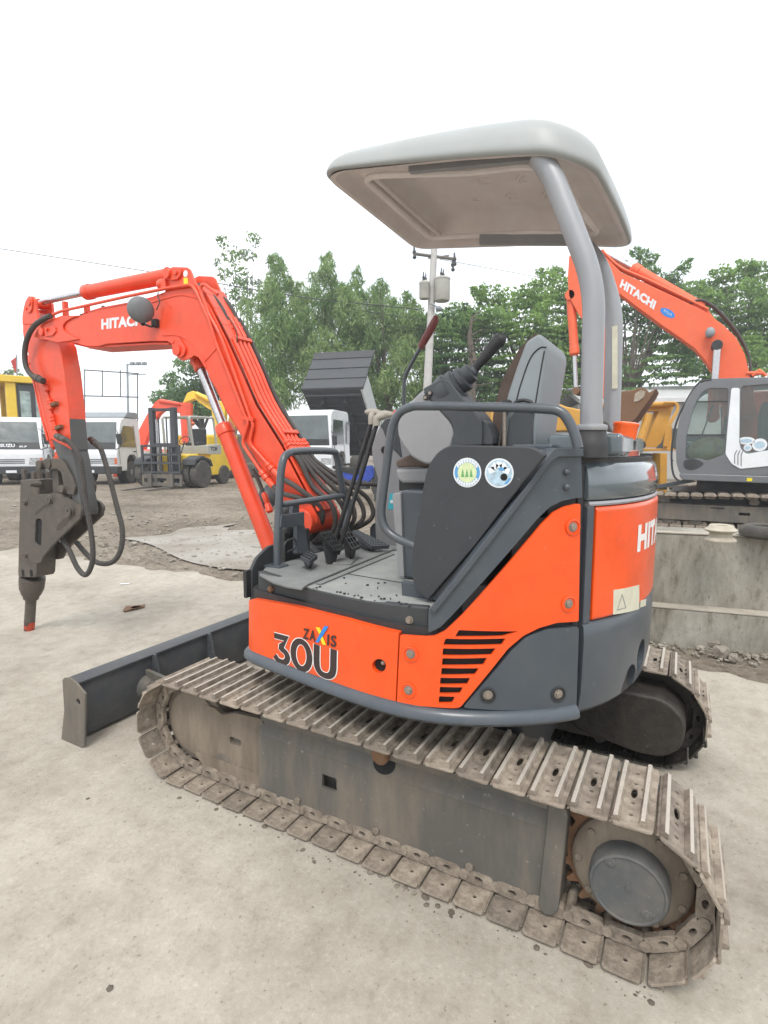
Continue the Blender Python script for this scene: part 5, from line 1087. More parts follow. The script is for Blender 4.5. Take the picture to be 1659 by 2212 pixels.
G_('cab_roof',rimstrip([(1515,828),(1535,824),(1700,820)],CX+.05,CX+.98,-.05),MATS['cab_grey_paint'],cb,bevel=.005)
G_('cab_floor',rimstrip([(1480,1020),(1700,1028)],CX+.05,CX+.98,-.2),TRIM,cb)
G_('front_glass',rimstrip([(1467,1000),(1467,955),(1473,905),(1487,870),(1504,842)],CX+.07,CX+.96,.01),mat('clear_cab_glass',(.5,.6,.58),.03,trans=.92,spec=.5,var=0),cb)
for wv in (w1,w2):
    bm=B(); prism(bm,rnd(X2(CX,wv),.03,2),0,CX+.02,CX+.026); G_('side_window',bm,MATS['clear_cab_glass'],cb)
bm=B(); wp=[(1580,838),(1598,838),(1597,955),(1600,970),(1613,981),(1700,966),(1700,1003),(1599,1013),(1580,1002),(1567,981),(1571,930)]
prism(bm,rnd(X2(CX-.015,wp),.03,2),0,CX-.016,CX-.002); G_('white_door_panel',bm,BEI if False else TRW,cb,bevel=.005)
for dx in (0,7,14):
    bm=B(); plate(bm,[(1586+dx,1001+dx*.4),(1586+dx,982),(1591+dx,972),(1592.5+dx,973),(1588+dx,983),(1588+dx,1002+dx*.4)],CX-.019,.003); G_('door_stripe',bm,MATS['cab_grey_paint'],cb)
bm=B(); plate(bm,[(1478,938),(1567,938),(1565,941),(1478,941)],CX+.01,.02); G_('window_bar',bm,TRIM,cb); bm=B(); plate(bm,[(1503,866),(1573,866),(1573,868),(1503,868)],CX+.01,.02); G_('window_bar',bm,TRIM,cb)
bm=B(); plate(bm,[(1480,992),(1480,941),(1566,941),(1564,981),(1527,996),(1513,990)],CX+.30,.02); G_('lower_inner_panel',bm,BLKP,cb)
bm=B(); ball(bm,PT((1535,975),CX+.25),.34,14,10,(.4,1,.7)); G_('cab_clutter',bm,ramp_mat('mottled_yellow_fabric',[(.35,(.10,.11,.06)),(.5,(.35,.28,.06)),(.65,(.30,.32,.22))],5),cb)
bm=B(); plate(bm,rnd([(1640,975),(1642,900),(1650,868),(1672,865),(1676,975)],4,2),CX+.3,.4,.02); G_('cab_seat',bm,BLKP,cb,bevel=.03)
bm=B(); cyl(bm,PT((1517,938),CX+.5),PT((1540,875),CX+.6),.012); cyl(bm,PT((1560,938),CX+.5),PT((1558,880),CX+.6),.012); G_('control_lever',bm,TRIM,cb)
bm=B(); text3(bm,'WORK',PT((1483,958),CX+.295),PT((1501,958),CX+.295)-PT((1483,958),CX+.295),Vector((0,0,.045)),.03) if False else plate(bm,[(1484,953),(1500,955),(1500,958),(1484,956)],CX+.29,.003); plate(bm,[(1488,958),(1502,959),(1501,962),(1488,961)],CX+.29,.003); G_('window_mark',bm,STKW,cb)
for q,r_,rz_ in (((1612,952),.115,.06),((1641,961),.10,.10),((1615,967),.055,.055)):
    a=PT(q,CX+.018); bm=B(); bm.faces.new([bm.verts.new((CX+.017,a.y+r_*math.cos(2*math.pi*k/24),a.z+rz_*math.sin(2*math.pi*k/24))) for k in range(24)]); G_('window_sticker',bm,STKW,cb,smooth=False)
    bm=B(); bm.faces.new([bm.verts.new((CX+.014,a.y+r_*.7*math.cos(2*math.pi*k/24),a.z+rz_*.55*math.sin(2*math.pi*k/24))) for k in range(24)]); G_('window_sticker',bm,STKP,cb,smooth=False)
bm=B(); plate(bm,rnd([(1478,994),(1495,990),(1511,994),(1521,1001),(1510,1010),(1495,1015),(1483,1014),(1476,1004)],3,2),CX-.012,.012,.02); G_('door_handle_recess',bm,TRIM,cb,bevel=.008)
bm=B(); plate(bm,[(1467,1026),(1469,1023),(1700,1030),(1700,1046),(1600,1042),(1478,1037),(1470,1033)],CX-.02,.5,.02); G_('cab_base',bm,MATS['cab_grey_paint'],cb,bevel=.03)
bm=B(); 
for k in range(3): tube(bm,spline(path(CX+.02+.3*k,[(1537,820),(1510,827),(1485,862),(1462,910),(1452,960),(1451,1000),(1456,1028),(1468,1040)]),4),.016,8)
for q in ((1487,858),(1455,935),(1452,968),(1452,996)): a=PT(q,CX+.02); cyl(bm,a,a+Vector((.6,0,0)),.012,seg=8); 
G_('front_screen_guard',bm,TRIM,cb)
bm=B(); bx(bm,9.35,10.9,-4.2,-1.5,1.1,2.3); bx(bm,CX+.05,9.3,-4.6,-2.65,1.1,2.25); bx(bm,CX+.05,10.9,-4.6,-.9,.80,1.0); G_('engine_house',bm,ORF,bevel=.04)
bm=B(); box(bm,PT((1619,1036),CX-.021),(.004,.07,.05)); G_('warning_label',bm,YELT,cb)
# boom of the large excavator
LX=9.15
lb_=[(1299,548),(1296,566),(1299,584),(1317,619),(1366,656),(1428,702),(1470,731),(1500,753),(1522,778),(1538,803),(1551,835),(1562,900),(1640,900),(1626,835),(1619,806),(1609,765),(1590,729),(1563,702),(1520,671),(1458,641),(1400,614),(1342,588),(1310,556)]
bm=B(); pl=X2(LX,lb_); prism(bm,pl,0,LX,LX+.38); lbo=G_('boom',bm,ORF,bevel=.015,label='curved orange boom of the large excavator')
bm=B(); o=PT((1338,620),LX-.004); r_=PT((1412,669),LX-.004)-o; u_=PT((1344,602),LX-.004)-o; text3(bm,'HITACHI',o,r_,u_,.055,1.05); G_('lettering',bm,STKW,lbo,smooth=False)
a=PT((1442,676),LX-.004); bm=B(); bm.faces.new([bm.verts.new(a+Vector((0,-.14*math.cos(t)*math.cos(.6)+.055*math.sin(t)*-.5,-.14*math.cos(t)*math.sin(.6)+.055*math.sin(t)))) for t in [2*math.pi*k/28 for k in range(28)]]); G_('blue_sticker',bm,BLUT,lbo,smooth=False)
bm=B(); o=PT((1433,673),LX-.007); r_=PT((1450,684),LX-.007)-o; text3(bm,'オクムラ',o,r_,PT((1435,667),LX-.007)-o,.01); G_('lettering',bm,STKW,lbo,smooth=False)
def gram(name,a,b,c,x,r,rr,parent=None,m=ORF):
    a,b,c=PT(a,x),PT(b,x),PT(c,x); bm=B(); lathe(bm,[(r*.7,-.04),(r*1.12,0),(r*1.12,.12),(r,.13),(r,(c-b).length)],b,c-b,18); cyl(bm,(x-.12,c.y,c.z),(x+.12,c.y,c.z),r*1.1,seg=18); o=G_(name,bm,m,parent,bevel=.004); bm=B(); cyl(bm,a,b,rr,seg=14); G_('cylinder_rod',bm,CHROME,o); return o
gram('arm_cylinder',(1296,541),(1368,580),(1508,662),LX+.19,.10,.05)
gram('boom_cylinder',(1549,754),(1544,824),(1540,900),LX-.15,.09,.06)
bm=B(); a=PT((1548,749),LX); cyl(bm,(LX-.22,a.y,a.z),(LX+.6,a.y,a.z),.085,seg=18); G_('boom_pin',bm,TRIM,lbo,bevel=.01)
bm=B(); a=PT((1534,718),LX-.1); ball(bm,a,.075,12,8,(.8,1,1.2)); cyl(bm,a,PT((1528,726),LX),.03); G_('work_lamp',bm,MIDG,lbo)
bm=B(); plate(bm,[(1495,648),(1515,650),(1545,690),(1500,665)],LX+.05,.28); G_('cylinder_bracket',bm,ORF,lbo,bevel=.01)
for k,of in enumerate((0,5,10)):
    bm=B(); tube(bm,spline(path(LX+.02+.05*k,[(1300,540+of*.3),(1340,577+of*.5),(1400,604+of*.5),(1470,638+of*.5),(1530,668+of*.4)]),5),.022,8); G_('boom_pipe',bm,ORF,lbo)
for k in range(3):
    bm=B(); tube(bm,spline(path(LX+.05+.09*k,[(1490,655+2*k),(1515,648+2*k),(1545,664+2*k),(1580,700+3*k),(1606,740+3*k),(1620,780),(1622,830)]),5),.022,8); G_('boom_hose',bm,HOSE,lbo)
bm=B(); tube(bm,path(LX,[(1612,806),(1650,806)]),.03,8); tube(bm,path(LX,[(1625,812),(1640,800),(1655,812)]),.03,8); G_('valve_pipes',bm,ORF,lbo)
# stick, bucket cylinder, link and bucket
bm=B(); sp=[(1229,553),(1262,540),(1300,545),(1306,565),(1300,600),(1303,680),(1312,760),(1322,860),(1300,860),(1285,780),(1265,700),(1250,680),(1228,640),(1226,600)]
prism(bm,X2(LX+.03,sp),0,LX+.03,LX+.33); st=G_('stick',bm,ORF,bevel=.015)
gram('bucket_cylinder',(1244,842),(1241,764),(1233,640),LX+.15,.085,.04,st)
bm=B(); a=PT((1244,844),LX); cyl(bm,(LX-.02,a.y,a.z),(LX+.4,a.y,a.z),.07); cyl(bm,PT((1244,844),LX+.1),PT((1312,850),LX+.1),.05); G_('bucket_link',bm,RUST,st)
bk2=[(1322,852),(1330,846),(1365,843),(1380,838),(1392,838),(1398,842),(1402,848),(1419,838),(1412,852),(1392,880),(1374,905),(1350,925),(1325,925),(1318,890)]
bm=B(); prism(bm,X2(LX-.25,bk2),0,LX-.25,LX+.7); G_('bucket',bm,RUST,bevel=.02,label='rusty brown digging bucket of the large excavator')
bm=B(); plate(bm,[(1369,868),(1372,850),(1385,842),(1394,845),(1392,856),(1380,866)],LX-.262,.012); G_('bucket_mud',bm,ramp_mat('dried_mud',[(.3,(.25,.2,.15)),(.7,(.45,.40,.33))],6))
# ================================================================ VEHICLES AND MACHINES ACROSS THE YARD (local axes: front faces -y)
def veh(name,px,dep,delta,label,cat,zoff=0,group=None):
    p=ZG(px,dep); d=ray(px,970); d.z=0; d.normalize(); left=Vector((-d.y,d.x,0))
    h=-d*math.cos(R(delta))+left*math.sin(R(delta)); return THING(name,(p.x,p.y,p.z+zoff),label,cat,math.atan2(h.y,h.x)+R(90),group)
def wheel(par,x,y,r,wd,m2=LAMP,name='wheel',hub=.55):
    s=1 if x>0 else -1
    o=OBJ(name,lathe(B(),[(r*.6,-wd/2),(r*.94,-wd/2),(r,-wd/2+.03),(r,wd/2-.03),(r*.94,wd/2),(r*.6,wd/2)],(x,y,r),(1,0,0),28),TYRE,par,bevel=.008)
    OBJ('rim',lathe(B(),[(r*.62,-wd*.4),(r*.62,wd*.42),(r*.5,wd*.2),(r*.28,wd*.25),(r*.24,wd*.5),(r*.1,wd*.52),(0,wd*.52)],(x,y,r),(s,0,0),22),m2,o,bevel=.003)
    return o
def quadp(par,name,pts,m,th=.006,r=0): # small flat panel from 4+ local points, thickened along its normal
    P_=[Vector(p) for p in pts]; n=(P_[1]-P_[0]).cross(P_[2]-P_[1]).normalized(); bm=B(); a=[bm.verts.new(p) for p in P_]; b=[bm.verts.new(p-n*th) for p in P_]; N=len(P_)
    bm.faces.new(a); bm.faces.new(b[::-1])
    for i in range(N): bm.faces.new((a[i],b[i],b[(i+1)%N],a[(i+1)%N]))
    return OBJ(name,bm,m,par,bevel=.002)
def small_truck(root,W_=1.72,H=2.12,text=None,tx2=None,square=False,Lc=1.65):
    hw=W_/2; z0=.42
    prof=[(.02,z0),(-.0,.62),(.0,.98),(.06,1.14),(.40,H-.20),(.52,H-.07),(.72,H),(Lc-.12,H),(Lc,H-.1),(Lc,.55),(1.32,.55),(1.28,.78),(1.12,.92),(.78,.92),(.62,.78),(.58,z0)]
    if square: prof=[(.02,z0),(0,.7),(0,1.2),(.04,1.3),(.14,H-.22),(.24,H-.08),(.45,H),(Lc-.1,H),(Lc,H-.08),(Lc,.62),(1.45,.62),(1.40,.90),(1.2,1.05),(.85,1.05),(.66,.9),(.6,z0)]
    bm=B(); prism(bm,rnd(prof,.04,3),0,-hw,hw); body=OBJ('cab_body',bm,TRW,root,bevel=.085,ang=40); body.modifiers[0].segments=4
    def fr(y): # windscreen line
        return y
    zs0,zs1=(1.15,H-.155) if not square else (1.30,H-.20)
    def yw(z):
        (ya,za),(yb,zb)=((.06,1.14),(.40,H-.20)) if not square else ((.04,1.3),(.14,H-.22))
        return ya+(yb-ya)*(z-za)/(zb-za)-.006
    o=quadp(root,'windscreen',[(-hw+.07,yw(zs0),zs0),(hw-.07,yw(zs0),zs0),(hw-.12,yw(zs1),zs1),(-hw+.12,yw(zs1),zs1)],TRG,.01)
    quadp(root,'wiper_panel',[(-hw+.06,yw(zs0-.03)-.014,zs0-.04),(hw-.06,yw(zs0-.03)-.014,zs0-.04),(hw-.10,yw(zs0+.18)-.012,zs0+.17),(-hw+.10,yw(zs0+.18)-.012,zs0+.17)],BLK,.015)
    if text:
        bm=B(); y_=yw(zs0+.08)-.045; text3(bm,text,(-.30,y_,zs0+.02),(.42,0,0),(0,.025,.10),.04); OBJ('lettering',bm,STKW,root,smooth=False)
    if tx2:
        bm=B(); y_=yw(zs0+.06)-.045; text3(bm,tx2,(.24,y_,zs0+.015),(.20,0,0),(0,.015,.05),.04); OBJ('lettering',bm,STKW,root,smooth=False)
    for k in range(2): bm=B(); cyl(bm,(-.1+.45*k,yw(zs0+.02)-.02,zs0+.03),(-.45+.45*k,yw(zs0+.22)-.02,zs0+.2),.008,seg=6); OBJ('wiper',bm,BLK,root)
    # grille, lamps, bumper
    for s in (-1,1):
        quadp(root,'headlamp',[(s*(hw-.40) if s>0 else -hw+.03,-.012,.64),(s*(hw-.03) if s>0 else -(hw-.40),-.012,.64),((hw-.03) if s>0 else -hw+.40,-.008,.84),((hw-.36) if s>0 else -hw+.03,-.008,.84)],LAMP,.02)
        quadp(root,'indicator_lamp',[(hw-.10 if s>0 else -hw+.015,-.014,.64),(hw-.015 if s>0 else -hw+.10,-.014,.64),(hw-.015 if s>0 else -hw+.10,-.010,.84),(hw-.10 if s>0 else -hw+.015,-.010,.84)],AMB if not square else LAMP,.02)
        # side window
        z1,z2=(1.17,H-.27) if not square else (1.30,H-.33)
        pts=[(s*(hw+.006),yw(z1)+.16,z1+.02),(s*(hw+.006),1.20,z1),(s*(hw+.006),1.22,z2),(s*(hw+.006),yw(z2)+.20,z2),(s*(hw+.006),yw(z1)+.14,z1+.25)]
        quadp(root,'side_window',pts if s<0 else pts[::-1],TRG,.012)
        bm=B(); tube(bm,[(s*(hw+.012),1.27,z2+.05),(s*(hw+.012),1.27,.78)],.006,6); tube(bm,[(s*(hw+.012),yw(1.05)+.10,z2-.2),(s*(hw+.012),.16,.62)],.005,6); OBJ('door_seam',bm,TRIM,root)
        bm=B(); box(bm,(s*(hw+.02),1.12,1.03),(.02,.14,.04)); OBJ('door_handle',bm,TRIM,root,bevel=.005)
        bm=B(); tube(bm,fillet([(s*(hw-.05),.02,1.10),(s*(hw+.16),-.10,1.15),(s*(hw+.16),-.10,1.62),(s*(hw-.05),.16,1.75)],.05),.012,8); m_=OBJ('mirror_arm',bm,BLK,root); bm=B(); box(bm,(s*(hw+.17),-.10,1.42),(.17,.05,.32)); OBJ('mirror',bm,BLK,m_,bevel=.02)
        wheel(root,s*(hw-.16),.95 if not square else 1.02,.37 if not square else .45,.22); wheel(root,s*(hw-.22),3.4,.37 if not square else .45,.4)
        bm=B(); cyl(bm,(s*(hw-.06),.95 if not square else 1.02,.40),(s*(hw-.3),.95 if not square else 1.02,.40),.46 if not square else .54,seg=28); OBJ('wheel_arch',bm,DARK,root)
    bm=B()
    for k in range(3): bx(bm,-.36,.36,-.016,.0,.67+.055*k,.69+.055*k)
    OBJ('grille',bm,TRIM,root,bevel=.004)
    bm=B(); bx(bm,-hw-.01,hw+.01,-.07,.25,.34,.58 if not square else .60); OBJ('bumper',bm,TRIM if not square else TRW,root,bevel=.03)
    bm=B(); bx(bm,-.14,.14,-.078,-.068,.38,.46); OBJ('number_plate',bm,STKW,root)
    bm=B(); bx(bm,-.38,.38,.6,5.0,.50,.68); OBJ('chassis',bm,TRIM,root,bevel=.01)
    return body
def taper(root,k=.10):
    for c in root.children:
        for o in [c]+list(c.children):
            if o.type=='MESH' and not o.name.startswith(('cargo','bed','tipper','cross','front_rib')):
                for v in o.data.vertices: v.co.x*=1-k*max(0,v.co.z-1.1)
t1=veh('white_truck',22,16.8,12,'white light truck with amber corner lamps, farthest left, beyond the rock breaker','truck',group='white light trucks across the yard')
small_truck(t1,text='ISUZU',tx2='ELF'); taper(t1)
bm=B(); bx(bm,-.9,.9,1.8,5.2,.78,.95); bx(bm,-.9,.9,1.78,1.84,.9,1.7); OBJ('cargo_bed',bm,BEI,t1,bevel=.01)
t2=veh('white_truck',194,17.0,30,'white light truck between the arm of the small excavator and the forklift','truck',group='white light trucks across the yard')
small_truck(t2); taper(t2); bm=B(); bx(bm,-.9,.9,1.8,5.2,.78,1.05); OBJ('cargo_bed',bm,TRW,t2,bevel=.01)
bm=B(); prism(bm,rnd([(.7,2.13),(.9,2.30),(1.5,2.32),(1.6,2.13)],.03),0,-.8,.8); OBJ('roof_deflector',bm,MIDG,t2,bevel=.03)
# white tipper with raised bed
t3=veh('tipper_truck',652,18.2,24,'white tipper truck with its dark steel bed raised','tipper truck')
small_truck(t3,W_=2.1,H=2.45,square=True,Lc=1.9); taper(t3,.05)
quadp(t3,'rear_side_window',[(1.056,1.48,1.33),(1.056,1.78,1.33),(1.056,1.78,2.1),(1.056,1.48,2.1)][::-1],TRG,.012)
def tip(bm,p): 
    a=R(-43); y,z=p[1]-5.4,p[2]-1.0; return Vector((p[0],5.4+y*math.cos(a)-z*math.sin(a)*1,1.0+y*math.sin(a)+z*math.cos(a)))
def tbox(x0,x1,y0,y1,z0,z1,name,m,par):
    bm=B(); bx(bm,x0,x1,y0,y1,z0,z1)
    for v in bm.verts: v.co=tip(None,v.co)
    return OBJ(name,bm,m,par,bevel=.01)
# the underside faces the truck front when raised
bed=tbox(-1.15,1.15,1.95,5.6,.98,1.06,'tipper_bed',DUMPG,t3)
for k in range(7): tbox(-1.12,1.12,2.1+.5*k,2.18+.5*k,.86,.98,'cross_rib',TRIM,bed)
for s in (-1,1): tbox(s*1.17-.04,s*1.17+.04,1.95,5.6,.98,1.9,'bed_side',TRW if s>0 else DUMPG,bed); tbox(s*.45-.06,s*.45+.06,2.35,5.6,.72,.98,'bed_runner',TRIM,bed)
tbox(-1.25,1.25,1.86,1.94,.98,2.85,'bed_front',DUMPG,bed)
for z in (1.0,1.55,2.15,2.75): tbox(-1.26,1.26,1.83,1.86,z,z+(.03 if z<2.5 else .42),'front_rib',TRIM,bed)
bm=B(); cyl(bm,(0,2.6,.8),tip(None,Vector((0,3.2,.9))),.09,seg=14); OBJ('lifting_ram',bm,CHROME,t3)
# ---- forklift
fk=veh('forklift',352,15.6,38,'yellow forklift with a black mast and dual front tyres','forklift')
bm=B()
for s in (-1,1): bx(bm,s*.36-.07,s*.36+.07,-.02,.14,.06,2.28)
bx(bm,-.40,.40,.0,.12,2.18,2.26); bx(bm,-.40,.40,.0,.12,1.2,1.28); bx(bm,-.4,.4,0,.12,.2,.3); ms=OBJ('mast',bm,FRK,fk,bevel=.008)
for s in (-1,1): OBJ('mast_chain',cyl(B(),(s*.13,.03,.4),(s*.13,.03,2.0),.02,seg=8),TRIM,ms); OBJ('lift_ram',cyl(B(),(s*.24,.07,.15),(s*.24,.07,1.95),.035,seg=10),CHROME,ms)
bm=B()
for x in (-.62,-.3,0,.3,.62): bx(bm,x-.03,x+.03,-.14,-.08,.42,1.22)
for z in (.45,.72,.95,1.20): bx(bm,-.65,.65,-.139,-.079,z-.03,z+.03)
OBJ('load_backrest',bm,FRK,ms,bevel=.006)
bm=B(); bx(bm,-.66,.66,-.12,-.05,.28,.40); bx(bm,-.66,.66,-.12,-.05,.06,.16); 
for x in (-.63,-.2,.2,.63): bx(bm,x-.04,x+.04,-.118,-.052,.1,.36)
OBJ('fork_carriage',bm,FRAMEM,ms,bevel=.006)
for s in (-1,1): bm=B(); prism(bm,[(-.14,.42),(-.19,.42),(-.19,.07),(-1.25,.03),(-1.25,.015),(-.14,.02)],0,s*.36-.06,s*.36+.06); OBJ('fork',bm,FRAMEM,ms,bevel=.004)
bm=B(); prism(bm,rnd([(.35,.35),(.35,.95),(.9,.98),(1.0,.72),(1.5,.72),(1.55,1.18),(2.45,1.22),(2.62,1.0),(2.66,.40),(2.3,.30),(.9,.30)],.06),0,-.55,.55); OBJ('body',bm,YEL,fk,bevel=.04)
bm=B(); prism(bm,rnd([(1.35,.95),(1.35,1.22),(2.1,1.26),(2.1,.95)],.03),0,-.557,.557); OBJ('engine_cover',bm,BEI,fk,bevel=.015)
for s in (-1,1):
    bm=B(); r_=Vector((0,.30*1,0)); text3(bm,'TCM',(s*.560,1.5 if s>0 else 1.9,1.06),(0,.36*s,0),(0,0,.12),.04); OBJ('lettering',bm,TRIM,fk,smooth=False)
    for dx in (.66,.93): wheel(fk,s*dx,.42,.40,.22,TRIM)
    wheel(fk,s*.5,2.2,.30,.2,TRIM)
    bm=B(); prism(bm,rnd([(-.02,.66),(.05,.82),(.42,.92),(.82,.80),(.92,.60),(.82,.60),(.74,.76),(.42,.85),(.10,.76),(.05,.64)],.02),0,s*.60,s*1.02); OBJ('mudguard',bm,TRIM,fk,bevel=.01)
bm=B()
for s in (-1,1): tube(bm,fillet([(s*.50,.75,.95),(s*.46,.62,2.05),(s*.46,1.85,2.08),(s*.48,1.95,1.2)],.08),.035,8)
for k in range(6): cyl(bm,(-.46,.75+.22*k,2.07),(.46,.75+.22*k,2.07),.015,seg=6)
OBJ('overhead_guard',bm,BEI,fk)
bm=B(); bx(bm,-.25,.25,1.35,1.75,1.2,1.32); bx(bm,-.25,.25,1.70,1.80,1.25,1.75); OBJ('seat',bm,BLK,fk,bevel=.04)
bm=B(); tube(bm,[(0,.80,.95),(0,1.0,1.35)],.02,6); tube(bm,[Vector((.17*math.cos(t),1.0+.08*math.sin(t),1.37+.15*math.sin(t)*.8)) for t in [2*math.pi*k/20 for k in range(21)]],.014,6); OBJ('steering_wheel',bm,BLK,fk)
OBJ('corner_lamp',ball(B(),(.53,.70,1.85),.06,10,8),AMB,fk)
# ---- motorcycle lying in line behind the travel levers
mc=veh('motorcycle',780,14.6,-62,'blue and black motorcycle parked in front of the tipper truck','motorcycle')
def mcwheel(y,r=.30):
    o=OBJ('wheel',bmesh_t:=tube(B(),[Vector((0,y+r*math.cos(t),r+r*math.sin(t))) for t in [2*math.pi*k/28 for k in range(29)]],.045,8),TYRE,mc); OBJ('rim',lathe(B(),[(.05,-.04),(.07,0),(.05,.04)],(0,y,r),(1,0,0),14),BOLT,o)
    bm=B()
    for k in range(6):
        t=math.pi*k/6; cyl(bm,(0,y+r*math.cos(t),r+r*math.sin(t)),(0,y-r*math.cos(t),r-r*math.sin(t)),.012,seg=6)
    OBJ('spokes',bm,TRIM,o)
mcwheel(-.64); mcwheel(.62)
bm=B(); prism(bm,rnd([(-.42,.55),(-.30,.86),(-.10,.80),(.10,.62),(.25,.62),(.55,.74),(.78,.78),(.55,.55),(.30,.42),(-.05,.35),(-.25,.40)],.04),0,-.10,.10); OBJ('fairing',bm,mat('blue_plastic',(.02,.06,.40),.25,coat=.5),mc,bevel=.03)
bm=B(); prism(bm,rnd([(-.02,.62),(.06,.80),(.30,.78),(.82,.84),(.84,.76),(.5,.66),(.2,.60)],.04),0,-.12,.12); OBJ('seat',bm,BLK,mc,bevel=.03)
bm=B(); bx(bm,-.11,.11,-.22,.22,.22,.45); tube(bm,[(.12,-.1,.28),(.13,.3,.25),(.14,.75,.36)],.035,8); OBJ('engine',bm,TRIM,mc,bevel=.03)
bm=B(); 
for s in (-1,1): tube(bm,[(s*.07,-.64,.30),(s*.07,-.45,.85)],.02,8); tube(bm,fillet([(0,-.42,.9),(s*.2,-.40,.98),(s*.34,-.30,.96)],.05),.012,6)
OBJ('fork',bm,BOLT,mc)
bm=B(); prism(bm,rnd([(-.98,.35),(-.90,.62),(-.64,.70),(-.40,.62),(-.42,.58),(-.64,.64),(-.86,.56),(-.93,.35)],.02),0,-.06,.06); OBJ('mudguard',bm,TRIM,mc,bevel=.01)
bm=B(); bx(bm,.10,.11,-.30,-.05,.30,.42); OBJ('number_plate',bm,STKW,mc)
# ---- yellow loader at the far left
yl=veh('yellow_loader',2,20.5,-5,'yellow wheel loader with a black cab behind the farthest left truck','loader')
bm=B(); prism(bm,rnd([(-.2,.9),(-.2,1.75),(.1,1.95),(1.0,2.0),(3.2,2.0),(3.4,1.6),(3.4,.9)],.06),0,-.95,.95); OBJ('body',bm,YEL,yl,bevel=.05)
bm=B(); bx(bm,-1.35,1.30,-.1,2.3,3.60,3.86); 
for x,y in ((-.45,.1),(.45,.1),(-.45,2.1),(.45,2.1)): bx(bm,x-.17,x+.17,y-.1,y+.1,2.0,3.62)
OBJ('rollover_frame',bm,YEL,yl,bevel=.04)
bm=B(); bx(bm,.66,1.75,.0,2.0,1.95,3.55); c_=OBJ('cab',bm,TRIM,yl,bevel=.05)
quadp(c_,'cab_window',[(.72,-.012,2.15),(1.06,-.012,2.15),(1.06,-.012,3.3),(.72,-.012,3.3)],mat('pale_cab_glass',(.28,.36,.34),.08,spec=.8,var=.35,scale=3),.01); quadp(c_,'cab_window',[(1.22,-.012,2.15),(1.7,-.012,2.15),(1.7,-.012,3.4),(1.22,-.012,3.4)],MATS['pale_cab_glass'],.01)
for s in (-1,1):
    for y in (.3,2.9): wheel(yl,s*.95,y,.65,.45,YEL)
# ---- small machines behind the forklift
def digger(name,dep,px_pts,w,m,label,ramp=None,base=None):
    rt=THING(name,ZG(px_pts[0][0],dep),label,'excavator')
    f=_f.copy(); f.z=0; f.normalize(); pts=[DP(x,y,dep) for x,y in px_pts]; bm=B(); a=[bm.verts.new(p-f*w/2) for p in pts]; b=[bm.verts.new(p+f*w/2) for p in pts]; N=len(pts)
    bm.faces.new(a); bm.faces.new(b[::-1])
    for i in range(N): bm.faces.new((a[i],b[i],b[(i+1)%N],a[(i+1)%N]))
    OBJ('boom',bm,m,rt,world=True,bevel=.02)
    return rt
d1=digger('orange_digger',20.5,[(297,975),(294,950),(306,925),(322,895),(338,870),(350,862),(372,866),(400,880),(402,892),(384,892),(360,884),(346,896),(330,925),(318,955),(312,978)],.35,ORB,'small orange digger arm rising behind the forklift mast')
bm=B(); cyl(bm,DP(345,866,20.3),DP(388,873,20.3),.07,seg=10); cyl(bm,DP(388,873,20.3),DP(404,876,20.3),.035,seg=10); OBJ('arm_cylinder',bm,ORB,d1,world=True)
bm=B(); a,b=DP(402,872,20.5),DP(404,958,20.5); cyl(bm,a,b,.25,.18,8); OBJ('stick',bm,ORB,d1,world=True,bevel=.01)
bm=B(); a=ZG(330,20.9); box(bm,a+Vector((0,0,.75)),(1.8,1.8,.7)); box(bm,a+Vector((0,0,.3)),(2.0,2.2,.5)); OBJ('body',bm,ORB,d1,world=True,bevel=.08)
d2=digger('yellow_digger',21.5,[(398,872),(408,850),(420,845),(440,852),(462,862),(482,868),(490,862),(489,880),(487,960),(478,960),(474,892),(455,885),(436,872),(424,862),(410,868)],.4,YEL,'yellow digger with its arm folded behind the forklift')
bm=B(); cyl(bm,DP(424,850,21.2),DP(466,872,21.2),.09,seg=10); OBJ('arm_cylinder',bm,YEL,d2,world=True); bm=B(); cyl(bm,DP(462,880,21.2),DP(470,960,21.2),.10,seg=10); OBJ('boom_cylinder',bm,YEL,d2,world=True)
bm=B(); a=ZG(455,21.8); box(bm,a+Vector((0,0,1.0)),(2.2,2.0,1.3)); OBJ('body',bm,YEL,d2,world=True,bevel=.1)
bm=B(); box(bm,a+Vector((0,0,.3)),(2.4,2.6,.55)); OBJ('crawler_track',bm,TYRE,d2,world=True,bevel=.15)
d3=digger('mustard_digger',22.5,[(494,1000),(492,930),(500,890),(520,885),(548,900),(570,930),(575,990),(560,1000),(552,950),(535,915),(515,905),(508,940),(510,1000)],.5,MUS,'mustard coloured digger half hidden behind the boom of the small excavator')
bm=B(); a=ZG(540,23); box(bm,a+Vector((0,0,1.0)),(2.4,2.2,1.4)); box(bm,a+Vector((0,0,.3)),(2.6,2.8,.55)); OBJ('body',bm,FRAMEM,d3,world=True,bevel=.1)
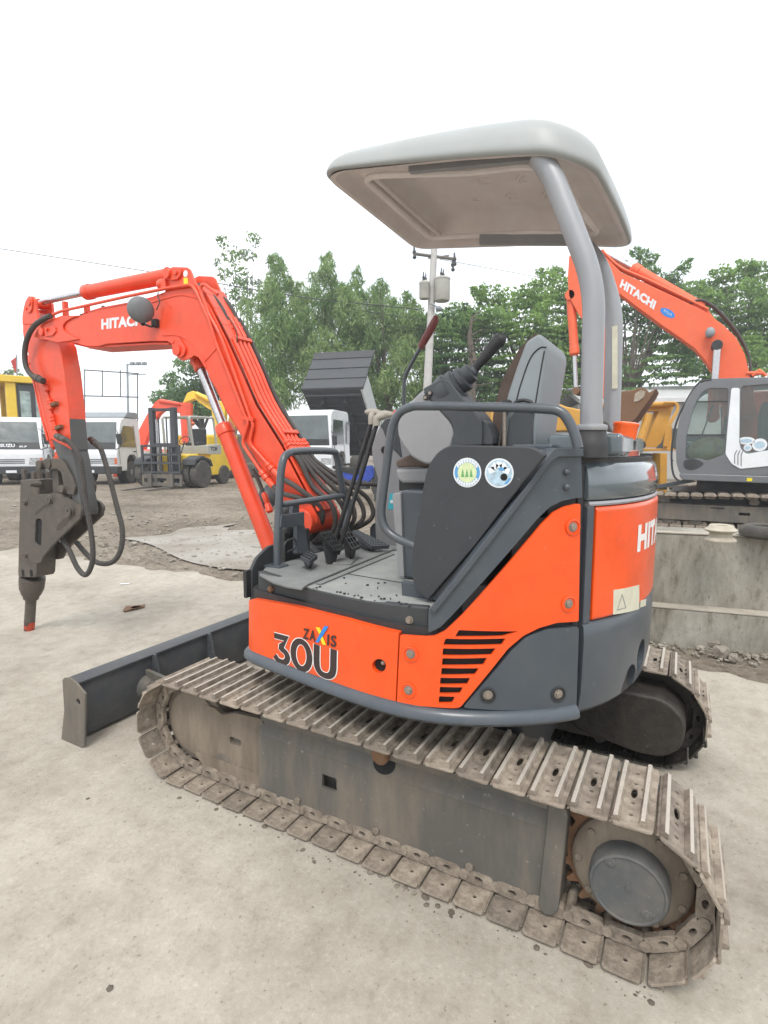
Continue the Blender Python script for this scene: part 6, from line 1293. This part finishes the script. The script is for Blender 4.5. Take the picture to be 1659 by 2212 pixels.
# ---- mustard loader with a lifting frame behind the small excavator
def K4(x,y): return (1355.4+.183*x,799.7+.183*y)
ml=THING('mustard_loader',ZG(1390,12.6),'mustard yellow loader with a bent lifting arm left of the large cab','loader')
def flat(px,dep,th,m,name,par,bevel=.01,f=None):
    f=_f.copy(); f.z=0; f.normalize(); pts=[DP(x,y,dep) for x,y in px]; bm=B(); a=[bm.verts.new(p) for p in pts]; b=[bm.verts.new(p+f*th) for p in pts]; N=len(pts)
    bm.faces.new(a); bm.faces.new(b[::-1])
    for i in range(N): bm.faces.new((a[i],b[i],b[(i+1)%N],a[(i+1)%N]))
    return OBJ(name,bm,m,par,world=True,bevel=bevel)
flat([K4(*p) for p in [(-200,450),(-200,500),(370,485),(200,890),(215,910),(340,912),(400,860),(545,440),(560,400),(430,430),(180,430)]],12.6,.25,MUS,'lifting_arm',ml)
bm=B(); cyl(bm,DP(*K4(-300,420),12.5),DP(*K4(540,400),12.5),.065,seg=14); OBJ('arm_tube',bm,MUS,ml,world=True)
bm=B(); cyl(bm,DP(*K4(150,860),12.5),DP(*K4(250,520),12.5),.10,.09,14); cyl(bm,DP(*K4(0,580),12.5),DP(*K4(150,540),12.5),.11,seg=14); OBJ('arm_cylinder',bm,MUS,ml,world=True,bevel=.005)
bm=B(); lathe(bm,[(.09,-.1),(.09,.1)],DP(*K4(150,885),12.45),_f,16); OBJ('pivot_pin',bm,TRIM,ml,world=True,bevel=.01)
flat([K4(*p) for p in [(-300,920),(560,925),(560,950),(-300,965)]],12.5,.4,MUS,'platform',ml)
flat([K4(*p) for p in [(390,980),(470,980),(465,1560),(385,1560)]],12.4,.25,MUS,'leg_post',ml)
flat([K4(*p) for p in [(340,980),(380,980),(378,1320),(345,1320)]],12.6,.2,MUS,'leg_post',ml)
flat([K4(*p) for p in [(470,660),(530,660),(525,930),(465,930)]],12.7,.2,MUS,'upright',ml)
flat([K4(*p) for p in [(-400,980),(330,980),(350,1560),(-400,1560)]],12.9,1.2,TRIM,'engine_block',ml,.08)
bm=B(); 
for k in range(4): tube(bm,spline([DP(*K4(430+12*k,380),12.4),DP(*K4(560+8*k,390),12.4),DP(*K4(578+6*k,480),12.4),DP(*K4(470+12*k,660),12.4),DP(*K4(430+12*k,900),12.4)],5),.018,6)
OBJ('hydraulic_pipe',bm,MUS,ml,world=True)
a=flat([(1060,878),(1182,876),(1200,868),(1225,878),(1262,886),(1262,930),(1060,940)],13.5,.8,MUS,'side_body',ml,.05)
a=ZG(1120,13.9)
bm=B(); box(bm,a+Vector((0,0,1.15)),(1.2,2.6,.9),Matrix.Rotation(YAW,3,'Z')); OBJ('chassis',bm,TRIM,ml,world=True,bevel=.06)
for px_ in (1080,1170):
    a=ZG(px_,13.3); OBJ('wheel',lathe(B(),[(.35,-.2),(.6,-.2),(.66,-.12),(.66,.12),(.6,.2),(.35,.2)],a+Vector((0,0,.66)),(_f.x,_f.y,0),28),TYRE,ml,world=True,bevel=.02)
# red piece of equipment behind the right console
rq=THING('red_machine',ZG(838,13.2),'small red machine part seen behind the right console of the small excavator','machine'); flat([(826,918),(838,900),(852,886),(870,884),(872,900),(846,925),(838,948),(826,950)],13.2,.3,mat('red_machine_paint',(.55,.02,.015),.4,dirt=.2),'red_body',rq,.03)
bm=B(); a=ZG(840,13.4); box(bm,a+Vector((0,0,.80)),(.5,.6,1.6)); OBJ('base',bm,TRIM,rq,world=True,bevel=.06)
# ---- pale warehouse behind on the right
wh=THING('warehouse',ZG(1400,24),'pale grey warehouse with a shallow roof behind the large excavator','building')
f=_f.copy(); f.z=0; f.normalize(); rgt=_r
bm=B(); A=ZG(1245,24.5); Bp=ZG(1900,22.5); nrm=Vector((-(Bp-A).y,(Bp-A).x,0)).normalized(); nrm=nrm if nrm.dot(f)>0 else -nrm
v=[A,Bp,Bp+nrm*9,A+nrm*9]; lo=[bm.verts.new(p) for p in v]; hi=[bm.verts.new(p+Vector((0,0,3.3))) for p in v]; bm.faces.new(hi)
for i in range(4): bm.faces.new((lo[i],lo[(i+1)%4],hi[(i+1)%4],hi[i]))
OBJ('wall',bm,ramp_mat('pale_sheet_wall',[(.3,(.36,.35,.33)),(.7,(.46,.45,.43))],2,.6,.1),wh,world=True)
bm=B(); e=.35; p=[A-nrm*e,Bp-nrm*e,Bp+nrm*4.5+Vector((0,0,1)),A+nrm*4.5+Vector((0,0,1)),Bp+nrm*9.3,A+nrm*9.3]; p=[q+Vector((0,0,3.3)) for q in p]; q=[bm.verts.new(x) for x in p]+[bm.verts.new(x+Vector((0,0,.18))) for x in p]
for k in ((0,1,2,3),(3,2,4,5),(6,9,8,7),(9,11,10,8),(0,6,7,1),(1,7,8,2),(2,8,10,4),(4,10,11,5),(5,11,9,3),(3,9,6,0)): bm.faces.new([q[i] for i in k])
OBJ('roof',bm,ramp_mat('pale_metal_roof',[(.3,(.50,.50,.50)),(.7,(.60,.60,.60))],2,.5,.1),wh,world=True)
for k in range(14):
    t=(k+.5)/14; c=A.lerp(Bp,t)-nrm*.03
    if k%3==1:
        bm=B(); d=(Bp-A).normalized(); 
        vv=[c+d*sx*.5+Vector((0,0,z)) for sx,z in ((-1,1.3),(1,1.3),(1,2.2),(-1,2.2))]; bm.faces.new([bm.verts.new(x) for x in vv]); bmesh.ops.solidify(bm,geom=bm.faces[:],thickness=.04); OBJ('window',bm,TRG,wh,world=True)
# ---- utility pole with transformers, wires
up=THING('utility_pole',ZG(914,21),'concrete utility pole with two transformers, right of the leafy trees','utility pole')
b0=ZG(914,21); top=DP(938,532,21); bm=B(); cyl(bm,b0,top,.19,.12,16); OBJ('pole',bm,ramp_mat('pole_concrete',[(.3,(.38,.37,.35)),(.7,(.50,.49,.47))],4,.8,.1),up,world=True)
bm=B(); cyl(bm,DP(893,548,21),DP(984,560,21),.06,seg=8); cyl(bm,DP(925,558,21),DP(970,552,21),.03,seg=6); c_=OBJ('crossarm',bm,FRAMEM,up,world=True)
for q in ((895,545),(982,560),(978,572)): bm=B(); a=DP(q[0],q[1],21); lathe(bm,[(.04,-.25),(.08,-.2),(.04,-.1),(.08,0),(.04,.1),(.03,.25)],a,(.1,.1,1),10); OBJ('insulator',bm,TRIM,c_,world=True)
for q,r_,h in (((917,628),.20,.62),((955,626),.30,.85)):
    a=DP(q[0],q[1],20.8); bm=B(); lathe(bm,[(r_*.9,-h/2),(r_,-h/2+.05),(r_,h/2-.08),(r_*1.06,h/2-.06),(r_*1.02,h/2),(r_*.3,h/2+.08)],a,(0,0,1),20); t_=OBJ('transformer',bm,BEI,up,world=True,bevel=.01)
    for s in (-.1,.1): OBJ('bushing',lathe(B(),[(.03,0),(.06,.05),(.03,.1),(.06,.15),(.03,.2),(.02,.35)],a+Vector((s,0,h/2)),(0,0,1),8),TRIM,t_,world=True)
bm=B(); cyl(bm,DP(928,655,20.8),DP(955,668,20.8),.03); ball(bm,DP(948,667,20.8),.13,10,8,(1.3,1,.8)); OBJ('street_lamp_head',bm,MIDG,up,world=True)
def wire(pts,r,label):
    P_=[Vector(DP(*p)) for p in pts]; bm=B(); tube(bm,spline(P_,6),r,6); o=OBJ('power_line',bm,TRIM); TAG(o,label,'cable','overhead power lines')
wire([(-60,528,30),(330,588,28),(640,640,26),(905,668,22)],.020,'thickest and topmost overhead cable running from the left edge to the pole')
wire([(170,588,34),(430,616,31),(640,650,28),(910,690,22)],.012,'middle thin overhead cable crossing above the boom')
wire([(230,604,36),(450,632,33),(700,690,28),(930,712,22)],.009,'lowest and faintest overhead cable behind the boom knee')
wire([(950,560,21),(1400,640,26),(1800,700,32)],.010,'overhead cable leading right from the pole behind the canopy')
# ---- billboard frame and floodlight mast far behind
bf=THING('billboard_frame',ZG(240,40),'empty steel billboard frame standing in the open left of the trees','frame')
bm=B()
for x in (183,221,260,297): cyl(bm,DP(x,800 if x<290 else 806,40),DP(x,915,40) if x in (183,297) else DP(x,857,40),.045,seg=6)
for y0,y1 in ((799,807),(855,858),(899,904)): cyl(bm,DP(181,y0,40),DP(299,y1,40),.045,seg=6)
OBJ('steel_grid',bm,DUMPG,bf,world=True)
lm=THING('floodlight_mast',ZG(277,44),'thin grey floodlight mast standing behind the empty billboard frame','light pole')
bm=B(); cyl(bm,ZG(277,44),DP(275,786,44),.11,.08,8); OBJ('mast',bm,MIDG,lm,world=True); bm=B(); cyl(bm,DP(273,788,44),DP(316,788,44),.05,seg=6); cyl(bm,DP(273,810,44),DP(316,808,44),.05,seg=6); OBJ('crossarm',bm,MIDG,lm,world=True)
for x in (286,299,312): OBJ('floodlight',box(B(),DP(x,785,44),(.3,.3,.2)),MIDG,lm,world=True)
fl=THING('flag_pole',ZG(36,24),'thin pole with a faded red flag at the far left','flag'); bm=B(); cyl(bm,ZG(38,24),DP(36,766,24),.03,seg=6); OBJ('pole',bm,MIDG,fl,world=True)
bm=B(); bm.faces.new([bm.verts.new(p) for p in (DP(36,770,24),DP(36,808,24),DP(31,800,24.2),DP(23,780,24))]); bmesh.ops.solidify(bm,geom=bm.faces[:],thickness=.01); OBJ('flag',bm,mat('faded_red_cloth',(.75,.12,.12),.8),fl,world=True)
a=on(577,1090,2,.12); bm=B(); ball(bm,(0,0,.22),.21,18,12,(1,1,1.12))
for v in bm.verts: v.co+=v.co.normalized()*.018*math.sin(v.co.x*31+v.co.z*17)*math.cos(v.co.y*27); v.co.z=max(0,v.co.z)
tube(bm,[(0,0,.42),(.02,.01,.49)],.03,8,True,[.05,.035]); o=OBJ('rubbish_sack',bm,BLK); o.location=(a.x,a.y,gz(a.x,a.y)); TAG(o,'black rubbish sack on the dirt seen between boom and lifting cylinder','sack')
# ================================================================ TREES
def leafmat(name,c,c2):
    m=bpy.data.materials.new(name); m.use_nodes=True; n=m.node_tree; L=n.links; b=n.nodes['Principled BSDF']; b.inputs['Roughness'].default_value=.55
    g=n.nodes.new('ShaderNodeNewGeometry'); r=n.nodes.new('ShaderNodeMix'); r.data_type='RGBA'; r.inputs[6].default_value=(*c,1); r.inputs[7].default_value=(*c2,1); L.new(g.outputs['Random Per Island'],r.inputs[0]); L.new(r.outputs[2],b.inputs['Base Color'])
    t=n.nodes.new('ShaderNodeBsdfTranslucent'); L.new(r.outputs[2],t.inputs[0]); mx=n.nodes.new('ShaderNodeMixShader'); mx.inputs[0].default_value=.5; o=n.nodes['Material Output']; L.new(b.outputs[0],mx.inputs[1]); L.new(t.outputs[0],mx.inputs[2]); L.new(mx.outputs[0],o.inputs[0]); return m
LA=leafmat('mid_green_leaves',(.11,.21,.06),(.23,.36,.11)); LB=leafmat('pale_plume_leaves',(.18,.29,.10),(.37,.48,.19)); LC=leafmat('dark_green_leaves',(.06,.14,.045),(.14,.25,.08)); LD=leafmat('bright_green_leaves',(.18,.32,.07),(.34,.50,.13)); LE=leafmat('grey_green_leaves',(.13,.17,.12),(.24,.29,.20))
BARK=ramp_mat('tree_bark',[(.35,(.06,.05,.04)),(.65,(.15,.125,.10))],8)
rt=np.random.RandomState(11)
def leaves(clumps,size,dens,plume=False,layers=False):
    V=[];F=[];MI=[]
    for (c,r,mi) in clumps:
        n=int(22*dens*(r/size)**2)
        d=rt.normal(size=(n,3)); d/=np.linalg.norm(d,axis=1)[:,None]; rad=r*rt.uniform(.15,1,n)**.45
        if plume: P_=np.array(c)+d*rad[:,None]*np.array([.80,.80,1.20]); P_[:,:2]=np.array(c)[:2]+(P_[:,:2]-np.array(c)[:2])*(1.15-.38*((P_[:,2]-c[2])/r)[:,None])
        else: P_=np.array(c)+d*rad[:,None]*np.array([1.1,1.1,.72])
        if layers: P_[:,2]=c[2]+np.round((P_[:,2]-c[2])/(r*.34)+rt.normal(0,.16,n))*r*.34-.12*((P_[:,0]-c[0])**2+(P_[:,1]-c[1])**2)/r
        # leaf frames
        a=rt.normal(size=(n,3)); a[:,2]-= (1.3 if plume else .25); a/=np.linalg.norm(a,axis=1)[:,None]
        b=rt.normal(size=(n,3)); b[:,2]*=(1 if plume else .35); b-=a*np.sum(a*b,axis=1)[:,None]; b/=np.linalg.norm(b,axis=1)[:,None]
        s=size*.85*rt.uniform(.5,1.4,n)[:,None]; ln=(1.5 if plume else 1.0); wd=(.28 if plume else .48)
        base=len(V)
        q0=P_-a*s*ln*.5; q1=P_+b*s*wd*.5+a*s*ln*.0; q2=P_+a*s*ln*.5; q3=P_-b*s*wd*.5
        allv=np.stack([q0,q1,q2,q3],1).reshape(-1,3)
        V.append(allv); MI+= [mi if rt.rand()<.8 else (mi+1)%2 for _ in range(n)]
    V=np.concatenate(V); n=len(V)//4; return V,n,MI
def tree(name,dep,cl,size,mats,label,trunkpx,dens=2.6,plume=False,layers=False,group='trees behind the yard',tr=.16):
    base=ZG(trunkpx,dep); root=THING(name,base,label,'tree',group=group); rr=random.Random(int(dep*100+trunkpx)); cs=[]
    for (x,y,r) in cl:
        dd=dep+rr.uniform(-1.6,1.6); c=DP(x,y,dd); R_=r*dd/FOC*1.18
        cs.append((tuple(c),R_,0 if rr.random()<.5 else 1))
        for k in range(3):
            o=Vector((rr.gauss(0,1),rr.gauss(0,1),rr.gauss(0,.8))).normalized()*R_*.95; cs.append((tuple(c+o),R_*rr.uniform(.28,.5),rr.randint(0,1)))
    V,n,MI=leaves(cs,size,dens,plume,layers); V=V-np.array(base)
    me=bpy.data.meshes.new('crown'); me.vertices.add(len(V)); me.vertices.foreach_set('co',V.ravel()); me.loops.add(n*4); me.loops.foreach_set('vertex_index',np.arange(n*4)); me.polygons.add(n); me.polygons.foreach_set('loop_start',np.arange(n)*4); me.polygons.foreach_set('loop_total',np.full(n,4))
    for m in mats: me.materials.append(m)
    me.polygons.foreach_set('material_index',np.array(MI)); me.update(calc_edges=True); me.validate()
    o=bpy.data.objects.new('crown',me); col.objects.link(o); o.parent=root
    bm=B(); fork=base+Vector((0,0,(max(DP(x,y,dep).z for x,y,r in cl)-base.z)*.35)); tube(bm,spline([base,base.lerp(fork,.5)+Vector((rr.uniform(-.1,.1),rr.uniform(-.1,.1),0)),fork],4),tr,10,True,[tr*(1-.4*k/8) for k in range(9)])
    for (x,y,r) in cl:
        c=DP(x,y,dep+rr.uniform(-.6,.6)); m_=fork.lerp(c,.5)+Vector((rr.uniform(-.3,.3),rr.uniform(-.3,.3),rr.uniform(-.1,.4))); P_=spline([fork-Vector((0,0,.2)),m_,c],5); tube(bm,P_,.05,6,True,[max(.012,tr*.5*(1-k/(len(P_)-1))) for k in range(len(P_))])
    OBJ('trunk',bm,BARK,root,world=True); return root
tree('tree',29,[(482,520,13),(500,555,18),(547,515,14),(535,552,16),(515,590,20),(485,590,13),(540,620,22),(468,565,9),(520,640,24)],.26,[LE,LA],'tall thin grey green tree with open twiggy crown, left of the plumed trees',530,dens=1.0,tr=.10)
tree('tree',27,[(598,572,18),(602,600,26),(585,640,30),(620,650,34),(560,690,38),(640,700,40),(600,740,55),(560,780,50),(640,800,55),(590,850,50)],.24,[LB,LA],'pale plumed tree rising just right of the boom knee',600,plume=True)
tree('tree',26.5,[(708,565,13),(706,590,20),(700,625,30),(735,650,30),(680,670,40),(770,600,14),(766,630,20),(755,670,34),(720,720,55),(780,730,45),(700,790,60),(760,830,60)],.24,[LB,LA],'tallest pale plumed tree, behind the tipper truck',710,plume=True)
tree('tree',26,[(800,640,15),(822,625,17),(826,655,26),(815,700,38),(852,700,28),(880,650,16),(884,680,22),(870,730,40),(820,770,55),(880,800,55),(800,840,55),(905,700,26),(900,750,36)],.24,[LB,LA],'bushy plumed tree left of the utility pole',840,plume=True)
tree('tree',25,[(925,700,22),(1020,690,30),(948,690,22),(985,678,26),(1010,700,34),(960,730,40),(1040,730,40),(930,770,40),(990,790,55),(1050,800,55),(950,850,55),(1050,860,55)],.24,[LC,LA],'dark broadleaf tree right of the utility pole',990,layers=True,dens=2.6)
tree('tree',26,[(1035,630,16),(1062,640,24),(1100,650,30),(1140,640,28),(1180,600,20),(1203,588,15),(1165,640,30),(1200,660,40),(1130,700,50),(1210,730,50),(1120,770,60),(1200,800,60),(1140,850,60),(1240,640,34),(1260,700,44),(1070,700,40),(1240,780,50)],.25,[LA,LD],'wide layered bright green tree under the canopy roof',1140,layers=True,dens=2.4)
tree('tree',28,[(1378,545,12),(1400,560,16),(1395,590,20),(1340,590,26),(1310,610,30),(1420,620,30),(1455,600,14),(1478,575,11),(1490,563,7),(1360,650,45),(1430,690,45),(1300,690,45),(1380,750,50),(1270,640,34),(1480,650,40),(1490,740,50),(1290,790,50),(1440,790,45),(1340,840,45)],.25,[LC,LA],'dark tree with two reaching top branches behind the boom of the large excavator',1350,layers=True,dens=2.2)
tree('tree',27,[(1500,640,34),(1560,590,20),(1585,610,30),(1610,575,16),(1640,590,26),(1540,640,34),(1600,660,45),(1655,650,40),(1550,710,45),(1630,730,55),(1500,700,34),(1520,780,50),(1610,800,55),(1690,700,70)],.25,[LA,LD],'spreading green tree at the right edge above the large cab',1600,layers=True,dens=2.4)
tree('tree',32,[(390,860,30),(350,860,22),(430,880,30),(410,790,26),(372,815,16),(352,825,8),(445,800,30),(400,845,32),(440,850,38),(470,760,30),(480,840,40),(500,780,34)],.26,[LA,LC],'low rounded tree left of the others, seen under the boom',440,dens=2.0)
tree('tree',34,[(1260,820,45),(1180,850,45),(1100,870,45),(1330,840,40),(1020,860,45),(940,850,45),(860,860,45)],.28,[LC,LA],'low dark shrubby tree behind the warehouse roof',1230,dens=1.8)
tree('tree',45,[(12,806,9),(30,800,8),(20,815,12),(5,820,10),(42,812,7),(60,822,6)],.4,[LE,LA],'distant pale tree at the far left behind the yellow loader',20,dens=1.4)
dt=THING('dead_tree',ZG(1020,22),'leafless brown vine covered stump among the dark trees','tree'); bm=B(); rr=random.Random(5)
P_=[DP(1018,840,22),DP(1022,780,22),DP(1015,730,22),DP(1020,685,22)]; tube(bm,spline(P_,5),.16,8,True,[.20-.010*k for k in range(16)])
for k in range(26):
    t=rr.random(); a=P_[0].lerp(P_[3],t); e=a+Vector((rr.uniform(-1,1),rr.uniform(-1,1),rr.uniform(-.1,.5)))*rr.uniform(.4,.9); tube(bm,spline([a,a.lerp(e,.5)+Vector((0,0,rr.uniform(-.1,.2))),e],4),.02,5,True,[.03*(1-i/9)+.004 for i in range(9)])
bm2=[v for v in bm.verts if v.co.z<ZG(1020,22).z]; tube(bm,[ZG(1020,22),P_[0]],.2,8); OBJ('trunk',bm,BARK,dt,world=True)

# ---- thin haze volume added to pale the far trees like lens glare
bm=B(); bx(bm,-205,205,-205,205,-1.3,17)
hz=OBJ('glare_haze',bm,[],smooth=False); hz['kind']='stuff'
hm=bpy.data.materials.new('glare_haze'); hm.use_nodes=True; hm.node_tree.nodes.clear(); ho=hm.node_tree.nodes.new('ShaderNodeOutputMaterial'); hv=hm.node_tree.nodes.new('ShaderNodeVolumePrincipled')
hv.inputs['Density'].default_value=.0028; hv.inputs['Color'].default_value=(.93,.96,1,1); hm.node_tree.links.new(hv.outputs[0],ho.inputs['Volume']); hz.data.materials.append(hm)
